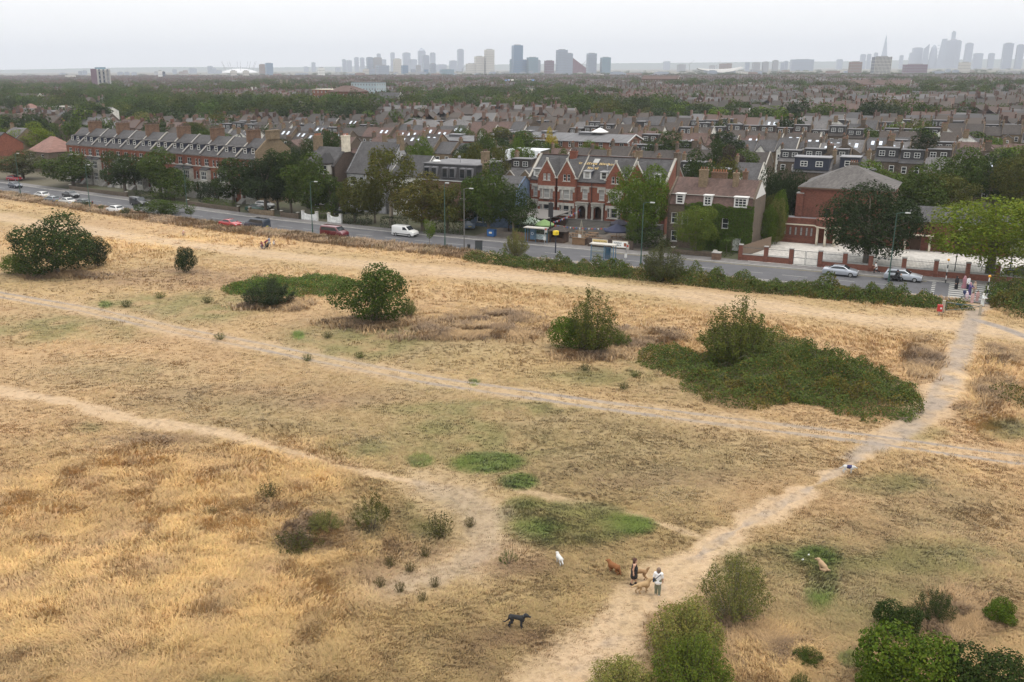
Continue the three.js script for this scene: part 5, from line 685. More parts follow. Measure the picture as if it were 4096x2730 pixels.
{ let p = at(2222, 1013), t = thing('speed_camera', 'yellow speed camera box on a dark post', 'camera', p, 0.5); mesh('pole', cyl(0.11, 0.09, 2.9, 0, 0, 0, 10), mat(0.02, 0.025, 0.04, 0.6), t); mesh('camera_box', bx(0.75, 0.62, 0.55, 0, 3.2, 0), mat(0.75, 0.55, 0.02, 0.5), t); mesh('lens_panel', bx(0.5, 0.3, 0.02, 0.02, 3.2, 0.285), mat(0.5, 0.38, 0.02, 0.5), t);
  // bus shelters and stop flags
  const th = roadAt(20).th, blue = mat(0.05, 0.14, 0.22, 0.5), clear = mat(0.85, 0.9, 0.92, 0.05, { transmission: 1, thickness: 0 });
  const shelter = (pos, turn, lab) => { const s = thing('bus_shelter', lab, 'bus shelter', pos, turn, 'bus shelters'); mesh('roof', bb(-2.0, 2.0, 2.45, 2.58, -0.75, 0.75), M.offwhite, s); for (const x of [-1.75, -0.3, 1.75]) mesh('post', bb(x - 0.05, x + 0.05, 0, 2.45, -0.6, -0.5), blue, s); mesh('post', bb(-1.8, -1.7, 0, 2.45, 0.4, 0.5), blue, s); mesh('glass_panel', bb(-1.65, 1.65, 0.5, 2.2, -0.56, -0.545), clear, s); mesh('poster_panel', bb(-1.3, -0.45, 0.4, 2.2, -0.53, -0.47), mat(0.07, 0.13, 0.2, 0.4), s); mesh('roundel', new THREE.TorusGeometry(0.2, 0.05, 6, 18).translate(-0.87, 1.4, -0.46), mat(0.5, 0.52, 0.55, 0.5), s); mesh('bench', bb(-0.1, 1.5, 0.5, 0.56, -0.45, -0.15), M.redTile, s); return s; };
  shelter(at(2413, 1046).setY(0.11), -th + Math.PI, 'bus shelter with white roof standing behind the verge brambles'); shelter(col(2145, 1.8).setY(0.11), -th, 'bus shelter on the far pavement below the green parasols');
  for (const [q, lab] of [[at(2178, 985), 'grey bus stop pole beside the far shelter'], [at(2503, 1058), 'bus stop pole right of the near shelter']]) { const s = thing('bus_stop', lab, 'bus stop', q, -th, 'bus stop poles'); mesh('pole', cyl(0.07, 0.07, 3.0, 0, 0, 0, 8), M.steel, s); mesh('flag', bb(-0.03, 0.42, 2.2, 3.0, -0.03, 0.03), M.offwhite, s); mesh('flag_disc', new THREE.CylinderGeometry(0.15, 0.15, 0.08, 16).rotateX(Math.PI / 2).translate(0.2, 2.75, 0), mat(0.45, 0.02, 0.02, 0.5), s); mesh('timetable', bb(-0.2, 0.2, 1.0, 1.6, 0.08, 0.12), M.white, s); }
  t = thing('utility_cabinet', 'tall dark utility cabinet on the dry verge', 'cabinet', at(1915, 1008), -th); mesh('cabinet_body', bb(-0.5, 0.5, 0.1, 1.75, -0.3, 0.3), mat(0.035, 0.045, 0.05, 0.6), t); mesh('cabinet_top', bb(-0.54, 0.54, 1.75, 1.82, -0.34, 0.34), M.black, t); mesh('plinth', bb(-0.52, 0.52, 0, 0.1, -0.32, 0.32), M.concrete, t);
  t = thing('litter_bin', 'small dark litter bin left of the utility cabinet', 'bin', at(1875, 1003), -th); mesh('bin_body', cyl(0.24, 0.26, 0.95, 0, 0, 0, 12), mat(0.03, 0.035, 0.04, 0.6), t); mesh('bin_lid', new THREE.SphereGeometry(0.27, 12, 6, 0, 6.3, 0, 1.57).scale(1, 0.6, 1).translate(0, 0.95, 0), M.black, t);
  t = thing('wheeled_bin', 'blue wheeled bin at the driveway entrance', 'bin', at(1967, 948), -th); mesh('bin_body', taper(clean(bb(-0.65, 0.65, 0.15, 1.2, -0.5, 0.5)), 0.1, -0.12), mat(0.02, 0.10, 0.28, 0.5), t); mesh('bin_lid', bb(-0.7, 0.7, 1.2, 1.3, -0.56, 0.56), mat(0.02, 0.08, 0.22, 0.5), t); mesh('bin_label', bb(-0.25, 0.3, 0.65, 0.95, 0.56, 0.58), M.cream, t);
  // white garden walls with gate posts, low brick garden walls
  const gw = (p0, p1, h, m, lab, cap) => { const a = p0, b = p1, L = a.distanceTo(b), s = thing('garden_wall', lab, 'wall', a, -Math.atan2(b.z - a.z, b.x - a.x)); const rows = poly([[0, 0], [L, 0], [L, h], [L * 0.75, h * 0.82], [L * 0.5, h * 0.76], [L * 0.25, h * 0.82], [0, h]], 0.25); mesh('wall', uvBox(clean(cap ? rows : bb(0, L, 0, h, 0, 0.25))), m, s); for (const x of [0, L]) { const q = mesh('gate_post', uvBox(bb(x - 0.22, x + 0.22, 0, h + 0.25, -0.1, 0.34)), m, s); mesh('post_cap', bb(x - 0.27, x + 0.27, h + 0.25, h + 0.36, -0.15, 0.39), M.offwhite, q); } };
  const wp = stone(0.55, 0.55, 0.53);
  gw(col(1215, 3.2), col(1270, 3.2), 1.5, wp, 'white curved garden wall left of the gateway', 1); gw(col(1318, 3.2), col(1365, 3.2), 1.5, wp, 'white curved garden wall right of the gateway', 1);
  gw(col(1005, 3.4), col(1095, 3.4), 1.0, M.stock, 'low brown brick wall before the green car'); gw(col(1130, 3.4), col(1195, 3.4), 1.0, M.stockDark, 'low dark brick wall under the tallest tree'); gw(col(760, 3.4), col(960, 3.4), 0.9, M.stockDark, 'long low brick wall before the terrace'); gw(col(300, 3.4), col(520, 3.4), 0.9, M.stockDark, 'low brick wall at the far terrace gardens');
  gw(col(2700, 3.4), col(2870, 3.4), 0.8, M.stockDark, 'low wall before the ivy-covered house drive');
}
// ---------------------------------------------------------------- wall and railings of the hall
{
  const px = [2972, 3075, 3178, 3296, 3397, 3502, 3638, 3769, 3900, 4022, 4150], pts = px.map(x => col(x, 2.9)), barG = new THREE.CylinderGeometry(0.014, 0.014, 1.35, 5), iron = mat(0.10, 0.12, 0.12, 0.6, { metalness: 0.3 });
  const t = thing('railing_wall', 'low brick wall with pillars and iron railings before the hall', 'wall');
  pts.forEach((p, i) => {
    const th = -roadAt(p.x).th, q = mesh('pillar', uvBox(bb(-0.28, 0.28, 0, 2.35, -0.28, 0.28)), M.hallBrick, t); q.position.copy(p); q.rotation.y = th; mesh('pillar_cap', bb(-0.33, 0.33, 2.35, 2.47, -0.33, 0.33), M.concrete, q);
    if (i === pts.length - 1 || i === 2) return;
    const e = pts[i + 1], L = p.distanceTo(e), a = -Math.atan2(e.z - p.z, e.x - p.x), w = mesh('low_wall', uvBox(bb(0.29, L - 0.29, 0, 0.95, -0.16, 0.16)), M.hallBrick, t); w.position.copy(p); w.rotation.y = a; mesh('coping', bb(0.29, L - 0.29, 0.952, 1.03, -0.2, 0.2), M.concrete, w);
    const f = new THREE.Group(); f.name = 'railing'; f.position.copy(p); f.rotation.y = a; t.add(f); mesh('rail', join([bb(0.29, L - 0.29, 2.0, 2.05, -0.02, 0.02), bb(0.29, L - 0.29, 1.12, 1.16, -0.02, 0.02)]), iron, f); const n = Math.round(L / 0.17); for (let k = 1; k < n; k++) mesh('railing_bar', barG, iron, f).position.set(L * k / n, 1.72, 0);
  });
  const a = pts[2], b = pts[3], L = a.distanceTo(b), g = thing('iron_gate', 'double iron gate between brick pillars before the hall', 'gate', a, -Math.atan2(b.z - a.z, b.x - a.x)); for (const [x0, x1] of [[0.32, L / 2 - 0.04], [L / 2 + 0.04, L - 0.32]]) { mesh('gate_frame', join([bb(x0, x1, 2.15, 2.21, -0.03, 0.03), bb(x0, x1, 0.12, 0.18, -0.03, 0.03), bb(x0, x0 + 0.06, 0.18, 2.15, -0.03, 0.03), bb(x1 - 0.06, x1, 0.18, 2.15, -0.03, 0.03), bb(x0 + 0.06, x1 - 0.06, 1.1, 1.15, -0.03, 0.03)]), iron, g); const n = Math.round((x1 - x0) / 0.17), gb = new THREE.CylinderGeometry(0.014, 0.014, 1.95, 5); for (let k = 1; k < n; k++) mesh('gate_bar', gb, iron, g).position.set(x0 + (x1 - x0) * k / n, 1.16, 0); }
  const s = off(42.3, 2.6); const fb = thing('timber_fence', 'tall timber fence beside the ivy-covered house lane', 'fence', col(2968, 4), -roadAt(44).th + 1.35); for (let k = 0; k < 40; k++) mesh('fence_board', bb(k * 0.28, k * 0.28 + 0.26, 0, 1.9, 0, 0.03 + (k % 2) * 0.012), stone(0.17, 0.12, 0.085), fb);
  // wooden planter and pipe by the lane
  const bq = thing('brick_planter', 'square brick planter on the pavement by the lane', 'planter', at(2866, 1040), -roadAt(40).th); mesh('planter_wall', uvBox(bb(-0.6, 0.6, 0, 1.1, -0.6, 0.6)), M.brownBrick, bq); mesh('planter_cap', bb(-0.66, 0.66, 1.1, 1.2, -0.66, 0.66), M.concrete, bq);
}
// ---------------------------------------------------------------- hotel garden
{
  const th = 28.8 * Math.PI / 180, O = V3(12.6, 0, -172.9), U = V3(Math.cos(th), 0, Math.sin(th)), N = V3(-Math.sin(th), 0, Math.cos(th)), L = (x, z, y = 0) => O.clone().addScaledVector(U, x).addScaledVector(N, z).setY(y);
  const pv = struct('garden_paving', (() => { const g = sheet([[L(-3, 1), L(12, 1), L(27, 1)], [L(-3, 16.4), L(12, 16.2), L(27, 16)]].map(r => r.map(p => p.setY(0.1)))); return uvBox(g.attributes.normal.getY(0) < 0 ? flip(g) : g); })(), stone(0.115, 0.098, 0.082)); pv.userData.label = 'paved beer garden in front of the hotel';
  let t = thing('canopy', 'flat grey canopy roof over the hotel terrace', 'canopy', O, -th); mesh('canopy_roof', join([slab(V3(-1.6, 2.9, 9.6), V3(7.6, 2.9, 9.6), V3(9.3, 3.5, 3.0), V3(0.6, 3.5, 3.0), 0.12)]), stone(0.19, 0.18, 0.17), t); mesh('fascia', join([bb(-1.4, 7.5, 2.5, 2.8, 9.3, 9.38)]), M.black, t); for (const x of [0.2, 2.6, 5.0, 7.2]) for (const z of [3.4, 9.1]) mesh('post', bb(x - 0.07, x + 0.07, 0, 2.8, z - 0.07, z + 0.07), M.woodDark, t); mesh('back_screen', bb(0.3, 8.6, 0.1, 2.2, 3.2, 3.3), M.woodDark, t);
  const para = (x, z, r, h, c, lab, peak = 0.85) => { const s = thing('parasol', lab, 'parasol', L(x, z), 0.3, 'parasols in the hotel garden'); mesh('pole', cyl(0.04, 0.035, h + peak, 0, 0, 0, 8), M.wood, s); mesh('canopy', toCreasedNormals(new THREE.ConeGeometry(r, peak, 8, 1, true).translate(0, h + peak / 2, 0).toNonIndexed(), 0.3), c, s); mesh('valance', new THREE.CylinderGeometry(r, r, 0.22, 8, 1, true).translate(0, h - 0.11, 0), c, s); mesh('base', cyl(0.32, 0.28, 0.1, 0, 0, 0, 10), M.concrete, s); };
  const cloth = (r, g, b) => mat(r, g, b, 0.9, { side: THREE.DoubleSide });
  para(5.4, 11.4, 2.05, 2.5, cloth(0.27, 0.33, 0.27), 'pale green parasol beside the far bus shelter', 0.95); para(8.3, 12.0, 1.75, 2.4, cloth(0.15, 0.24, 0.09), 'lime green parasol right of the pale green one'); para(21.0, 11.4, 2.2, 2.3, cloth(0.035, 0.04, 0.075), 'large navy parasol near the pointed tree', 1.0); para(19.4, 5.6, 1.6, 2.4, cloth(0.03, 0.03, 0.045), 'dark parasol behind the large navy one');
  const pic = (x, z, a, lab) => { const s = thing('picnic_table', lab, 'table', L(x + (z > 6.5 ? z * 0.38 : 0), z, 0.1), -th + a, 'picnic tables in the hotel garden'); for (let k = 0; k < 4; k++) mesh('plank', bb(-0.9, 0.9, 0.72, 0.76, -0.36 + k * 0.185, -0.36 + k * 0.185 + 0.17), M.wood, s); for (const z_ of [-0.75, 0.5]) mesh('bench', bb(-0.9, 0.9, 0.42, 0.46, z_, z_ + 0.25), M.wood, s); for (const x_ of [-0.65, 0.65]) mesh('leg_frame', join([bar(V3(x_, 0, -0.7), V3(x_, 0.72, -0.2), 0.04), bar(V3(x_, 0, 0.7), V3(x_, 0.72, 0.2), 0.04), bar(V3(x_, 0.4, -0.7), V3(x_, 0.4, 0.7), 0.035)]), M.woodDark, s); };
  [[10.2, 7.4, 0.1], [12.6, 7.6, 0], [9.6, 9.6, 0.2], [12.0, 9.8, -0.1], [10.8, 11.6, 0], [13.2, 12.2, 0.2], [16.6, 9.2, 0.1], [18.4, 11, 0], [12.4, 13.6, 0.1], [16.0, 13.4, 0], [7.6, 10.4, 0], [2.6, 6.0, 0], [6.2, 6.2, 0]].forEach(([x, z, a], i) => pic(x, z, a, ['wooden picnic table left of the steps', 'wooden picnic table at the foot of the steps', 'picnic table left in the second garden row', 'picnic table in the middle of the garden', 'picnic table behind the thatched hut', 'picnic table left of the navy parasol', 'picnic table behind the navy parasol', 'picnic table right of the navy parasol', 'picnic table near the brown bar counter', 'picnic table below the navy parasol', 'picnic table right of the lime parasol', 'picnic table left under the canopy', 'picnic table right under the canopy'][i]));
  t = thing('thatched_hut', 'small dark garden hut with a hipped shingle roof', 'hut', L(12.2, 14.6), -th); mesh('hut_wall', uvBox(join([bb(-1.3, -1.1, 0, 2.0, -0.9, 0.9), bb(1.1, 1.3, 0, 2.0, -0.9, 0.9), bb(-1.1, 1.1, 0, 0.9, 0.75, 0.9), bb(-1.1, 1.1, 0, 2.0, -0.9, -0.8)])), M.woodDark, t); mesh('hut_roof', hipRoof(-1.3, 1.3, -0.9, 0.9, 2.0, 2.9, 0.35, 0.9), M.brownTile, t);
  t = thing('bar_counter', 'brown timber bar counter at the garden entrance', 'counter', L(15.0, 14.9), -th); mesh('counter_front', bb(0, 2.2, 0, 1.2, 0.9, 1.0), M.wood, t); mesh('counter_side', bb(2.1, 2.2, 0, 1.2, -1.6, 0.89), M.woodDark, t); mesh('counter_top', join([bb(-0.1, 2.3, 1.2, 1.28, 0.7, 1.1)]), M.wood, t); mesh('menu_board', bb(1.0, 1.5, 1.3, 1.8, 0.8, 0.84), M.white, t);
  // garden front wall with boards
  const cv = (w, h, draw) => { const c = document.createElement('canvas'); c.width = w; c.height = h; draw(c.getContext('2d'), w, h); const q = new THREE.CanvasTexture(c); q.colorSpace = THREE.SRGBColorSpace; return new THREE.MeshStandardMaterial({ map: q, roughness: 0.7 }); };
  const board = (par, x0, x1, y0, y1, m) => { mesh('sign_frame', bb(x0 - 0.12, x1 + 0.12, y0 - 0.1, y1 + 0.1, 0.32, 0.37), M.cream, par); mesh('sign_board', new THREE.PlaneGeometry(x1 - x0, y1 - y0).translate((x0 + x1) / 2, (y0 + y1) / 2, 0.376), m, par); };
  t = thing('garden_front_wall', 'low brown garden wall with white notice board below the parasols', 'wall', L(4.6, 16.0), -th); mesh('wall', uvBox(bb(0, 6.4, 0, 1.5, 0, 0.3)), M.brownBrick, t); mesh('hedge_top', leafGeo(...(() => { const R = rng(55), P = [], D = [], Z = []; for (let k = 0; k < 900; k++) { P.push(V3(R() * 6.4, 1.5 + R() * 0.5, R() * 0.4)); D.push(V3(0, 1, 0.5)); Z.push(0.2); } return [P, D, Z]; })(), 56), G.deep, t);
  board(t, 4.0, 5.9, 0.55, 1.35, cv(256, 96, (c, w, h) => { c.fillStyle = '#e8e6e0'; c.fillRect(0, 0, w, h); c.fillStyle = '#555'; c.fillRect(100, 12, 60, 8); c.fillStyle = '#888'; for (let k = 0; k < 3; k++) c.fillRect(26, 38 + k * 16, 200 - k * 30, 5); }));
  t = thing('garden_front_wall', 'low brown garden wall with gold and white sign boards', 'wall', L(17.8, 15.8), -th); mesh('wall', uvBox(bb(0, 7.6, 0, 1.5, 0, 0.3)), M.darkBrick, t);
  board(t, 0.9, 3.3, 0.5, 1.3, cv(256, 84, (c, w, h) => { c.fillStyle = '#cbb173'; c.fillRect(0, 0, w, h); c.fillStyle = '#4d3a17'; c.font = 'italic bold 40px serif'; c.fillText('Fresh Coffee', 14, 52); c.fillRect(30, 66, 190, 4); })); board(t, 4.3, 6.7, 0.4, 1.3, cv(256, 96, (c, w, h) => { c.fillStyle = '#e9e8e4'; c.fillRect(0, 0, w, h); c.fillStyle = '#151515'; c.font = 'bold 36px sans-serif'; c.fillText('SUNDAY', 14, 42); c.fillText('LUNCH', 26, 80); c.fillStyle = '#8a4b2a'; c.fillRect(196, 20, 46, 60); }));
  t = thing('pub_sign', 'tall black sign post with an arched bracket', 'sign', L(10.9, 15.4), -th); mesh('post', join([cyl(0.22, 0.2, 1.6, 0, 0, 0, 10), cyl(0.1, 0.09, 5.2, 0, 1.6, 0, 10)]), M.black, t); mesh('bracket', new THREE.TorusGeometry(0.42, 0.04, 6, 18, Math.PI).translate(0, 6.9, 0), M.black, t); mesh('sign_board', bb(-0.42, 0.42, 4.2, 6.6, -0.05, 0.05), M.black, t);
  for (const [a, b, lab] of [[L(11.1, 15.2, 3.4), L(11, 2.2, 3.9), 'string of small flags from the sign post to the porch'], [L(11.1, 15.2, 3.0), L(19.6, 12, 2.6), 'string of small flags across the garden to the navy parasol']]) { const s = thing('bunting', lab, 'bunting', null, 0, 'bunting over the hotel garden'), c = new THREE.QuadraticBezierCurve3(a, a.clone().lerp(b, 0.5).add(V3(0, -0.5, 0)), b); mesh('string', new THREE.TubeGeometry(c, 16, 0.012, 4), M.offwhite, s); for (let k = 1; k < 18; k++) { const p = c.getPoint(k / 18), f = mesh('flag', clean(poly([[-0.14, 0], [0.14, 0], [0, -0.34]], 0.012)), [M.white, mat(0.5, 0.05, 0.05, 0.8), mat(0.05, 0.1, 0.35, 0.8)][k % 3], s); f.position.copy(p); f.rotation.y = -th; } }
  t = thing('obelisk_trellis', 'slender wire garden obelisk beside the steps', 'trellis', L(15.0, 12.0), 0); mesh('trellis_rods', join([0, 1, 2, 3, 4, 5].map(k => bar(V3(Math.cos(k * 1.047) * 0.75, 0, Math.sin(k * 1.047) * 0.75), V3(0, 3.6, 0), 0.03, 0.02))), stone(0.3, 0.28, 0.22), t); mesh('trellis_ring', join([0.8, 1.8, 2.7].map(y => new THREE.TorusGeometry(0.75 * (1 - y / 3.6), 0.02, 5, 16).rotateX(Math.PI / 2).translate(0, y, 0))), stone(0.3, 0.28, 0.22), t);
}
// ---------------------------------------------------------------- gate on the common
{
  const a = at(3772, 1250), b = at(3920, 1262), L = a.distanceTo(b), t = thing('barrier_gate', 'single-bar steel barrier gate across the path entrance', 'gate', a, -Math.atan2(b.z - a.z, b.x - a.x)), g = mat(0.13, 0.15, 0.15, 0.5, { metalness: 0.4 });
  mesh('hinge_post', bb(-0.16, 0.16, 0, 1.45, -0.16, 0.16), stone(0.3, 0.27, 0.22), t); mesh('latch_post', bb(L - 0.13, L + 0.13, 0, 1.3, -0.13, 0.13), stone(0.30, 0.26, 0.2), t); mesh('top_bar', bar(V3(0.3, 1.25, 0), V3(L - 0.15, 1.05, 0), 0.05), g, t); mesh('brace_bar', bar(V3(0.3, 0.25, 0), V3(L - 0.2, 0.98, 0), 0.035), g, t); mesh('hinge_bar', bar(V3(0.3, 0.2, 0), V3(0.3, 1.3, 0), 0.045), g, t); mesh('strut', bar(V3(L * 0.5, 0.58, 0), V3(L * 0.5, 1.16, 0), 0.03), g, t); mesh('sign_plate', bb(L * 0.32, L * 0.5, 1.02, 1.22, 0.05, 0.08), mat(0.02, 0.06, 0.07, 0.5), t);
  const r = thing('red_dog_bin', 'red dog waste bin left of the barrier gate', 'bin', at(3757, 1262), -0.4); mesh('bin_body', join([bb(-0.28, 0.28, 0.5, 1.25, -0.22, 0.22)]), mat(0.36, 0.02, 0.02, 0.5), r); mesh('bin_post', bb(-0.06, 0.06, 0, 0.5, -0.06, 0.06), M.steel, r); mesh('bin_label', bb(0.02, 0.2, 0.8, 1.0, 0.221, 0.23), M.white, r);
  for (const [px, py, lab] of [[1010, 2658 - 0, 0], [770, 2660, 'scrap of white paper lying in the golden grass'], [3212, 2248, 'white scrap left of the sitting dog'], [3236, 2228, 'white scrap above the other near the sitting dog']]) { if (!lab) continue; const s = thing('paper_scrap', lab, 'litter', at(px, py), 0.7); mesh('paper', sheet([[V3(-0.08, 0.12, -0.05), V3(0.08, 0.16, -0.05)], [V3(-0.07, 0.14, 0.05), V3(0.09, 0.1, 0.06)]]), mat(0.75, 0.75, 0.74, 0.8, { side: THREE.DoubleSide }), s); }
}
// ---------------------------------------------------------------- bodies: a smooth field round tapered bones, meshed with surface nets
function fieldMesh(bones, cell, k = 0.03) {
  let lo = [1e9, 1e9, 1e9], hi = [-1e9, -1e9, -1e9]; for (const b of bones) for (let i = 0; i < 3; i++) { const r = Math.max(b[6], b[7]) + 2 * cell; lo[i] = Math.min(lo[i], b[i] - r, b[i + 3] - r); hi[i] = Math.max(hi[i], b[i] + r, b[i + 3] + r); }
  const n = [0, 1, 2].map(i => Math.ceil((hi[i] - lo[i]) / cell) + 2), F = new Float32Array(n[0] * n[1] * n[2]), pre = bones.map(b => { const d = [b[3] - b[0], b[4] - b[1], b[5] - b[2]]; return [...b, ...d, d[0] * d[0] + d[1] * d[1] + d[2] * d[2] || 1e-9]; });
  const f = (x, y, z) => { let s = 0; for (const b of pre) { const px = x - b[0], py = y - b[1], pz = z - b[2], t = clamp((px * b[8] + py * b[9] + pz * b[10]) / b[11]), dx = px - b[8] * t, dy = py - b[9] * t, dz = pz - b[10] * t, d = Math.sqrt(dx * dx + dy * dy + dz * dz) - (b[6] + (b[7] - b[6]) * t); if (d < 0.35) s += Math.exp(-d / k * 1.0); } return s > 0 ? -k * Math.log(s) : 1; };
  const id = (i, j, l) => (l * n[1] + j) * n[0] + i; for (let l = 0; l < n[2]; l++) for (let j = 0; j < n[1]; j++) for (let i = 0; i < n[0]; i++) F[id(i, j, l)] = f(lo[0] + i * cell, lo[1] + j * cell, lo[2] + l * cell);
  const vi = new Int32Array(F.length).fill(-1), pos = [], idx = [], E = [[0, 1], [0, 2], [0, 4], [1, 3], [1, 5], [2, 3], [2, 6], [3, 7], [4, 5], [4, 6], [5, 7], [6, 7]];
  for (let l = 0; l < n[2] - 1; l++) for (let j = 0; j < n[1] - 1; j++) for (let i = 0; i < n[0] - 1; i++) { const v = []; let m = 0; for (let c = 0; c < 8; c++) { const q = F[id(i + (c & 1), j + (c >> 1 & 1), l + (c >> 2))]; v.push(q); if (q < 0) m |= 1 << c; } if (m === 0 || m === 255) continue; let s = [0, 0, 0], cn = 0; for (const [a, b] of E) { if ((v[a] < 0) === (v[b] < 0)) continue; const t = v[a] / (v[a] - v[b]); for (let q = 0; q < 3; q++) { const A = a >> q & 1, B = b >> q & 1; s[q] += A + (B - A) * t; } cn++; } vi[id(i, j, l)] = pos.length / 3; pos.push(lo[0] + (i + s[0] / cn) * cell, lo[1] + (j + s[1] / cn) * cell, lo[2] + (l + s[2] / cn) * cell); }
  const quad = (a, b, c, d, fl) => { if (a < 0 || b < 0 || c < 0 || d < 0) return; if (fl) idx.push(a, c, b, a, d, c); else idx.push(a, b, c, a, c, d); };
  for (let l = 1; l < n[2] - 1; l++) for (let j = 1; j < n[1] - 1; j++) for (let i = 1; i < n[0] - 1; i++) { const q = F[id(i, j, l)] < 0; if (q !== F[id(i + 1, j, l)] < 0) quad(vi[id(i, j - 1, l - 1)], vi[id(i, j, l - 1)], vi[id(i, j, l)], vi[id(i, j - 1, l)], !q); if (q !== F[id(i, j + 1, l)] < 0) quad(vi[id(i - 1, j, l - 1)], vi[id(i - 1, j, l)], vi[id(i, j, l)], vi[id(i, j, l - 1)], !q); if (q !== F[id(i, j, l + 1)] < 0) quad(vi[id(i - 1, j - 1, l)], vi[id(i, j - 1, l)], vi[id(i, j, l)], vi[id(i - 1, j, l)], !q); }
  const g = new THREE.BufferGeometry(); g.setAttribute('position', new THREE.Float32BufferAttribute(pos, 3)); g.setIndex(idx); g.computeVertexNormals(); return g;
}
const skin = mat(0.46, 0.27, 0.19, 0.6), skinDark = mat(0.22, 0.12, 0.08, 0.6);
// pose: hips height is found from the legs; angles in radians, forward is +x
function person(label, pos, turn, o) {
  const H = o.h || 1.65, s = H / 1.7, c = o.cell || 0.024, V = (x, y, z) => V3(x, y, z), t = thing('person', label, 'person', pos, turn, o.group);
  const bend = o.bend || 0, hipY = (o.hip ?? 0.90), hip = V(0, hipY, 0), up = (d, z = 0, f = 0) => V(hip.x + Math.sin(bend) * d + Math.cos(bend) * f, hip.y + Math.cos(bend) * d - Math.sin(bend) * f, z);
  const chest = up(0.36), neck = up(0.52), head = up(0.66, 0, 0.03), B = [], b = (p, q, r0, r1) => [p.x, p.y, p.z, q.x, q.y, q.z, r0, r1].map(v => v * s);
  const wd = o.wide || 1, legs = [], arms = [];
  for (const z of [-1, 1]) {
    const L = z < 0 ? o.legR || {} : o.legL || {}, a = L.a || 0, kn = L.k || 0, h0 = V(0, hipY - 0.02, z * 0.09), k0 = V(Math.sin(a) * 0.43, h0.y - Math.cos(a) * 0.43, z * 0.10), f0 = V(k0.x + Math.sin(a - kn) * 0.42, k0.y - Math.cos(a - kn) * 0.42, z * 0.10), toe = V(f0.x + 0.17, Math.max(0.035, f0.y - 0.03), z * 0.12);
    legs.push([h0, k0, f0, toe]); const A = z < 0 ? o.armR || {} : o.armL || {}, sh = up(0.44, z * 0.185 * wd), aa = (A.a || 0) + bend * 0.6, el = A.e ?? 0.25, out = A.o ?? 0.12, e0 = V(sh.x + Math.sin(aa) * 0.27, sh.y - Math.cos(aa) * 0.27, sh.z + z * out * 0.27), w0 = V(e0.x + Math.sin(aa + el) * 0.25, e0.y - Math.cos(aa + el) * 0.25, e0.z + z * (out * 0.5) * 0.2 - z * (A.i || 0) * 0.2); arms.push([sh, e0, w0, aa + el]);
  }
  const face = V(head.x + 0.085, head.y - 0.02, 0);
  B.push(b(up(0.0, -0.07), up(0.0, 0.07), 0.125 * wd, 0.125 * wd), b(up(0.02), up(0.2), 0.125 * wd, 0.105 * wd), b(up(0.2), chest, 0.11 * wd, 0.125 * wd), b(up(0.42, -0.13 * wd), up(0.42, 0.13 * wd), 0.075, 0.075), b(neck, head, 0.05, 0.055), b(V(head.x - 0.015, head.y + 0.03, 0), V(head.x + 0.02, head.y + 0.0, 0), 0.098, 0.085), b(V(head.x + 0.03, head.y - 0.06, 0), V(head.x + 0.055, head.y - 0.075, 0), 0.06, 0.045), b(face, V(face.x + 0.022, face.y - 0.02, 0), 0.016, 0.018), b(V(head.x, head.y - 0.01, 0.09), V(head.x, head.y - 0.03, 0.092), 0.02, 0.016), b(V(head.x, head.y - 0.01, -0.09), V(head.x, head.y - 0.03, -0.092), 0.02, 0.016));
  for (const [h, k, f, e] of legs) B.push(b(h, k, 0.088 * wd, 0.058), b(k, f, 0.058, 0.038), b(f, e, 0.04, 0.032));
  const fing = []; for (const [sh, e, w, aw] of arms) {
    B.push(b(sh, e, 0.055 * wd, 0.043), b(e, w, 0.043, 0.028)); const d = V(Math.sin(aw), -Math.cos(aw), 0), sd = V(Math.cos(aw), Math.sin(aw), 0), palm = w.clone().addScaledVector(d, 0.085); B.push(b(w, palm, 0.03, 0.034)); const cur = V(0, 0, w.z > 0 ? -1 : 1);
    [0.072, 0.084, 0.078, 0.06].forEach((l, q) => { const r = palm.clone().addScaledVector(sd, 0.03 - q * 0.02), m = r.clone().addScaledVector(d, l * 0.55), e2 = m.clone().addScaledVector(d, l * 0.35).addScaledVector(cur, l * 0.3); fing.push(b(r, m, 0.0098, 0.009), b(m, e2, 0.009, 0.008)); }); const th0 = w.clone().addScaledVector(d, 0.03).addScaledVector(sd, 0.03), th1 = th0.clone().addScaledVector(sd, 0.03).addScaledVector(d, 0.03); fing.push(b(th0, th1, 0.012, 0.011), b(th1, th1.clone().addScaledVector(d, 0.03), 0.011, 0.009), b(w.clone().addScaledVector(d, 0.03), palm, 0.026, 0.030));
  }
  const body = o.fine ? join([fieldMesh(B, c * s, 0.018), fieldMesh(fing.slice(0, fing.length / 2), 0.006, 0.004), fieldMesh(fing.slice(fing.length / 2), 0.006, 0.004)]) : join([fieldMesh(B.concat(fing), c * s, 0.018)]);
  mesh('body', body, o.skin || skin, t);
  const cloth = (name, list, m, kk = 0.03) => mesh(name, fieldMesh(list, c * s * 0.9, kk), m, t);
  const sl = o.sleeve ?? 0.6;
  if (o.top) { const L = [b(up(-0.10, -0.05), up(-0.10, 0.05), 0.148 * wd, 0.148 * wd), b(up(-0.1), up(0.2), 0.158 * wd, 0.13 * wd), b(up(0.2), up(0.38), 0.13 * wd, 0.14 * wd), b(up(0.43, -0.13 * wd), up(0.43, 0.13 * wd), 0.088, 0.088)]; if (sl > 0) for (const [sh, e, w] of arms) { if (sl <= 1) L.push(b(sh, sh.clone().lerp(e, sl), 0.075 * wd, 0.07)); else L.push(b(sh, e, 0.075, 0.06), b(e, e.clone().lerp(w, sl - 1), 0.06, 0.05)); } cloth('top', L, o.top); }
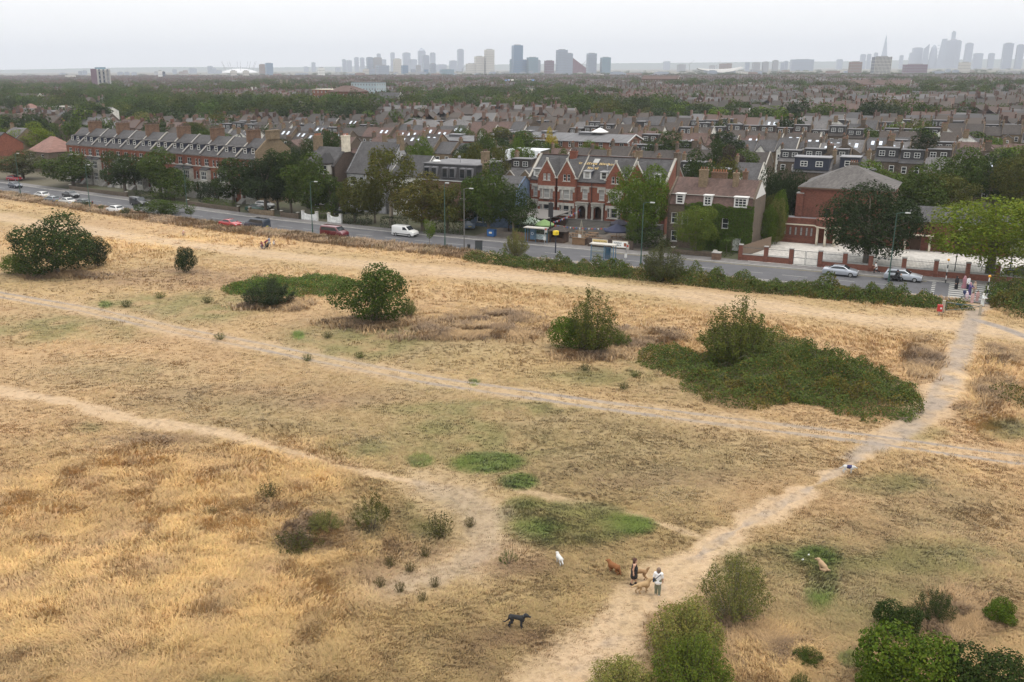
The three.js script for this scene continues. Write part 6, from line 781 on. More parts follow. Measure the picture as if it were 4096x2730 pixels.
  if (o.dress) { const L = [b(up(0.2), up(0.34), 0.125 * wd, 0.13 * wd), b(up(0.0), up(0.2), 0.155 * wd, 0.12 * wd), b(V(0, hipY - (o.skirt || 0.3), 0), up(0.0), o.flare || 0.2, 0.15)]; for (const z of [-0.07, 0.07]) L.push(b(up(0.34, z), up(0.47, z * 1.4), 0.06, 0.02)); for (const [h, k] of legs) L.push(b(h, h.clone().lerp(k, Math.min(1, (o.skirt || 0.3) / 0.43)), 0.11, 0.115)); cloth('dress', L, o.dress, 0.04); }
  if (o.robe) { const L = [b(up(0.36), up(0.0), 0.14, 0.17), b(up(0.0), V(0, 0.14, 0), 0.17, o.flare || 0.24), b(up(0.43, -0.13), up(0.43, 0.13), 0.085, 0.085)]; for (const [sh, e, w] of arms) L.push(b(sh, e, 0.08, 0.08), b(e, w, 0.08, 0.075)); cloth('robe', L, o.robe, 0.04); }
  if (o.trousers) { const e = o.shorts ? 0.7 : 1, L = [b(up(0.02, -0.05), up(0.02, 0.05), 0.142 * wd, 0.142 * wd)]; for (const [h, k, f] of legs) { L.push(b(h, e < 1 ? h.clone().lerp(k, 0.9) : k, 0.102 * wd, 0.082)); if (e === 1) L.push(b(k, k.clone().lerp(f, 0.93), 0.082, 0.075)); } cloth('trousers', L, o.trousers, 0.022); }
  if (o.shoes) for (const [h, k, f, e] of legs) mesh('shoe', fieldMesh([b(f.clone().add(V(0, o.boot ? 0.08 : 0.0, 0)), f, 0.055, 0.052), b(V(f.x - 0.04, e.y + 0.005, f.z), e, 0.044, 0.042)], 0.014, 0.01), o.shoes, t);
  if (o.hair) { const L = [b(V(head.x - 0.03, head.y + 0.045, 0), V(head.x - 0.0, head.y + 0.055, 0), 0.1, 0.095)]; if (o.long) L.push(b(V(head.x - 0.055, head.y + 0.02, 0), V(head.x - 0.075, head.y - o.long, 0), 0.095, 0.07), b(V(head.x - 0.03, head.y, 0.07), V(head.x - 0.03, head.y - o.long * 0.8, 0.075), 0.05, 0.03), b(V(head.x - 0.03, head.y, -0.07), V(head.x - 0.03, head.y - o.long * 0.8, -0.075), 0.05, 0.03)); mesh('hair', fieldMesh(L, 0.017, 0.02), o.hair, t); }
  if (o.scarf) mesh('headscarf', fieldMesh([b(V(head.x - 0.025, head.y + 0.03, 0), V(head.x - 0.02, head.y - 0.02, 0), 0.115, 0.11), b(V(head.x - 0.03, head.y - 0.05, 0), up(0.36), 0.1, 0.16), b(up(0.4, -0.1), up(0.4, 0.1), 0.09, 0.09)], 0.022, 0.03), o.scarf, t);
  if (o.helmet) mesh('helmet', fieldMesh([b(V(head.x - 0.03, head.y + 0.05, 0), V(head.x + 0.01, head.y + 0.05, 0), 0.12, 0.115)], 0.02, 0.02), o.helmet, t);
  t.userData.arms = undefined; return { t, hip, head, arms, legs, up, s, b };
}
const cl = (r, g, b) => mat(r, g, b, 0.9);
{
  const blackC = cl(0.012, 0.012, 0.014), whiteC = cl(0.70, 0.70, 0.70), hairB = cl(0.07, 0.03, 0.02), hairG = cl(0.17, 0.12, 0.09);
  let p = person('woman in a short black dress and black boots beside the dogs', at(2535, 2340), -0.25, { h: 1.66, fine: 1, cell: 0.02, dress: blackC, skirt: 0.34, flare: 0.2, hair: hairB, long: 0.16, shoes: blackC, boot: 1, legR: { a: 0.12 }, legL: { a: -0.14, k: 0.05 }, armR: { a: -0.05, e: 0.15 }, armL: { a: -0.2, e: 0.3 }, wide: 1.06, group: 'dog walkers' });
  mesh('waist_bag', bx(0.12, 0.16, 0.34, 0.13, 0.95, 0).applyMatrix4(M4(0, 0, 0)), blackC, p.t);
  p = person('woman with grey hair in white shirt and green trousers facing away', at(2630, 2380), 1.25, { h: 1.66, fine: 1, cell: 0.02, top: whiteC, sleeve: 0.85, trousers: cl(0.15, 0.16, 0.11), hair: hairG, long: 0.19, shoes: cl(0.5, 0.45, 0.42), legR: { a: 0.06 }, legL: { a: -0.06, k: 0.05 }, armR: { a: 0.05, e: 0.15, o: 0.25 }, armL: { a: 0.1, e: 0.2, o: 0.18 }, group: 'dog walkers' });
  mesh('bag_strap', fieldMesh([p.b(V3(-0.15, 1.35, 0.12), V3(-0.165, 0.98, -0.2), 0.018, 0.018), p.b(V3(0.08, 1.36, 0.1), V3(0.13, 1.0, -0.2), 0.018, 0.018), p.b(V3(-0.15, 1.35, 0.12), V3(0.08, 1.36, 0.1), 0.018, 0.018)], 0.014, 0.006), cl(0.02, 0.03, 0.06), p.t); mesh('shoulder_bag', bx(0.16, 0.2, 0.09, -0.03, 0.9, -0.24), cl(0.02, 0.04, 0.07), p.t);
  // at the crossing
  const G1 = 'family on the zebra crossing', Q = (px, py, turn, lab, o) => person(lab, at(px, py), turn, { cell: 0.034, group: G1, ...o });
  Q(3825, 1156, -1.2, 'person in a long black coat at the far end of the crossing', { robe: blackC, scarf: blackC, shoes: blackC, h: 1.7, flare: 0.22 }); Q(3856, 1154, -1.3, 'tall person in flowing pink robe and scarf on the crossing', { robe: cl(0.36, 0.17, 0.20), scarf: cl(0.40, 0.22, 0.25), shoes: blackC, h: 1.68, flare: 0.32 }); Q(3871, 1158, -1.2, 'person in navy waistcoat with white sleeves on the crossing', { top: whiteC, sleeve: 1.9, trousers: cl(0.015, 0.02, 0.05), hair: cl(0.02, 0.015, 0.012), shoes: blackC, h: 1.72, skin: skinDark });
  Q(3878, 1180, -1.1, 'person in patterned navy and pink pushing the pushchair', { robe: cl(0.08, 0.06, 0.16), scarf: cl(0.4, 0.22, 0.26), h: 1.62, armR: { a: 0.7, e: 0.6 }, armL: { a: 0.7, e: 0.6 } }); Q(3896, 1178, -1.2, 'person in beige top behind the children', { top: cl(0.5, 0.4, 0.3), sleeve: 1.5, trousers: cl(0.4, 0.34, 0.28), hair: cl(0.42, 0.30, 0.22), shoes: blackC, h: 1.66 }); Q(3866, 1208, -1.2, 'child in a pale lilac dress and white scarf', { robe: cl(0.5, 0.42, 0.48), scarf: cl(0.62, 0.58, 0.6), h: 1.3, flare: 0.26 }); Q(3888, 1213, -1.2, 'girl in long pink dress with dark hair', { robe: cl(0.48, 0.32, 0.32), hair: cl(0.03, 0.02, 0.015), long: 0.18, h: 1.4, flare: 0.24 }); Q(3908, 1208, -1.2, 'girl in pink dress carrying a navy bag', { robe: cl(0.45, 0.28, 0.27), hair: cl(0.04, 0.025, 0.02), long: 0.18, h: 1.42, flare: 0.22 }); Q(3930, 1226, -1.1, 'person in white robe and hood walking through the gate', { robe: cl(0.58, 0.62, 0.62), scarf: cl(0.62, 0.62, 0.55), shoes: blackC, h: 1.6, flare: 0.22, armR: { a: 0.5, e: 1.0 }, armL: { a: 0.5, e: 1.0 }, skin: skinDark });
  const t = thing('pushchair', 'dark blue pushchair on the crossing', 'pushchair', at(3862, 1196), -1.1); mesh('pushchair_seat', fieldMesh([[0, 0.45, 0, -0.2, 0.85, 0, 0.2, 0.2], [0, 0.45, 0, 0.25, 0.4, 0, 0.18, 0.14]], 0.04), cl(0.02, 0.03, 0.08), t); mesh('pushchair_frame', join([bar(V3(0.35, 0.1, 0.25), V3(-0.5, 1.0, 0.25), 0.02), bar(V3(0.35, 0.1, -0.25), V3(-0.5, 1.0, -0.25), 0.02), bar(V3(-0.3, 0.1, 0.25), V3(0.1, 0.5, 0.25), 0.02), bar(V3(-0.3, 0.1, -0.25), V3(0.1, 0.5, -0.25), 0.02)]), M.steel, t); for (const x of [-0.3, 0.35]) for (const z of [-0.27, 0.27]) mesh('wheel', new THREE.TorusGeometry(0.1, 0.03, 6, 14).translate(x, 0.13, z), M.rubber, t);
  person('runner in white top and black leggings on the far pavement', at(3503, 1096), 2.6, { cell: 0.034, top: whiteC, sleeve: 0.8, trousers: blackC, hair: blackC, shoes: whiteC, h: 1.72, legR: { a: 0.5, k: 0.6 }, legL: { a: -0.35, k: 0.8 }, armR: { a: -0.5, e: 1.3 }, armL: { a: 0.4, e: 1.3 }, bend: 0.12, hip: 0.86 });
  // bicycles and scooter
  const bike = (pos, turn, k, lab, c) => { const g = thing('bicycle', lab, 'bicycle', pos, turn, 'bicycles on the common'), r = 0.33; for (const x of [-0.5, 0.5]) { const w = mesh('wheel', new THREE.TorusGeometry(r, 0.025, 6, 24).translate(x, r + 0.02, 0), M.rubber, g); mesh('spokes', join([0, 1, 2, 3].map(q => bar(V3(x - Math.cos(q * 0.785) * r, r + 0.02 - Math.sin(q * 0.785) * r, 0), V3(x + Math.cos(q * 0.785) * r, r + 0.02 + Math.sin(q * 0.785) * r, 0), 0.004, 0.004, 4))), M.steel, w); } mesh('frame', join([bar(V3(-0.5, r, 0), V3(-0.05, 0.3, 0), 0.018), bar(V3(-0.05, 0.3, 0), V3(-0.18, 0.8, 0), 0.02), bar(V3(-0.17, 0.75, 0), V3(0.35, 0.8, 0), 0.02), bar(V3(-0.05, 0.3, 0), V3(0.36, 0.76, 0), 0.02), bar(V3(0.5, r, 0), V3(0.33, 0.95, 0), 0.018), bar(V3(-0.5, r, 0), V3(-0.17, 0.75, 0), 0.014)]), c, g); mesh('saddle', bx(0.24, 0.06, 0.13, -0.2, 0.85, 0), M.black, g); mesh('handlebar', join([bar(V3(0.33, 0.95, -0.25), V3(0.33, 0.95, 0.25), 0.014)]), M.black, g); g.scale.setScalar(k); return g; };
  const G2 = 'family cycling on the upper path', ride = (px, py, turn, k, lab, blab, o, c) => { bike(at(px, py), turn, k, blab, c); const p0 = at(px, py).add(V3(-0.15 * k * Math.cos(turn), 0, 0.15 * k * Math.sin(turn))); person(lab, p0, turn, { cell: 0.034, group: G2, hip: 0.92, bend: 0.45, legR: { a: 0.75, k: 0.9 }, legL: { a: 0.35, k: 0.5 }, armR: { a: 0.75, e: 0.2 }, armL: { a: 0.75, e: 0.2 }, ...o }); };
  ride(1048, 998, Math.PI - 0.55, 0.86, 'child in maroon shirt riding a bicycle on the common', 'small bicycle ridden by the child in maroon', { h: 1.4, top: cl(0.16, 0.04, 0.05), trousers: cl(0.05, 0.05, 0.12), hair: blackC, skin: skinDark }, mat(0.5, 0.5, 0.5, 0.4));
  ride(1096, 985, -0.9, 0.66, 'girl in white dress on a small bicycle', 'pale small bicycle ridden by the girl in white', { h: 1.15, dress: whiteC, hair: blackC, skin: skinDark }, mat(0.4, 0.3, 0.35, 0.4));
  ride(733, 945, -0.3, 0.6, 'small child with white helmet on a balance bike', 'tiny balance bike alone on the upper path', { h: 1.05, top: cl(0.5, 0.3, 0.28), trousers: cl(0.35, 0.25, 0.2), helmet: whiteC }, mat(0.2, 0.2, 0.2, 0.4));
  person('adult in maroon bending over the black pushchair', at(1062, 990), 0.2, { cell: 0.034, h: 1.68, bend: 0.9, top: cl(0.26, 0.06, 0.08), trousers: blackC, hair: blackC, armR: { a: 0.2, e: 0.3 }, armL: { a: 0.2, e: 0.3 }, skin: skinDark, group: G2 }); person('adult in grey shirt and pale shorts behind the pushchair', at(1078, 990), 2.6, { cell: 0.034, h: 1.78, top: cl(0.22, 0.23, 0.27), trousers: cl(0.5, 0.47, 0.42), shorts: 1, hair: blackC, armR: { a: 0.5, e: 0.5 }, armL: { a: 0.5, e: 0.5 }, legR: { a: 0.2 }, legL: { a: -0.25 }, skin: skinDark, group: G2 });
  const pc = thing('pushchair', 'black pushchair between the two adults on the common', 'pushchair', at(1068, 996), 2.6); mesh('pushchair_seat', fieldMesh([[0, 0.45, 0, -0.2, 0.85, 0, 0.2, 0.2], [0, 0.45, 0, 0.25, 0.4, 0, 0.18, 0.14]], 0.04), blackC, pc); for (const x of [-0.3, 0.35]) for (const z of [-0.27, 0.27]) mesh('wheel', new THREE.TorusGeometry(0.1, 0.03, 6, 14).translate(x, 0.13, z), M.rubber, pc); mesh('pushchair_frame', join([bar(V3(0.35, 0.1, 0.25), V3(-0.5, 1.0, 0.25), 0.02), bar(V3(0.35, 0.1, -0.25), V3(-0.5, 1.0, -0.25), 0.02)]), M.steel, pc);
  const mp = at(3582, 1126), mth = -roadAt(mp.x).th, mc = thing('motorcycle', 'black motorcycle beside the silver estate', 'motorcycle', mp, mth); for (const x of [-0.65, 0.65]) mesh('wheel', new THREE.TorusGeometry(0.25, 0.08, 8, 20).translate(x, 0.33, 0), M.rubber, mc); mesh('motorcycle_body', fieldMesh([[-0.6, 0.7, 0, 0.1, 0.65, 0, 0.12, 0.16], [0.1, 0.65, 0, 0.35, 0.8, 0, 0.16, 0.14], [-0.2, 0.4, 0, 0.25, 0.4, 0, 0.16, 0.15], [0.35, 0.8, 0, 0.62, 0.4, 0, 0.07, 0.05]], 0.035), M.black, mc); mesh('handlebar', bar(V3(0.38, 0.98, -0.35), V3(0.38, 0.98, 0.35), 0.02), M.black, mc);
  person('motorcyclist in black with dark helmet beside the silver estate', mp.clone(), mth, { cell: 0.034, h: 1.75, top: blackC, sleeve: 1.9, trousers: blackC, helmet: cl(0.03, 0.04, 0.07), shoes: blackC, hip: 0.80, bend: 0.25, legR: { a: 1.1, k: 1.2 }, legL: { a: 1.1, k: 1.2 }, armR: { a: 0.7, e: 0.4 }, armL: { a: 0.7, e: 0.4 } });
}
// ---------------------------------------------------------------- dogs (local x forward)
function dog(label, pos, turn, o) {
  const k = (o.h || 0.6) / 0.6, t = thing('dog', label, 'dog', pos, turn, 'dogs off the lead'), B = [], b = (ax, ay, az, bx_, by, bz, r0, r1) => B.push([ax, ay, az, bx_, by, bz, r0, r1].map(v => v * k)), f = o.fur || 1, lg = o.leg || 1, y = 0.5 * lg, hy = o.headY || 0, hd = o.headX || 0, sit = o.sit || 0;
  const ry = y - sit * 0.26, rx = -0.26 + sit * 0.17;
  b(0.2, y - 0.02, 0, -0.02, (y + ry) / 2 - 0.0, 0, 0.135 * f, 0.115 * f); b(-0.02, (y + ry) / 2, 0, rx, ry + 0.01, 0, 0.11 * f, 0.11 * f); b(0.2, y - 0.04, 0, 0.24, y - 0.1, 0, 0.125 * f, 0.11 * f);
  const hx = 0.40 + hd, hyy = y + 0.14 + hy, hz = o.headZ || 0; b(0.25, y + 0.03, 0, hx - 0.04, hyy - 0.01, hz * 0.7, 0.105 * f, 0.082 * f); b(hx - 0.03, hyy + 0.01, hz, hx + 0.03, hyy + 0.01, hz, 0.088 * Math.sqrt(f), 0.075); const nz = o.nose || 0; b(hx + 0.05, hyy - 0.02, hz, hx + 0.18, hyy - 0.045 + nz, hz * 1.15, 0.055, 0.038);
  for (const z of [-1, 1]) { b(hx - 0.03, hyy + 0.06, hz + z * 0.05, hx - 0.05, hyy + (o.pricked ? 0.12 : -0.03), hz + z * (o.pricked ? 0.05 : 0.085), 0.028, o.pricked ? 0.01 : 0.022); const st = (o.step || 0) * z, fy = y - 0.1; b(0.2, fy, z * 0.07, 0.19 - st * 0.5, fy * 0.52, z * 0.08, 0.058 * f, 0.036); b(0.19 - st * 0.5, fy * 0.52, z * 0.08, 0.205 - st, 0.06, z * 0.08, 0.036, 0.026); b(0.205 - st, 0.06, z * 0.08, 0.25 - st, 0.028, z * 0.08, 0.028, 0.03);
    if (sit > 0.5) { b(rx, ry - 0.04, z * 0.09, rx + 0.2, ry - 0.06, z * 0.12, 0.09 * f, 0.06); b(rx + 0.2, ry - 0.06, z * 0.12, rx + 0.04, 0.05, z * 0.12, 0.05, 0.03); b(rx + 0.04, 0.05, z * 0.12, rx + 0.2, 0.028, z * 0.12, 0.032, 0.03); } else { b(rx, ry - 0.02, z * 0.065, rx + 0.06 + st * 0.5, ry * 0.58, z * 0.08, 0.085 * f, 0.05); b(rx + 0.06 + st * 0.5, ry * 0.58, z * 0.08, rx - 0.09 + st, ry * 0.36, z * 0.08, 0.048, 0.03); b(rx - 0.09 + st, ry * 0.36, z * 0.08, rx - 0.05 + st, 0.06, z * 0.08, 0.03, 0.025); b(rx - 0.05 + st, 0.06, z * 0.08, rx + 0.0 + st, 0.028, z * 0.08, 0.027, 0.029); } }
  const tl = o.tail || [[-0.12, -0.16], [-0.14, -0.05]]; let cx = rx - 0.08, cy = ry + 0.04, r = 0.04 * (o.bushy || 1); for (const [dx, dy] of tl) { b(cx, cy, 0, cx + dx, cy + dy, 0, r, r * 0.8); cx += dx; cy += dy; r *= 0.75; }
  mesh('body', fieldMesh(B, 0.017 * k, 0.016), o.mat, t); mesh('nose', new THREE.SphereGeometry(0.022 * k, 8, 6).translate((hx + 0.205) * k, (hyy - 0.035 + nz) * k, hz * 1.15 * k), M.black, t); if (o.collar) mesh('collar', new THREE.TorusGeometry(0.085 * k * f, 0.014, 6, 16).rotateY(Math.PI / 2).rotateZ(0.6).translate(0.32 * k, (y + 0.1 + hy * 0.4) * k, hz * 0.3 * k), o.collar, t);
  if (o.coat) mesh('dog_coat', fieldMesh([[0.16, y - 0.0, 0, -0.06, y - 0.0, 0, 0.15, 0.135].map(v => v * k)], 0.017 * k, 0.016), o.coat, t); return t;
}
{
  const fur = (r, g, b) => mat(r * 1.35, g * 1.35, b * 1.35, 0.95, { map: mottle });
  dog('lean black lurcher standing in the golden grass', at(2068, 2516), -0.25, { h: 0.72, fur: 0.86, leg: 1.12, mat: fur(0.022, 0.022, 0.024), tail: [[-0.04, -0.2], [-0.16, -0.14], [-0.1, 0.02]], collar: mat(0.1, 0.12, 0.13, 0.6) });
  dog('red golden retriever looking left behind the woman in black', at(2455, 2296), 2.3, { h: 0.62, fur: 1.3, mat: fur(0.25, 0.10, 0.032), tail: [[-0.1, -0.22], [-0.06, -0.16]], bushy: 1.6 });
  dog('curly tan doodle behind the woman in the black dress', at(2560, 2322), Math.PI - 0.2, { h: 0.62, fur: 1.0, leg: 1.1, mat: fur(0.36, 0.22, 0.11), tail: [[-0.06, 0.16], [-0.06, 0.08]], bushy: 1.8, step: 0.04 });
  dog('cream golden retriever walking with its nose raised', at(2572, 2372), 0.35, { h: 0.62, fur: 1.22, mat: fur(0.46, 0.31, 0.16), headY: 0.06, nose: 0.07, tail: [[-0.2, -0.03], [-0.16, -0.03]], bushy: 1.7, step: 0.07 });
  dog('small white dog at the edge of the straw', at(2238, 2258), 1.9, { h: 0.52, fur: 1.15, mat: fur(0.66, 0.65, 0.62), headY: 0.0, bushy: 1.3 });
  dog('tan dog sitting on the green patch and scratching', at(3296, 2292), 2.2, { h: 0.64, fur: 1.05, sit: 0.95, mat: fur(0.47, 0.32, 0.19), headY: -0.02, tail: [[-0.06, -0.04], [-0.1, 0.04]], bushy: 1.6 });
  dog('white dog in a navy coat on the thin path', at(3393, 1893), -0.35, { h: 0.58, fur: 1.05, mat: fur(0.62, 0.62, 0.6), headY: -0.12, coat: cl(0.03, 0.03, 0.10) });
}
// ---------------------------------------------------------------- the town behind: terraced houses, flats, woods
const houseProtos = new Map();
function makeHouse(kind, roofM, wallM, key) {
  if (houseProtos.has(key)) return houseProtos.get(key);
  const g = new THREE.Group(), w = 5.5, d = 8.4, e = 5.7, r = 8.5, P = V3; g.name = 'terraced_house';
  const wall = [bb(0, w, 0, e, -d, 0), gableWall(0.12, -d, 0, e, r - 0.05, 0.22), gableWall(w - 0.12, -d, 0, e, r - 0.05, 0.22)], W = [];
  mesh('roof', gableRoof(0.03, w - 0.03, -d, 0, e, r, { over: 0.22, t: 0.12 }), roofM, g);
  mesh('parapet', rake(w, -d, 0, e, r, 0.26, 0.2), kind === 'gablet' ? M.paleCap : M.stockDark, g);
  const fw = (x, y, a, b, z = 0.09, o = {}) => win(g, x, y, a, b, z, { frame: 0.12, rail: 1, sill: 0, ...o });
  if (kind === 'back') { wall.push(bb(0.3, 3.1, 0, 4.6, 0.003, 4.2)); mesh('wing_roof', uvRoof(join([slab(P(0.1, 4.55, 4.4), P(1.7, 5.6, 4.4), P(1.7, 5.6, -0.6), P(0.1, 4.55, -0.6), 0.1), slab(P(1.7, 5.6, 4.4), P(3.3, 4.55, 4.4), P(3.3, 4.55, -0.6), P(1.7, 5.6, -0.6), 0.1)])), roofM, g); wall.push(clean(poly([[0.3, 4.6], [3.1, 4.6], [1.7, 5.55]], 0.2).translate(0, 0, 4.0))); fw(1.1, 2.7, 1.0, 1.3, 4.29, { mull: 1 }); fw(3.7, 3.4, 1.1, 1.5); fw(3.7, 0.8, 1.1, 1.5); }
  if (kind === 'dormer') { const dm = mesh('loft_dormer', join([bb(0.35, w - 0.4, e + 0.55, r - 0.15, -3.9, -1.0)]), wallM === M.stock ? M.darkTile : M.slateDark, g); mesh('flat_roof', bb(0.2, w - 0.25, r - 0.15, r - 0.02, -4.3, -0.75), M.felt, dm); win(dm, 0.9, e + 1.0, 1.3, 1.15, -0.91, { frame: 0.1, mull: 1, sill: 0 }); win(dm, 3.1, e + 1.0, 1.3, 1.15, -0.91, { frame: 0.1, mull: 1, sill: 0 }); fw(0.8, 3.3, 1.1, 1.5); fw(3.5, 3.3, 1.1, 1.5); }
  if (kind === 'gablet') { mesh('bay', uvBox(bb(0.5, 2.9, 0, 5.4, 0.003, 0.8)), wallM === M.stock ? M.render : wallM, g); mesh('gablet', clean(poly([[0.3, 5.4], [3.1, 5.4], [1.7, 7.3]], 0.14).translate(0, 0, 0.74)), M.render, g); mesh('gablet_roof', uvRoof(join([slab(P(0.15, 5.35, 1.05), P(1.7, 7.45, 1.05), P(1.7, 7.45, -2.7), P(0.15, 5.35, -0.2), 0.1), slab(P(1.7, 7.45, 1.05), P(3.25, 5.35, 1.05), P(3.25, 5.35, -0.2), P(1.7, 7.45, -2.7), 0.1)])), roofM, g); fw(0.8, 3.1, 1.8, 1.6, 0.89, { mull: 2 }); fw(0.8, 0.7, 1.8, 1.6, 0.89, { mull: 2 }); fw(3.7, 3.2, 1.0, 1.5); mesh('door', bb(3.7, 4.7, 0, 2.2, 0.01, 0.08), M.woodDark, g); }
  if (kind === 'skylight' || kind === 'plain') { fw(0.7, 3.3, 1.1, 1.5); fw(3.5, 3.3, 1.1, 1.5); fw(0.7, 0.8, 1.1, 1.5); }
  if (kind === 'skylight') for (const x of [1.2, 3.2]) { const y0 = 6.7, y1 = 7.6, z = y => -(y - e) / (r - e) * d / 2; mesh('skylight', slab(P(x, y0, z(y0)), P(x + 0.8, y0, z(y0)), P(x + 0.8, y1, z(y1)), P(x, y1, z(y1)), 0.05).translate(0, 0.1, 0.02), M.skylight, g); }
  mesh('wall', uvBox(join(wall)), wallM, g); chimney(g, 0.0, -d / 2 - 0.3, r - 0.9, r + 1.2, 0.55, 1.4, wallM === M.render ? M.stock : wallM, 4);
  houseProtos.set(key, g); return g;
}
const kinds = ['plain', 'back', 'dormer', 'gablet', 'back', 'plain', 'skylight', 'dormer'], roofs = [['brown', M.brownTile], ['dark', M.darkTile], ['slate', M.slate], ['red', M.redTile], ['pale', M.slatePale], ['brown', M.brownTile], ['dark', M.darkTile]], walls = [['brown brick', M.stockDark], ['yellow brick', M.stock], ['brown brick', M.stockDark], ['white rendered', M.render], ['brown brick', M.stockDark]];
const kindWords = { plain: 'plain', back: 'rear wing', dormer: 'box dormer', gablet: 'white front gable', skylight: 'skylights' };
const footprints = [];                                            // kept clear of houses: [x, z, radius]
// big buildings among the houses
function block(name, label, px, s, w, d, h, wallM, roofM, th, o = {}) {
  const p = col(px, s), t = thing(name, label, o.cat || 'flats', p, -th); footprints.push([p.x + Math.cos(th) * w / 2 + Math.sin(th) * d / 2, p.z + Math.sin(th) * w / 2 - Math.cos(th) * d / 2, Math.max(w, d) * 0.5 + 4]);
  const fl = o.floors ?? Math.max(1, Math.round(h / 3)), hs = [], nx = o.nx ?? Math.round(w / 3.2);
  for (let f = 0; f < fl; f++) for (let k = 0; k < nx; k++) hs.push([w * (k + 0.5) / nx - 0.6, f * h / fl + 0.9, 1.2, Math.min(1.5, h / fl - 1.2)]);
  mesh('wall', uvBox(join([wallWith(w, h, hs), bb(0, w, 0, h, -d, -d + 0.3), bb(0, 0.3, 0, h, -d + 0.3, -0.33), bb(w - 0.3, w, 0, h, -d + 0.3, -0.33)])), wallM, t); mesh('inner_wall', bb(0.3, w - 0.3, 0, h, -2.3, -2.1), M.stockDark, t);
  hs.forEach(q => win(t, ...q, -0.12, { mull: 1, frame: 0.13, sill: 0 }));
  const nz = Math.round(d / 3.4); for (let f = 0; f < fl; f++) for (let k = 0; k < nz; k++) { const q = win(t, 0, 0, 1.2, 1.4, 0, { mull: 1, frame: 0.13, sill: 0 }); q.rotation.y = Math.PI / 2; q.position.set(w + 0.09, f * h / fl + 1.0, -d * (k + 0.5) / nz + 0.6); }
  if (o.pitch) { mesh('roof', o.hip ? hipRoof(0, w, -d, 0, h, h + o.pitch, 0.5) : gableRoof(-0.3, w + 0.3, -d, 0, h, h + o.pitch, { over: 0.5 }), roofM, t); if (!o.hip) for (const x of [0.15, w - 0.15]) mesh('gable_wall', uvBox(gableWall(x, -d, 0, h - 0.05, h + o.pitch - 0.1, 0.2)), wallM, t); } else mesh('roof', bb(-0.3, w + 0.3, h, h + 0.25, -d - 0.3, 0.3), roofM, t);
  if (!o.hip && o.pitch) mesh('bargeboard', rake(w + 0.36, -d - 0.4, 0.4, h - 0.3, h + o.pitch - 0.1, 0.1, 0.35), M.white, t);
  for (const [x, z, a, b, c] of o.boxes || []) { const y = h + (o.pitch ? o.pitch * 0.6 : 0.2); mesh('roof_box', bb(x, x + a, y, y + c, z - b, z), M.felt, t); mesh('roof_box_cap', bb(x - 0.3, x + a + 0.3, y + c, y + c + 0.15, z - b - 0.3, z + 0.3), M.lead, t); }
  return t;
}
const TH = 28.6 * Math.PI / 180;
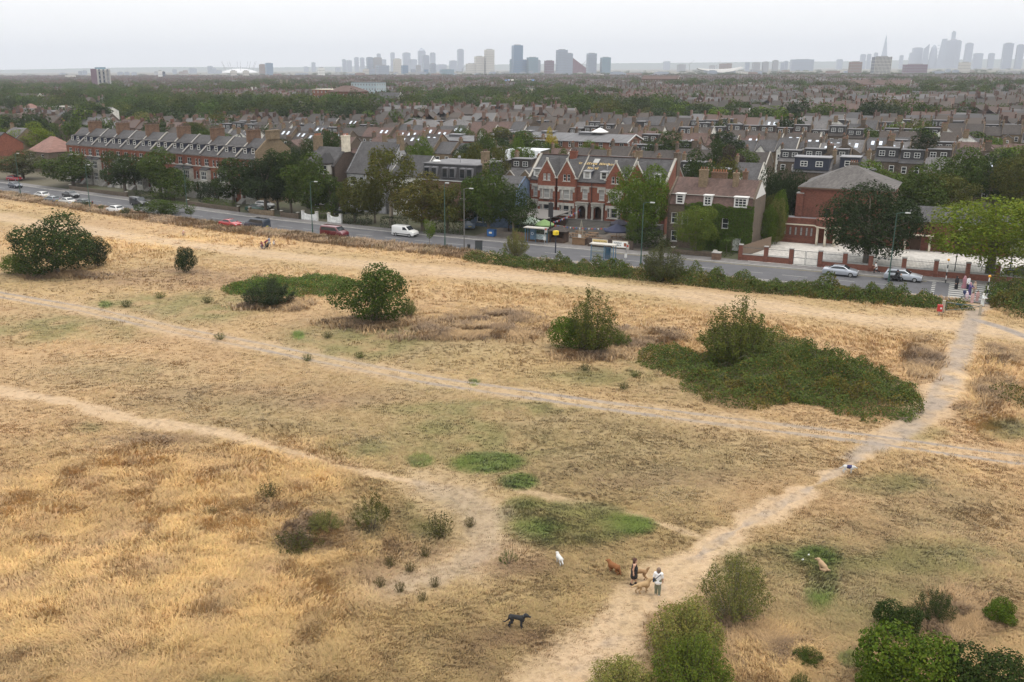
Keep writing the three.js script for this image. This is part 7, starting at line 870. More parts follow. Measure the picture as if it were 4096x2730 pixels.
{
  const b1 = block('brick_block', 'brick flats with grey roof and small white tent on top', 2215, 110, 21, 13, 8.2, M.blockBrick, M.felt, TH, { pitch: 1.6, floors: 3, boxes: [[5, -5, 4, 3, 0.9]] });
  const tent = tag(mesh('roof_tent', join([new THREE.ConeGeometry(2.5, 1.2, 8, 1).translate(0, 0.6, 0), cyl(2.5, 2.5, 0.12, 0, -0.1, 0, 8)]), M.white, scene), 'white pyramid tent standing on the roof of the brick flats', 'tent'); tent.position.copy(b1.localToWorld(V3(9.5, 11.4, -7))); b1.updateMatrixWorld(true); tent.position.copy(b1.localToWorld(V3(10.5, 10.3, -7)));
  block('brick_block', 'low brick flats with white windows behind the turning tree', 1738, 112, 16, 9, 6.4, M.blockBrick, M.felt, TH, { pitch: 1.2, floors: 2, boxes: [[4, -3, 4, 3, 0.7]] });
  block('brick_block', 'long brick flats with roof boxes left of the golden tree', 1960, 135, 30, 9, 6.6, M.blockBrick, M.felt, TH, { pitch: 1.2, floors: 2, boxes: [[1, -3, 4, 3, 0.7], [9, -3, 4, 3, 0.7], [17, -3, 4, 3, 0.7]] });
  block('brick_block', 'small brick annex in front of the low brick flats', 1752, 98, 12, 7, 4.2, M.blockBrick, M.slate, TH, { pitch: 1.0, floors: 1 });
  block('yellow_house', 'large yellow brick house with hipped slate roof', 1600, 150, 17, 9, 6.8, M.stock, M.slatePale, TH, { pitch: 2.6, floors: 2, hip: 1, cat: 'house' });
  block('yellow_house', 'second yellow brick house with hipped roof, nearer the golden tree', 1745, 158, 14, 9, 6.8, M.stock, M.slatePale, TH, { pitch: 2.6, floors: 2, hip: 1, cat: 'house' });
  // white sheeted scaffold roof
  const p = col(2005, 66), t = thing('sheeted_scaffold', 'roof under repair wrapped in white plastic sheeting', 'scaffold', p, -TH); footprints.push([p.x + 5, p.z, 9]);
  const rows = []; for (let i = 0; i <= 10; i++) { const r = []; for (let k = 0; k <= 16; k++) { const x = k / 16 * 9.2, y = 2.2 + i / 10 * 6.6, z = -i * 0.22 + 0.35 * (fbm(k * 0.55, i * 0.8, 3) - 0.5) + 0.15 * Math.abs(Math.sin(k * 0.785)); r.push(V3(x, y, z)); } rows.push(r); }
  const sh = flip(sheet(rows)); mesh('plastic_sheet', sh, mat(0.62, 0.64, 0.66, 0.45, { side: THREE.DoubleSide }), t); mesh('sheeted_top', slab(V3(0, 8.8, -2.2), V3(9.2, 8.8, -2.2), V3(9.2, 9.0, -8), V3(0, 9.0, -8), 0.1), mat(0.5, 0.52, 0.54, 0.5), t);
  for (let k = 0; k <= 4; k++) mesh('scaffold_pole', cyl(0.04, 0.04, 9.4, k * 2.3, 0, -0.5 - k * 0.05, 6), M.steel, t); for (const y of [3.6, 5.6, 7.6]) mesh('scaffold_pole', bar(V3(0, y, -1.9), V3(9.2, y, -1.9), 0.04), M.steel, t); mesh('wall', uvBox(bb(0.2, 9.0, 0, 8.6, -8, -2.6)), M.stockDark, t);
  // dark loft houses beside the hall
  for (const [px, s, lab] of [[3150, 82, 'house with a long navy loft extension beside the hall roof'], [3285, 86, 'house with a navy dormer just above the hall roof']]) { const q = col(px, s), h = thing('loft_house', lab, 'house', q, -TH, 'navy loft houses'); footprints.push([q.x + 3, q.z, 8]); mesh('wall', uvBox(bb(0, 8, 0, 5.6, -8, 0)), M.stockDark, h); mesh('roof', gableRoof(-0.1, 8.1, -8, 0, 5.6, 8.6), M.slatePale, h); const d = mesh('loft_dormer', bb(px < 3200 ? 0.3 : 2.6, px < 3200 ? 7.6 : 6.6, 5.9, 8.5, -4.5, 0.05), M.navy, h); mesh('flat_roof', bb(px < 3200 ? 0 : 2.4, px < 3200 ? 7.9 : 6.8, 8.52, 8.68, -4.8, 0.3), M.lead, d); for (const x of px < 3200 ? [1.6, 4.8] : [3.6]) win(d, x, 6.6, px < 3200 ? 1.5 : 2.0, 1.2, 0.14, { mull: 1, sill: 0, frame: 0.14 }); chimney(h, 8, -4, 7, 10, 0.7, 1.3, M.stock, 3); }
  // left: tan gabled house, orange hips, billboard building, long low sheds
  for (const [px, s, w, d, e, r, wm, rm, hip, lab] of [[50, 38, 9, 9, 6, 9.2, M.stock, M.slatePale, 0, 'tan gabled house with white dormer behind the red brick house'], [285, 128, 15, 10, 5.5, 9.6, M.cream, M.brownTile, 0, 'tan house with broad brown roof behind the terrace'], [135, 160, 12, 9, 4.5, 8.6, M.stock, M.pinkTile, 1, 'house with faded orange hip roof behind the lime green tree'], [248, 92, 8, 8, 5, 8.2, M.stock, M.orangeTile, 1, 'house with small orange hip roof near the terrace chimneys'], [500, 112, 17, 9, 5.0, 8.2, M.stock, M.pinkTile, 1, 'long pink roof behind the middle terrace chimneys'], [440, 150, 8, 7, 7.5, 9.4, M.render, M.slate, 0, 'pale two-storey shop with white upper windows behind the terrace'], [345, 118, 10, 8, 5.5, 8.0, M.stockDark, M.brownTile, 0, 'brown-roofed house left of the terrace chimneys']]) { const q = col(px, s); footprints.push([q.x + w / 2, q.z, w * 0.7]); frontHouse('back_house', lab, q, TH + 0.1, w, d, e, r, wm, rm, { hip: hip, inset: d * 0.5, holes: [[1, e - 2.2, 1.2, 1.4], [w - 2.4, e - 2.2, 1.2, 1.4], [1, 0.8, 1.2, 1.5]], chim: hip ? [] : [[0.3, -d / 2, r - 1, r + 1.2, 0.6, 1.2, M.stock, 3]] }); }
}
// rows of terraced houses parallel to the road
{
  const R = rng(9001), u = V3(Math.cos(TH), 0, Math.sin(TH)), n = V3(Math.sin(TH), 0, -Math.cos(TH)), O = V3(23.2, 0, -145.3), spots = [];
  const rows = []; for (let s = 56, k = 0; s < 2100; k++) { rows.push([s, k % 2 ? 0 : 1]); s += k % 2 ? 19 + (s > 400 ? 8 : 0) : 27 + (s > 400 ? 6 : 0); }
  const M_ = new THREE.Matrix4().multiplyMatrices(camera.projectionMatrix, camera.matrixWorldInverse), pv = new THREE.Vector4();
  rows.forEach(([s, flipRow], ri) => {
    let roofRun = 0, roof = roofs[0], wall = walls[0], kindRun = 'plain', gap = 0; const span = 1000 + s * 1.2;
    for (let k = -span; k < span; k += 5.5) {
      const p = O.clone().addScaledVector(n, s + 6 * Math.sin(k * 0.004 + ri)).addScaledVector(u, k); pv.set(p.x, 6, p.z, 1).applyMatrix4(M_); if (pv.w < 1) continue; const sx = pv.x / pv.w; if (Math.abs(sx) > 1.06) continue;
      const px = (sx + 1) / 2 * PW, dist = Math.hypot(p.x, p.z);
      if (roofRun-- <= 0) { roofRun = 1 + (R() * 5 | 0); roof = roofs[R() * roofs.length | 0]; wall = walls[R() * walls.length | 0]; }
      if (R() < 0.4) kindRun = kinds[R() * kinds.length | 0]; const r1 = R(), r2 = R();
      if (gap > 0) { gap--; continue; } if (r1 < 0.045) { gap = 1 + (r2 * 3 | 0); continue; }
      if (s < 120 && px < 1180) { if (s < 100 || px < 620) continue; } if (px > 3560 && s < 60) continue; if (s < 62 && px < 1900) continue; if (px > 3030 && px < 3420 && s < 92) continue;
      const wood = fbm(p.x * 0.011 + 5, p.z * 0.011 + 2, 3), lim = s < 160 ? 0.70 : px < 1500 ? (s > 215 && s < 330 ? 0.2 : 0.56) : lerp(0.58, 0.61, sst(250, 600, s)); if (wood > lim) continue;
      if (footprints.some(f => Math.hypot(p.x - f[0], p.z - f[1]) < f[2])) continue;
      spots.push({ p, roof, wall, kind: kindRun, dist, s, px, ri, flipRow });
    }
  });
  spots.sort((a, b) => a.dist - b.dist);
  const counts = new Map(), near = spots.slice(0, 270), rest = spots.slice(270);
  const zone = px => px < 900 ? 'behind the brick terrace' : px < 1500 ? 'behind the bay house' : px < 2100 ? 'behind the mansard flats' : px < 2700 ? 'behind the hotel' : px < 3250 ? 'behind the ivy-covered house' : px < 3700 ? 'behind the brick hall' : 'behind the lime tree';
  const ord = ['nearest', 'second', 'third', 'fourth', 'fifth', 'sixth', 'seventh', 'eighth', 'ninth', 'tenth'];
  for (const q of near) {
    const g = makeHouse(q.kind, q.roof[1], q.wall[1], q.kind + q.roof[0] + q.wall[0]), h = g.clone(); h.name = numbered('terraced_house'); h.position.copy(q.p); h.rotation.y = -TH + (hash2(q.ri + 3, Math.round(q.px * 3)) < 0.08 ? Math.PI / 2 : 0); const sc = 0.9 + 0.2 * hash2(q.ri, Math.round(q.px)); h.position.addScaledVector(n, 1.6 * (hash2(Math.round(q.px / 60), q.ri) - 0.5)); h.scale.set(1, sc, q.flipRow ? 1 : 1); scene.add(h);
    const key = `${q.wall[0]} terraced house with ${q.roof[0]} roof and ${kindWords[q.kind]}, ${zone(q.px)}`, c = counts.get(key) || 0; counts.set(key, c + 1);
    tag(h, `${q.wall[0]} house, ${q.roof[0]} roof, ${kindWords[q.kind]}, ${ord[c] || 'far'} such ${zone(q.px).replace('ivy-covered', 'ivy')}`, 'house', 'rows of terraced houses behind the main road');
  }
  // the rest, too many to single out
  const add = (g, r, gg, b) => { const n_ = g.attributes.position.count, c = new Float32Array(n_ * 3); for (let i = 0; i < n_; i++) { c[3 * i] = r; c[3 * i + 1] = gg; c[3 * i + 2] = b; } g.setAttribute('color', new THREE.BufferAttribute(c, 3)); return g; };
  const P = V3, rw = gableRoof(0, 5.5, -8.4, 0, 5.7, 8.5, { over: 0.2, t: 0.15 });
  const geo = mergeGeometries([add(clean(bb(0, 5.5, 0, 5.7, -8.4, 0)), 1.35, 1.2, 1.0), add(clean(rw), 1, 1, 1), add(clean(gableWall(5.4, -8.4, 0, 5.7, 8.8, 0.3)), 1.6, 1.4, 1.2), add(clean(bb(-0.3, 0.3, 7, 9.8, -5, -3.5)), 1.4, 0.9, 0.7), ...[0.7, 3.4].map(x => add(clean(bb(x, x + 1.3, 3.3, 4.8, 0.0, 0.06)), 4.2, 4.2, 4.2)), ...[0.85, 3.55].map(x => add(clean(bb(x, x + 1.0, 3.45, 4.65, 0.06, 0.09)), 0.3, 0.32, 0.36)), add(clean(bb(0.3, 3.1, 0, 4.4, 0.003, 4.2)), 1.5, 1.3, 1.05)]);
  const im = new THREE.InstancedMesh(geo, mat(1, 1, 1, 0.85, { vertexColors: true }), rest.length); im.name = 'distant_houses'; im.userData = { kind: 'stuff', label: 'mass of small terraced houses stretching into the haze', category: 'houses' }; im.castShadow = im.receiveShadow = true;
  const m = new THREE.Matrix4(), cc = new THREE.Color(), pal = { brown: [0.058, 0.047, 0.040], dark: [0.045, 0.039, 0.035], slate: [0.066, 0.064, 0.066], red: [0.078, 0.052, 0.044], pale: [0.10, 0.098, 0.098] };
  rest.forEach((q, i) => { m.compose(q.p, new THREE.Quaternion().setFromEuler(new THREE.Euler(0, -TH + (hash2(i, 3) < 0.12 ? Math.PI / 2 : 0), 0)), V3(1, 0.9 + 0.25 * hash2(i, 9), 1)); im.setMatrixAt(i, m); const c = pal[q.roof[0]], f = 0.85 + 0.4 * hash2(i, 5); im.setColorAt(i, cc.setRGB(c[0] * f, c[1] * f, c[2] * f)); });
  scene.add(im);
  // garden and street trees
  const tr = [], cell = new Set(); for (const q of spots) cell.add(Math.round(q.p.x / 7) + ',' + Math.round(q.p.z / 7));
  for (let k = 0; tr.length < 9000 && k < 60000; k++) {
    const dist = 215 + Math.pow(R(), 0.62) * 3100, px = -200 + R() * 4500, d = ray(px, 900), l = Math.hypot(d.x, d.z), p = V3(d.x / l * dist, 0, d.z / l * dist), s = roadSide(p.x, p.z); if (s < 58) continue;
    const wood = fbm(p.x * 0.011 + 5, p.z * 0.011 + 2, 3), lim = s < 160 ? 0.62 : px < 1500 ? (s > 215 && s < 330 ? 0.2 : 0.55) : lerp(0.56, 0.60, sst(250, 600, s)), inW = wood > lim - 0.02; if (!inW && R() > (dist > 900 ? 0.26 : dist < 520 ? 0.75 : 0.4)) continue;
    if (!inW && dist < 1400 && cell.has(Math.round((p.x - 2) / 7) + ',' + Math.round((p.z + 2) / 7))) continue; if (footprints.some(f => Math.hypot(p.x - f[0], p.z - f[1]) < f[2])) continue;
    tr.push({ p, dist, px, inW, s });
  }
  tr.sort((a, b) => a.dist - b.dist);
  const ks = ['farRound', 'farOval', 'farRound', 'farTall', 'plane', 'thick'], cs = [['deep green', G.deep], ['mid green', G.mid], ['dark', G.dark], ['olive', G.olive], ['bluish', G.blue], ['deep green', G.deep], ['fresh green', G.fresh]], tc = new Map();
  let made = 0; const left = [];
  for (const q of tr) {
    if (made >= 225) { left.push(q); continue; } made++;
    const kd = q.dist < 330 ? ['plane', 'thick', 'lime', 'oval'][R() * 4 | 0] : ks[R() * 4 | 0], c = cs[R() * cs.length | 0], h = (q.inW ? 9 : 6) + R() * 5.5, w = h * (0.75 + R() * 0.35), shape = kd === 'farTall' || kd === 'oval' ? 'tall' : kd === 'farOval' || kd === 'lime' ? 'oval' : 'round';
    const key = `${c[0]} ${shape} tree ${q.inW ? 'in a clump' : 'between roofs'} ${zone(q.px)}`, n_ = tc.get(key) || 0; tc.set(key, n_ + 1);
    plant(kd, c[1], `${c[0]} ${shape} tree ${q.inW ? 'in a clump' : 'between roofs'} ${zone(q.px)}, ${ord[n_] || 'farthest'} of its kind`, q.p, h, w, { group: 'garden and street trees of the town', turn: R() * 6.28 });
  }
  // the woods beyond, read as one mass
  const far_ = mergeGeometries([protos.farRound.crown]); const wm = new THREE.InstancedMesh(far_, G.mid, left.length + 900); wm.name = 'distant_trees'; wm.userData = { kind: 'stuff', label: 'mass of trees among the houses fading into haze', category: 'trees' }; wm.castShadow = wm.receiveShadow = true;
  let i = 0; const put = (p, h, w) => { m.compose(p, new THREE.Quaternion().setFromEuler(new THREE.Euler(0, R() * 6.28, 0)), V3(w / 10.5, h / 10, w / 10.5)); wm.setMatrixAt(i, m); const f = 0.6 + 0.7 * R(); wm.setColorAt(i++, cc.setRGB(f * (0.85 + 0.4 * R()), f, f * 1.05)); };
  for (const q of left) { const h = ((q.inW ? 8.5 : 5.5) + R() * 4.5) * lerp(1, 0.7, sst(900, 2600, q.dist)); put(q.p, h, h * (0.8 + R() * 0.5)); }
  for (let k = 0; k < 900; k++) { const dist = 2300 + R() * R() * 4000, d = ray(-150 + R() * 4400, 900), l = Math.hypot(d.x, d.z), h = 5 + R() * 4; put(V3(d.x / l * dist, 0, d.z / l * dist), h, h * (1.8 + R() * 2)); }
  wm.count = i; scene.add(wm);
}
// ---------------------------------------------------------------- the skyline, each tower at its own distance and real size
const glassM = (r, g, b) => mat(r, g, b, 0.35, { metalness: 0.1 });
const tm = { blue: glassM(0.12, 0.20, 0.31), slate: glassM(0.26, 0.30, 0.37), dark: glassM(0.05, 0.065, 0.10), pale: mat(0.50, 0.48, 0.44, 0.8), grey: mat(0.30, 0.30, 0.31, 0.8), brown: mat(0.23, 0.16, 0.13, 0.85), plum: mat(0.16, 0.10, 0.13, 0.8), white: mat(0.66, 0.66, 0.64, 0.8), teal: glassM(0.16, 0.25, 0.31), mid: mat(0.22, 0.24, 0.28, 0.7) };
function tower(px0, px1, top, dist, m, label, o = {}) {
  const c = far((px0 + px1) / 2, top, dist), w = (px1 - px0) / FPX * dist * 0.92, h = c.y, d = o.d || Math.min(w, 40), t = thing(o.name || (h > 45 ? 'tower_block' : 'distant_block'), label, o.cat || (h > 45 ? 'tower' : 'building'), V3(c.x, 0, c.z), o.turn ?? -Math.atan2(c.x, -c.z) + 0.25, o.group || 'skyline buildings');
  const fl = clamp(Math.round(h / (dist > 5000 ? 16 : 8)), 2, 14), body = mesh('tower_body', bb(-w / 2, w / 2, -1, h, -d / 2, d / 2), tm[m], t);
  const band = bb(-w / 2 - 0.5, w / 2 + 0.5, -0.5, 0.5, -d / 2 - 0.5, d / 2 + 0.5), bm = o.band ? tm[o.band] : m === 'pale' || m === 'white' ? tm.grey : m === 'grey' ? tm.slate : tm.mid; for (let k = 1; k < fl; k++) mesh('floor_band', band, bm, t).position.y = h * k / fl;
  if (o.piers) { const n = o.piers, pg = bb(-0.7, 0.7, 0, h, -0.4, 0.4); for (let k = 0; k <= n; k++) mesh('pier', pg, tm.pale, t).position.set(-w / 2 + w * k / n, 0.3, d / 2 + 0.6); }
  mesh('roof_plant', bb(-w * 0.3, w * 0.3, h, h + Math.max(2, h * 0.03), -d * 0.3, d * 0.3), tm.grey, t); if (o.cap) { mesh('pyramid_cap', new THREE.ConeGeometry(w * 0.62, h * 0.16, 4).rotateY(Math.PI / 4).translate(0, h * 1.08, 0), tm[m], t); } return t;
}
const X0 = [                                                      // left edge, right edge, top, distance, tone, words
  [60, 76, 307, 4200, 'grey', 'small grey tower farthest left on the horizon'], [86, 103, 295, 4300, 'grey', 'pale tower second from the left on the horizon'], [113, 129, 307, 4200, 'grey', 'squat tower third from the left on the horizon'], [172, 196, 302, 4600, 'slate', 'low bluish block between two towers at far left'], [237, 258, 293, 4800, 'slate', 'blue-grey tower left of the big leaning slab'], [313, 330, 285, 4600, 'slate', 'twin tower left half beside the big slab'], [328, 344, 283, 4500, 'slate', 'twin tower right half beside the big slab'], [308, 345, 304, 3900, 'grey', 'wide block in front of the twin towers'],
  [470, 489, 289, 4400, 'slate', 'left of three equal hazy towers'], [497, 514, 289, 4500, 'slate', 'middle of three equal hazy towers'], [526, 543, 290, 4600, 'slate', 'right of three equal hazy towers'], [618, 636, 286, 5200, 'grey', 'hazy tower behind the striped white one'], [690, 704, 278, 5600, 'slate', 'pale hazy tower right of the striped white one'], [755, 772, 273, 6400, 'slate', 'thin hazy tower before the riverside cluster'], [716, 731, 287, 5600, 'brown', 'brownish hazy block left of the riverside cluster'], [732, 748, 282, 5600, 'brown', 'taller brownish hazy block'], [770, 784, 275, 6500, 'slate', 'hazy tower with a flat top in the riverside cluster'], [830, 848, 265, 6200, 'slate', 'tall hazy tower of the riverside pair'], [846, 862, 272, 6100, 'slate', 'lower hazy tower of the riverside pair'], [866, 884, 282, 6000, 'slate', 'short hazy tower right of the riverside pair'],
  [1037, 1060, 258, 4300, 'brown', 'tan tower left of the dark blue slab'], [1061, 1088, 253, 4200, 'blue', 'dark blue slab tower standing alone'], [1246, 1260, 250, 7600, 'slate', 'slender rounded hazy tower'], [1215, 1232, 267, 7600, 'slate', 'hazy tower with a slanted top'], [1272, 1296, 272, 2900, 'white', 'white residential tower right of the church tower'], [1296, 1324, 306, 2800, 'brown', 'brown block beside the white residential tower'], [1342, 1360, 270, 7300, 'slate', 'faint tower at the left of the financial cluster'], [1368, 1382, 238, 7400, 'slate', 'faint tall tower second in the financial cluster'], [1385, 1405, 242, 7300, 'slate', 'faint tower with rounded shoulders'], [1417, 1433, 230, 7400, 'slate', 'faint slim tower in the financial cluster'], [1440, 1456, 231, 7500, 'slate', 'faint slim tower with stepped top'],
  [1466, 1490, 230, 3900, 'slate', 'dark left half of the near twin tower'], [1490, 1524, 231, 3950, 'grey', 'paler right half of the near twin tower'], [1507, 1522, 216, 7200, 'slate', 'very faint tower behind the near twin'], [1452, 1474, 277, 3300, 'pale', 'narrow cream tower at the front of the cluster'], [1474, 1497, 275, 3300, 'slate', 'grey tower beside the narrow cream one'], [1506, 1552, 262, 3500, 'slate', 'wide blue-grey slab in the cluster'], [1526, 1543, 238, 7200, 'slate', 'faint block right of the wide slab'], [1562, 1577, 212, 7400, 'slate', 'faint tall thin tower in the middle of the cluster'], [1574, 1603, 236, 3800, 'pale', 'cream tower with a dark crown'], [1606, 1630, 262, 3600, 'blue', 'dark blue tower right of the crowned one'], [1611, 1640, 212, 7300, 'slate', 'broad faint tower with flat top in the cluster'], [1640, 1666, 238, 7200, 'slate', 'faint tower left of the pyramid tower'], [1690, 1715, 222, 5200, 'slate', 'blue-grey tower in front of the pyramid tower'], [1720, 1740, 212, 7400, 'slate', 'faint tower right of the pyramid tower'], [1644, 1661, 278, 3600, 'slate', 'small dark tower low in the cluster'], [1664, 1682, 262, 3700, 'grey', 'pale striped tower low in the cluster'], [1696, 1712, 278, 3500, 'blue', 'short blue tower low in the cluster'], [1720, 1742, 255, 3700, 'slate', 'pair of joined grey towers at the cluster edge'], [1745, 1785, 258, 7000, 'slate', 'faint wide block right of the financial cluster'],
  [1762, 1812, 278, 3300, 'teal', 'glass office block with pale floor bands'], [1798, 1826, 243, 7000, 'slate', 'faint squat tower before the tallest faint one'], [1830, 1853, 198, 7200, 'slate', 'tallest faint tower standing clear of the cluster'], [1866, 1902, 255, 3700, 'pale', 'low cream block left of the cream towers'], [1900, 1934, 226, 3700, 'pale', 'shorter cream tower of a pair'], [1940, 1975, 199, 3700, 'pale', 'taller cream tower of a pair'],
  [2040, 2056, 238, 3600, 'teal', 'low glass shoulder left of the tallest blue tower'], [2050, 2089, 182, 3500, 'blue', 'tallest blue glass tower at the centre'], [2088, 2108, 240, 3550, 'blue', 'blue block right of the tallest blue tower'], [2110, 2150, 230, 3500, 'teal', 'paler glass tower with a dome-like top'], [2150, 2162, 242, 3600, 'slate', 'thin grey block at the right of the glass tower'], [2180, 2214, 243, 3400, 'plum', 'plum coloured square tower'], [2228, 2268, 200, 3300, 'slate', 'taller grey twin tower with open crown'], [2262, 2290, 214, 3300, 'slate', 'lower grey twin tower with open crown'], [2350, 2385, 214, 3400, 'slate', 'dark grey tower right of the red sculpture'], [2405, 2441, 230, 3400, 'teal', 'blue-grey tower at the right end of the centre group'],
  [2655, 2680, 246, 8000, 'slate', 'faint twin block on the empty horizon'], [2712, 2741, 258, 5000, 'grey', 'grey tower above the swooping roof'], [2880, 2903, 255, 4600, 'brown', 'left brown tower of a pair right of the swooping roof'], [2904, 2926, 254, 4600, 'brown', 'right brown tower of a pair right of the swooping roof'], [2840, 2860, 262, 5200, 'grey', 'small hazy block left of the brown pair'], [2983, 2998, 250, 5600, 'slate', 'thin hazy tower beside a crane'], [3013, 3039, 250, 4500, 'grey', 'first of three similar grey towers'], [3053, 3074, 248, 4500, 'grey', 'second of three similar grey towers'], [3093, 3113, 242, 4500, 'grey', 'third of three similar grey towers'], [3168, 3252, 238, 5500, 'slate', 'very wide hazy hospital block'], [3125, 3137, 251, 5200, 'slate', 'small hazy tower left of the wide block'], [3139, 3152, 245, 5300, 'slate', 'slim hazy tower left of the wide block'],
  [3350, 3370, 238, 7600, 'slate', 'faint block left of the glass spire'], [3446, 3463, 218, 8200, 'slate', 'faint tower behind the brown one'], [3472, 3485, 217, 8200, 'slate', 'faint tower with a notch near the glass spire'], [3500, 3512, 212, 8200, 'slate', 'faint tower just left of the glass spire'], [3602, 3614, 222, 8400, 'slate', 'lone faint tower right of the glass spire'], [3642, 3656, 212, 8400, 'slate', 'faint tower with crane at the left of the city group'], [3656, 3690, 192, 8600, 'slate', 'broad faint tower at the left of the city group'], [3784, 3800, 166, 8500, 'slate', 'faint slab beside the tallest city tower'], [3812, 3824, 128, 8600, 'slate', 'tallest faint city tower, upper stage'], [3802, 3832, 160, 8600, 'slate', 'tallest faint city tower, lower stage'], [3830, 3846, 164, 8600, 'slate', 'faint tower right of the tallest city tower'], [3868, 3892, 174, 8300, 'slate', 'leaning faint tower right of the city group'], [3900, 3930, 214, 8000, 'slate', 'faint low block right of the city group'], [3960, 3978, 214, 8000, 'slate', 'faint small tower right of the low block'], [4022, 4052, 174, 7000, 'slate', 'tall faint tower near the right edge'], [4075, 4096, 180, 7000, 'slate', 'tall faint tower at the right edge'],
  [3404, 3444, 248, 3000, 'brown', 'brown brick tower left of the grid-fronted tower'], [3844, 3878, 250, 3200, 'pale', 'cream tower right of the brick estate'], [3625, 3700, 258, 3000, 'plum', 'long stepped brick estate on the right'],
];
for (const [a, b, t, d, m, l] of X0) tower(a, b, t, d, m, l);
{
  // leaning grid tower, left slab, striped tower, hall tower with shops
  tower(3500, 3558, 228, 2700, 'dark', 'dark tower with a white grid front on the right', { piers: 12, band: 'pale' });
  { const c = far(400, 277, 1350), h = c.y, t = thing('slab_block', 'big cream and dark tower block at the left', 'tower', V3(c.x, 0, c.z), 0.75); mesh('tower_body', bb(-9, 9, -1, h, -9, 9), tm.pale, t); for (let k = 1; k < 17; k++) mesh('floor_band', bb(-9.2, 9.2, -0.25, 0.25, -9.2, 9.2), tm.grey, t).position.y = h * k / 17; const wg = bb(-1.1, 1.1, 0, 1.7, 0, 0.3), bg = bb(-1.6, 1.6, 0, 1.1, 0, 1.3); for (let k = 0; k < 16; k++) for (const x of [-5.5, 0, 5.5]) { const w = mesh('window', wg, M.glassBlue, t); w.position.set(x, h * k / 17 + 1.4, 9.0); if (x > 0 || k % 3 === 0) mesh('balcony', bg, tm.grey, t).position.set(x, h * k / 17 + 0.4, 9.25); } const side = mesh('side_wall', bb(-9.4, -9.02, -1, h + 0.4, -9.1, 9.1), tm.plum, t); mesh('roof_plant', bb(-5, 5, h, h + 2.5, -5, 5), tm.teal, t); }
  tower(632, 647, 284, 2600, 'white', 'white striped half of the split tower'); tower(647, 658, 287, 2600, 'dark', 'dark half of the split tower'); tower(922, 944, 284, 2900, 'pale', 'left of two short cream towers before the white dome'); tower(972, 993, 284, 2900, 'pale', 'right of two short cream towers before the white dome');
  // white dome with masts
  { const c = far(958, 300, 7400), t = thing('domed_arena', 'white shallow dome with slanting masts on the horizon', 'dome', V3(c.x, 0, c.z)); mesh('dome', new THREE.SphereGeometry(175, 32, 10, 0, 6.3, 0, 0.9).translate(0, -108, 0).scale(1, 0.42, 1), mat(0.6, 0.6, 0.6, 0.6), t); for (let k = 0; k < 10; k++) { const a = k * 0.628; mesh('mast', bar(V3(Math.cos(a) * 95, 0, Math.sin(a) * 95), V3(Math.cos(a) * 130, 80, Math.sin(a) * 130), 2, 1), tm.grey, t); } }
  // pyramid-topped tower, glass spire, rounded and wedge towers
  tower(1672, 1700, 203, 7400, 'slate', 'faint tower with a pyramid roof in the financial cluster', { cap: 1 });
  { const c = far(3548, 136, 8800), t = thing('glass_spire', 'tall tapering glass spire in the haze', 'tower', V3(c.x, 0, c.z)); for (const [s, n] of [[1, 0], [0.82, 1]]) mesh('glass_facet', new THREE.ConeGeometry(46 * s, c.y * (n ? 0.93 : 1), 4, 1).rotateY(0.5 + n * 0.5).translate(0, c.y * (n ? 0.93 : 1) / 2, 0), n ? tm.slate : tm.slate, t); for (let k = 1; k < 8; k++) mesh('floor_band', new THREE.CylinderGeometry(46 * (1 - k / 8) + 0.6, 46 * (1 - k / 8) + 1.0, 3, 4).rotateY(0.5), tm.mid, t).position.y = c.y * k / 8; }
  { const c = far(3740, 177, 8500), pts = []; for (let k = 0; k <= 12; k++) { const u = k / 12; pts.push(new THREE.Vector2(32 * Math.sqrt(Math.max(0, 1 - Math.pow(Math.max(0, u - 0.25) / 0.75, 2.2))) * (0.85 + 0.3 * Math.min(u, 0.3)) + 0.01, u * c.y)); } const t = thing('rounded_tower', 'faint bullet-shaped tower in the city group', 'tower', V3(c.x, 0, c.z)); mesh('tower_body', new THREE.LatheGeometry(pts, 20), tm.slate, t); for (let k = 1; k < 6; k++) { const q = pts[k * 2]; mesh('floor_band', new THREE.CylinderGeometry(q.x + 0.6, q.x + 0.6, 2.5, 20), tm.slate, t).position.y = q.y; } }
  const wedge = (px0, px1, topL, topR, dist, label, taperK) => { const L = far(px0, topL, dist), R = far(px1, topR, dist), w = Math.hypot(R.x - L.x, R.z - L.z), t = thing('wedge_tower', label, 'tower', V3((L.x + R.x) / 2, 0, (L.z + R.z) / 2), -Math.atan2(L.x, -L.z)); mesh('tower_body', clean(poly([[-w / 2, 0], [w / 2, 0], [w / 2 - (taperK ? w * 0.05 : 0), R.y], [-w / 2 + (taperK || 0) * w, L.y]], 40).translate(0, 0, -20)), tm.slate, t); for (let k = 1; k < 8; k++) mesh('floor_band', bb(-w / 2 - 0.5, w / 2 + 0.5, 0, 3, -20.6, 20.6), tm.slate, t).position.y = Math.min(L.y, R.y) * k / 9; };
  wedge(3694, 3722, 196, 175, 8500, 'faint slant-topped tower in the city group', 0.1); wedge(3756, 3794, 156, 155, 8500, 'faint wedge-shaped tower tapering to a point', 0.4);
  // red lattice sculpture, swooping roof, blue shed, church tower, civic blocks
  { const c = far(2310, 258, 3600), t = thing('lattice_slope', 'dark red sloping structure beside the twin towers', 'sculpture', V3(c.x, 0, c.z)); mesh('slope', clean(poly([[-22, 0], [52, 0], [52, 8], [-22, 62]], 16)), mat(0.16, 0.07, 0.09, 0.8), t); for (let k = 0; k < 6; k++) mesh('lattice_bar', bar(V3(-22 + k * 12, 0, 16.3), V3(-10 + k * 12, 46 - k * 8, 16.3), 0.8), tm.plum, t); }
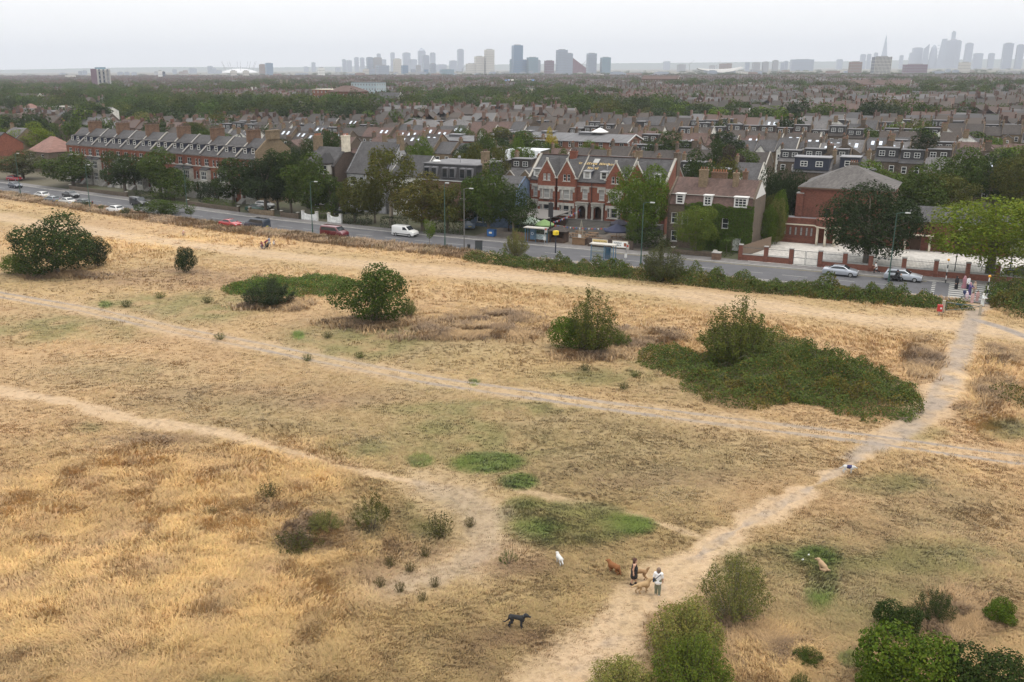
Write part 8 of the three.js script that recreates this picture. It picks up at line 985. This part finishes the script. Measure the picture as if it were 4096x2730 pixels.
  { const c = far(2878, 305, 3900), rows = []; for (let i = 0; i <= 10; i++) { const r = []; for (let k = 0; k <= 24; k++) { const u = k / 24 * 2 - 1, v = i / 10 * 2 - 1, y = 13 + 7 * Math.pow(Math.abs(u), 2) * (u > 0 ? 1.2 : 0.5) + (1 - v * v) * 4 - 10 * (1 - Math.abs(u)) * v * v; r.push(V3(u * 92, y, v * 32 * Math.sqrt(Math.max(0.05, 1 - u * u * 0.9)))); } rows.push(r); } const t = thing('swooping_roof', 'pale swooping roof of a sports hall', 'sports hall', V3(c.x, 0, c.z), 0.2); const g = sheet(rows); mesh('roof', g.attributes.normal.getY(0) < 0 ? flip(g) : g, mat(0.34, 0.33, 0.31, 0.6, { side: THREE.DoubleSide }), t); mesh('wall', bb(-60, 60, 0, 14, -14, 14), tm.slate, t); }
  { const c = far(2080, 340, 1500), t = thing('blue_shed', 'long bright blue roofed shed among the trees', 'shed', V3(c.x, 0, c.z), -0.4); mesh('shed_wall', bb(-24, 24, 0, 7, -10, 10), mat(0.03, 0.14, 0.42, 0.6), t); mesh('shed_roof', gableRoof(-24.5, 24.5, -10, 10, 7, 9.5), mat(0.05, 0.2, 0.5, 0.5), t); for (const x of [-9, 12]) mesh('roof_panel', slab(V3(x - 7, 7.6, 8), V3(x + 7, 7.6, 8), V3(x + 7, 9.5, 1), V3(x - 7, 9.5, 1), 0.2).translate(0, 0.25, 0), tm.pale, t); }
  { const c = far(1135, 318, 1250), h = c.y, t = thing('church_tower', 'square stone church tower with corner pinnacles', 'church', V3(c.x, 0, c.z), 0.4), m = stone(0.17, 0.14, 0.11); mesh('tower', bb(-4, 4, 0, h - 5, -4, 4), m, t); for (const x of [-1, 1]) for (const z of [-1, 1]) mesh('pinnacle', join([bb(x * 3.6 - 0.6, x * 3.6 + 0.6, h - 5, h - 2, z * 3.6 - 0.6, z * 3.6 + 0.6), new THREE.ConeGeometry(0.8, 3.2, 4).translate(x * 3.6, h - 0.4, z * 3.6)]), m, t); for (const x of [-1.6, 1.6]) mesh('belfry_opening', bb(x - 0.8, x + 0.8, h - 11, h - 6.5, 3.95, 4.05), M.black, t); }
  const b = (px, base, w, h, d, wallM, roofM, lab, o) => { const p = at(px, base), s = roadSide(p.x, p.z); return block(o?.name || 'town_block', lab, px, s, w, d, h, wallM, roofM, TH, { cat: 'building', ...o }); };
  b(1275, 432, 34, 13, 14, M.blockBrick, M.cream, 'long red brick block with cream roof edge among trees', { nx: 10, floors: 4 }); b(1335, 436, 24, 12, 16, M.hallBrick, M.redTile, 'dark red brick hall with hipped tile roof', { pitch: 4, hip: 1, floors: 3, nx: 8 }); b(1425, 418, 24, 17, 14, mat(0.35, 0.42, 0.45, 0.6), M.felt, 'pale blue glazed office block right of the brick hall', { nx: 9, floors: 5 }); b(1520, 455, 15, 8, 10, M.cream, M.slate, 'cream stone chapel with slate roof', { pitch: 5, floors: 1, nx: 4 }); b(985, 385, 20, 9, 8, M.render, M.offwhite, 'white box building rising from the trees at left', { floors: 2, nx: 4 }); b(1760, 420, 14, 7, 9, M.render, M.lead, 'white flat-roofed building by the car yard', { floors: 2, nx: 4 }); b(2060, 395, 16, 9, 10, M.cream, M.lead, 'plain cream box among trees right of centre', { floors: 1, nx: 1 }); b(2540, 352, 50, 12, 14, M.brownBrick, M.redTile, 'long brown school-like block behind the trees', { floors: 3, nx: 14, pitch: 4 }); b(3330, 372, 60, 9, 18, M.redBrick, M.redTile, 'long red tiled roof below the grid-fronted tower', { floors: 2, nx: 10, pitch: 4 }); b(3400, 352, 170, 8, 30, M.render, M.offwhite, 'very long white flat-roofed depot on the right', { floors: 1, nx: 12 }); b(100, 434, 30, 7, 10, M.cream, M.brownTile, 'row of tan gabled roofs at the far left', { floors: 2, nx: 6, pitch: 4 }); b(180, 452, 60, 4, 12, M.concrete, M.offwhite, 'long low white-roofed shed at the left', { floors: 1, nx: 10 }); b(2830, 505, 15, 6, 9, M.white, M.brownTile, 'house with a bare white side wall among brown roofs', { floors: 2, nx: 0, pitch: 2.6, cat: 'house', name: 'white_walled_house' }); b(3580, 500, 10, 6, 9, M.white, M.brownTile, 'white detached house with brown hipped roof at the right', { floors: 2, nx: 3, pitch: 3, hip: 1, cat: 'house', name: 'white_house' });
  // mid-rise estate of Stratford-like blocks below the towers, low warehouses
  const R = rng(4242), tones = ['pale', 'grey', 'slate', 'brown', 'slate'], adj = { pale: 'cream', grey: 'grey', brown: 'brown', slate: 'blue-grey' }, cn = new Map();
  const where = px => px < 400 ? 'left of the big slab' : px < 900 ? 'between the big slab and the white dome' : px < 1450 ? 'left of the financial cluster' : px < 1780 ? 'below the financial cluster' : px < 2050 ? 'below the cream tower pair' : px < 2480 ? 'below the tallest blue tower' : px < 3000 ? 'near the swooping roof' : px < 3500 ? 'below the wide hospital block' : 'below the city group';
  for (let k = 0; k < 235; k++) { const px = k < 95 ? 1350 + R() * 1250 : R() * 4096, w = 14 + R() * 46, d = 2700 + R() * 1500, hz = 288 - (px - 2048) * 0.0072, top = hz - 2 + R() * 26, m = tones[R() * 5 | 0], size = w > 42 ? 'wide' : w > 26 ? 'mid-sized' : 'narrow', key = m + size + where(px), n = cn.get(key) || 0; cn.set(key, n + 1); tower(px, px + w, top, d, m, `${size} low ${adj[m]} block ${where(px)}${n ? ', ' + ['', 'second', 'third', 'fourth', 'fifth', 'sixth', 'seventh', 'eighth', 'ninth', 'tenth', 'eleventh'][Math.min(n, 10)] + ' of its kind' : ''}`, { name: 'distant_block', cat: 'building', d: 14, group: 'low blocks under the skyline' }); }
  for (const [px, top, d, lean] of [[1960, 235, 3700, -14], [1850, 262, 3700, 16], [2330, 240, 3600, 18], [2760, 240, 4200, 20], [2870, 245, 4600, 16], [3640, 205, 8400, 20]]) { const c = far(px, top, d), t = thing('tower_crane', `${['thin crane beside the taller cream tower', 'thin crane left of the low cream block', 'thin crane above the red sculpture', 'thin crane above the swooping roof', 'thin crane left of the brown pair', 'thin crane over the city group'][[1960, 1850, 2330, 2760, 2870, 3640].indexOf(px)]}`, 'crane', V3(c.x, 0, c.z), 0, 'cranes on the skyline'); mesh('mast', bb(-1, 1, 0, c.y * 0.62, -1, 1), tm.grey, t); mesh('jib', bar(V3(-lean * 0.3, c.y * 0.58, 0), V3(lean, c.y, 0), 1.0, 0.5), tm.grey, t); }
  // low hills on the horizon
  const hp = []; for (let i = 0; i <= 1; i++) { const r = []; for (let k = 0; k <= 80; k++) { const d = ray(-300 + k * 59, 800), l = Math.hypot(d.x, d.z), q = 11000 + i * 700, px = -300 + k * 59; r.push(V3(d.x / l * q, i ? 22 + 22 * fbm(k * 0.12, 3, 3) + Math.max(0, px) * 0.012 : -1, d.z / l * q)); } hp.push(r); } const hg = sheet(hp); const hl = struct('hills', uvBox(hg), mat(0.06, 0.08, 0.05, 1, { side: THREE.DoubleSide })); hl.userData.label = 'low wooded hills on the horizon';
}
// ---------------------------------------------------------------- grass: tufts of dry blades over the common, nobody could count them
{
  const R = rng(31337);
  const tuft = (n, lean, seed, wd = 1) => { const r = rng(seed), pos = [], nor = []; for (let k = 0; k < n; k++) { const a = r() * 6.283, rr = 0.42 * Math.sqrt(r()), x = Math.cos(a) * rr, z = Math.sin(a) * rr, h = 0.6 + 0.5 * r(), b = a + (r() - 0.5) * 2, l = lean * (0.5 + r()), w = (0.036 + 0.026 * r()) * wd, dx = Math.cos(b), dz = Math.sin(b), px = -dz * w, pz = dx * w, mx = x + dx * l * 0.35, mz = z + dz * l * 0.35, tx = x + dx * l, tz = z + dz * l, my = h * 0.6, ty = h * (1 - 0.25 * lean); pos.push(x - px, -0.02, z - pz, x + px, -0.02, z + pz, mx + px * 0.8, my, mz + pz * 0.8, x - px, -0.02, z - pz, mx + px * 0.8, my, mz + pz * 0.8, mx - px * 0.8, my, mz - pz * 0.8, mx - px * 0.8, my, mz - pz * 0.8, mx + px * 0.8, my, mz + pz * 0.8, tx, ty, tz); } const g = new THREE.BufferGeometry(); g.setAttribute('position', new THREE.Float32BufferAttribute(pos, 3)); g.computeVertexNormals(); const q = g.attributes.normal; for (let i = 0; i < q.count; i++) { const x = q.getX(i) * 0.4, y = Math.abs(q.getY(i)) * 0.4 + 0.75, z = q.getZ(i) * 0.4, l = Math.hypot(x, y, z); q.setXYZ(i, x / l, y / l, z / l); } return g; };
  const sets = [['dry_grass', tuft(9, 0.55, 1), []], ['long_grass', tuft(10, 0.9, 2), []], ['fine_grass', tuft(8, 0.35, 3, 0.8), []]], cap = [330000];
  const m = mat(1, 1, 1, 0.95, { side: THREE.DoubleSide, transmission: 0.2, thickness: 0 });
  const add = (x, z, h, w, c, kind) => sets[kind][2].push([x, z, h, w, c]);
  const clear = (x, z) => { const s = roadSide2(x, z); return s < -RW - 0.3; }, roadSide2 = (x, z) => { const [d, sg] = distTo(roughKerb, x, z); return sg * d; };
  // scatter so that the tufts stay about as dense in the picture near and far
  for (let k = 0; k < 390000; k++) {
    const px = -420 + R() * 4936, py = 640 + Math.pow(R(), 0.8) * 2500, p = at(px, py), x = p.x + (R() - 0.5), z = p.z + (R() - 0.5); if (z < -236 || z > -18) continue; if (z < -100 && !clear(x, z)) continue; if (x < -185 || x > 145) continue;
    const s = sward(x, z); if (R() > s.dens + 0.05) continue; const d = Math.hypot(x, z), f = (0.86 + 0.28 * R()) * (0.76 + 0.5 * fbm(x * 0.9, z * 1.3 + 8, 3)), w = (0.16 + 0.0026 * d) * (0.7 + 0.6 * R()), y = 1 + 0.12 * (R() - 0.5);
    add(x, z, s.h * (0.45 + 0.7 * R()) * (0.35 + 1.5 * fbm(x * 0.7 + 3, z * 0.7, 3)), w, [s.c[0] * f * 1.3, s.c[1] * f * 1.3 * y, s.c[2] * f * 1.25], s.g > 0.4 ? 1 : s.h < 0.16 ? 2 : 0);
  }
  // tall dry verge along the road
  for (let k = 0; k < 16000; k++) { const i = 118 + R() * 142, a = kerbPts[i | 0], b = kerbPts[(i | 0) + 1], q = a.clone().lerp(b, i % 1), dd = b.clone().sub(a).normalize(), o = -RW - 0.5 - Math.pow(R(), 1.3) * 5.2, x = q.x + dd.z * o, z = q.z - dd.x * o; if (x > 3) { continue; } const n = fbm(x * 0.35, z * 0.35, 3), f = 0.6 + 0.6 * R(), g = n > 0.58 ? 0.6 : 0; add(x, z, (0.45 + 1.0 * n) * (0.7 + 0.5 * R()), 0.5 + 0.4 * R(), mix3([0.30 * f, 0.20 * f, 0.11 * f], [0.15 * f, 0.13 * f, 0.055 * f], g * R()), 0); }
  // long grass round the feet of bushes and brambles
  for (const [px, py, rx, ry, hh] of [[240, 1105, 300, 30, 0.7], [1500, 1295, 260, 40, 0.8], [1080, 1225, 220, 30, 0.7], [1900, 1330, 420, 60, 0.8], [2350, 1420, 220, 40, 0.8], [2600, 1350, 300, 60, 0.7], [3680, 1440, 120, 110, 0.7], [3980, 1560, 110, 100, 0.9], [4010, 1420, 110, 70, 0.7], [3000, 2600, 260, 130, 0.6], [3850, 2480, 240, 120, 0.6], [2740, 2560, 200, 160, 0.5], [1250, 2150, 260, 120, 0.5], [2000, 1275, 300, 50, 0.6]]) for (let k = 0; k < rx * ry * 0.15; k++) { const a = R() * 6.283, r = 0.15 + 1.05 * Math.sqrt(R()) * R() + 0.1 * R(), p = at(px + Math.cos(a) * r * rx, py + Math.sin(a) * r * ry), n = fbm(p.x * 0.5, p.z * 0.5, 3), f = 0.75 + 0.6 * R(); if (R() < sst(0.3, 0.9, r + 1.2 * (fbm(p.x * 0.3, p.z * 0.3, 3) - 0.5))) continue; add(p.x, p.z, hh * (0.4 + 0.9 * n) * (0.7 + 0.5 * R()), (0.2 + 0.003 * Math.hypot(p.x, p.z)), mix3([0.36 * f, 0.24 * f, 0.12 * f], [0.22 * f, 0.145 * f, 0.08 * f], sst(0.45, 0.66, n)), 1); }
  const M1 = new THREE.Matrix4(), Q = new THREE.Quaternion(), e = new THREE.Euler(), col_ = new THREE.Color();
  for (const [name, geo, list] of sets) { const im = new THREE.InstancedMesh(geo, m, list.length); im.name = name; im.userData = { kind: 'stuff', label: { dry_grass: 'dry straw coloured grass over the common', long_grass: 'long golden grass of the common', fine_grass: 'short trodden and green grass of the common' }[name], category: 'grass' }; im.castShadow = im.receiveShadow = true; list.forEach(([x, z, h, w, c], i) => { const wind = fbm(x * 0.12 + 50, z * 0.12, 2) * 9; const tl = name === 'long_grass' ? 0.6 : 0.4; e.set((fbm(x * 0.5, z * 0.5 + 20, 2) - 0.5) * 2 * tl + (R() - 0.5) * 0.5, wind + (R() - 0.5) * 1.6, (fbm(x * 0.5 + 90, z * 0.5, 2) - 0.5) * 2 * tl + (R() - 0.5) * 0.5); M1.compose(V3(x, 0, z), Q.setFromEuler(e), V3(w, h, w)); im.setMatrixAt(i, M1); im.setColorAt(i, col_.setRGB(c[0], c[1], c[2])); }); scene.add(im); console.log(name, list.length); }
}
renderer.render(scene, camera);
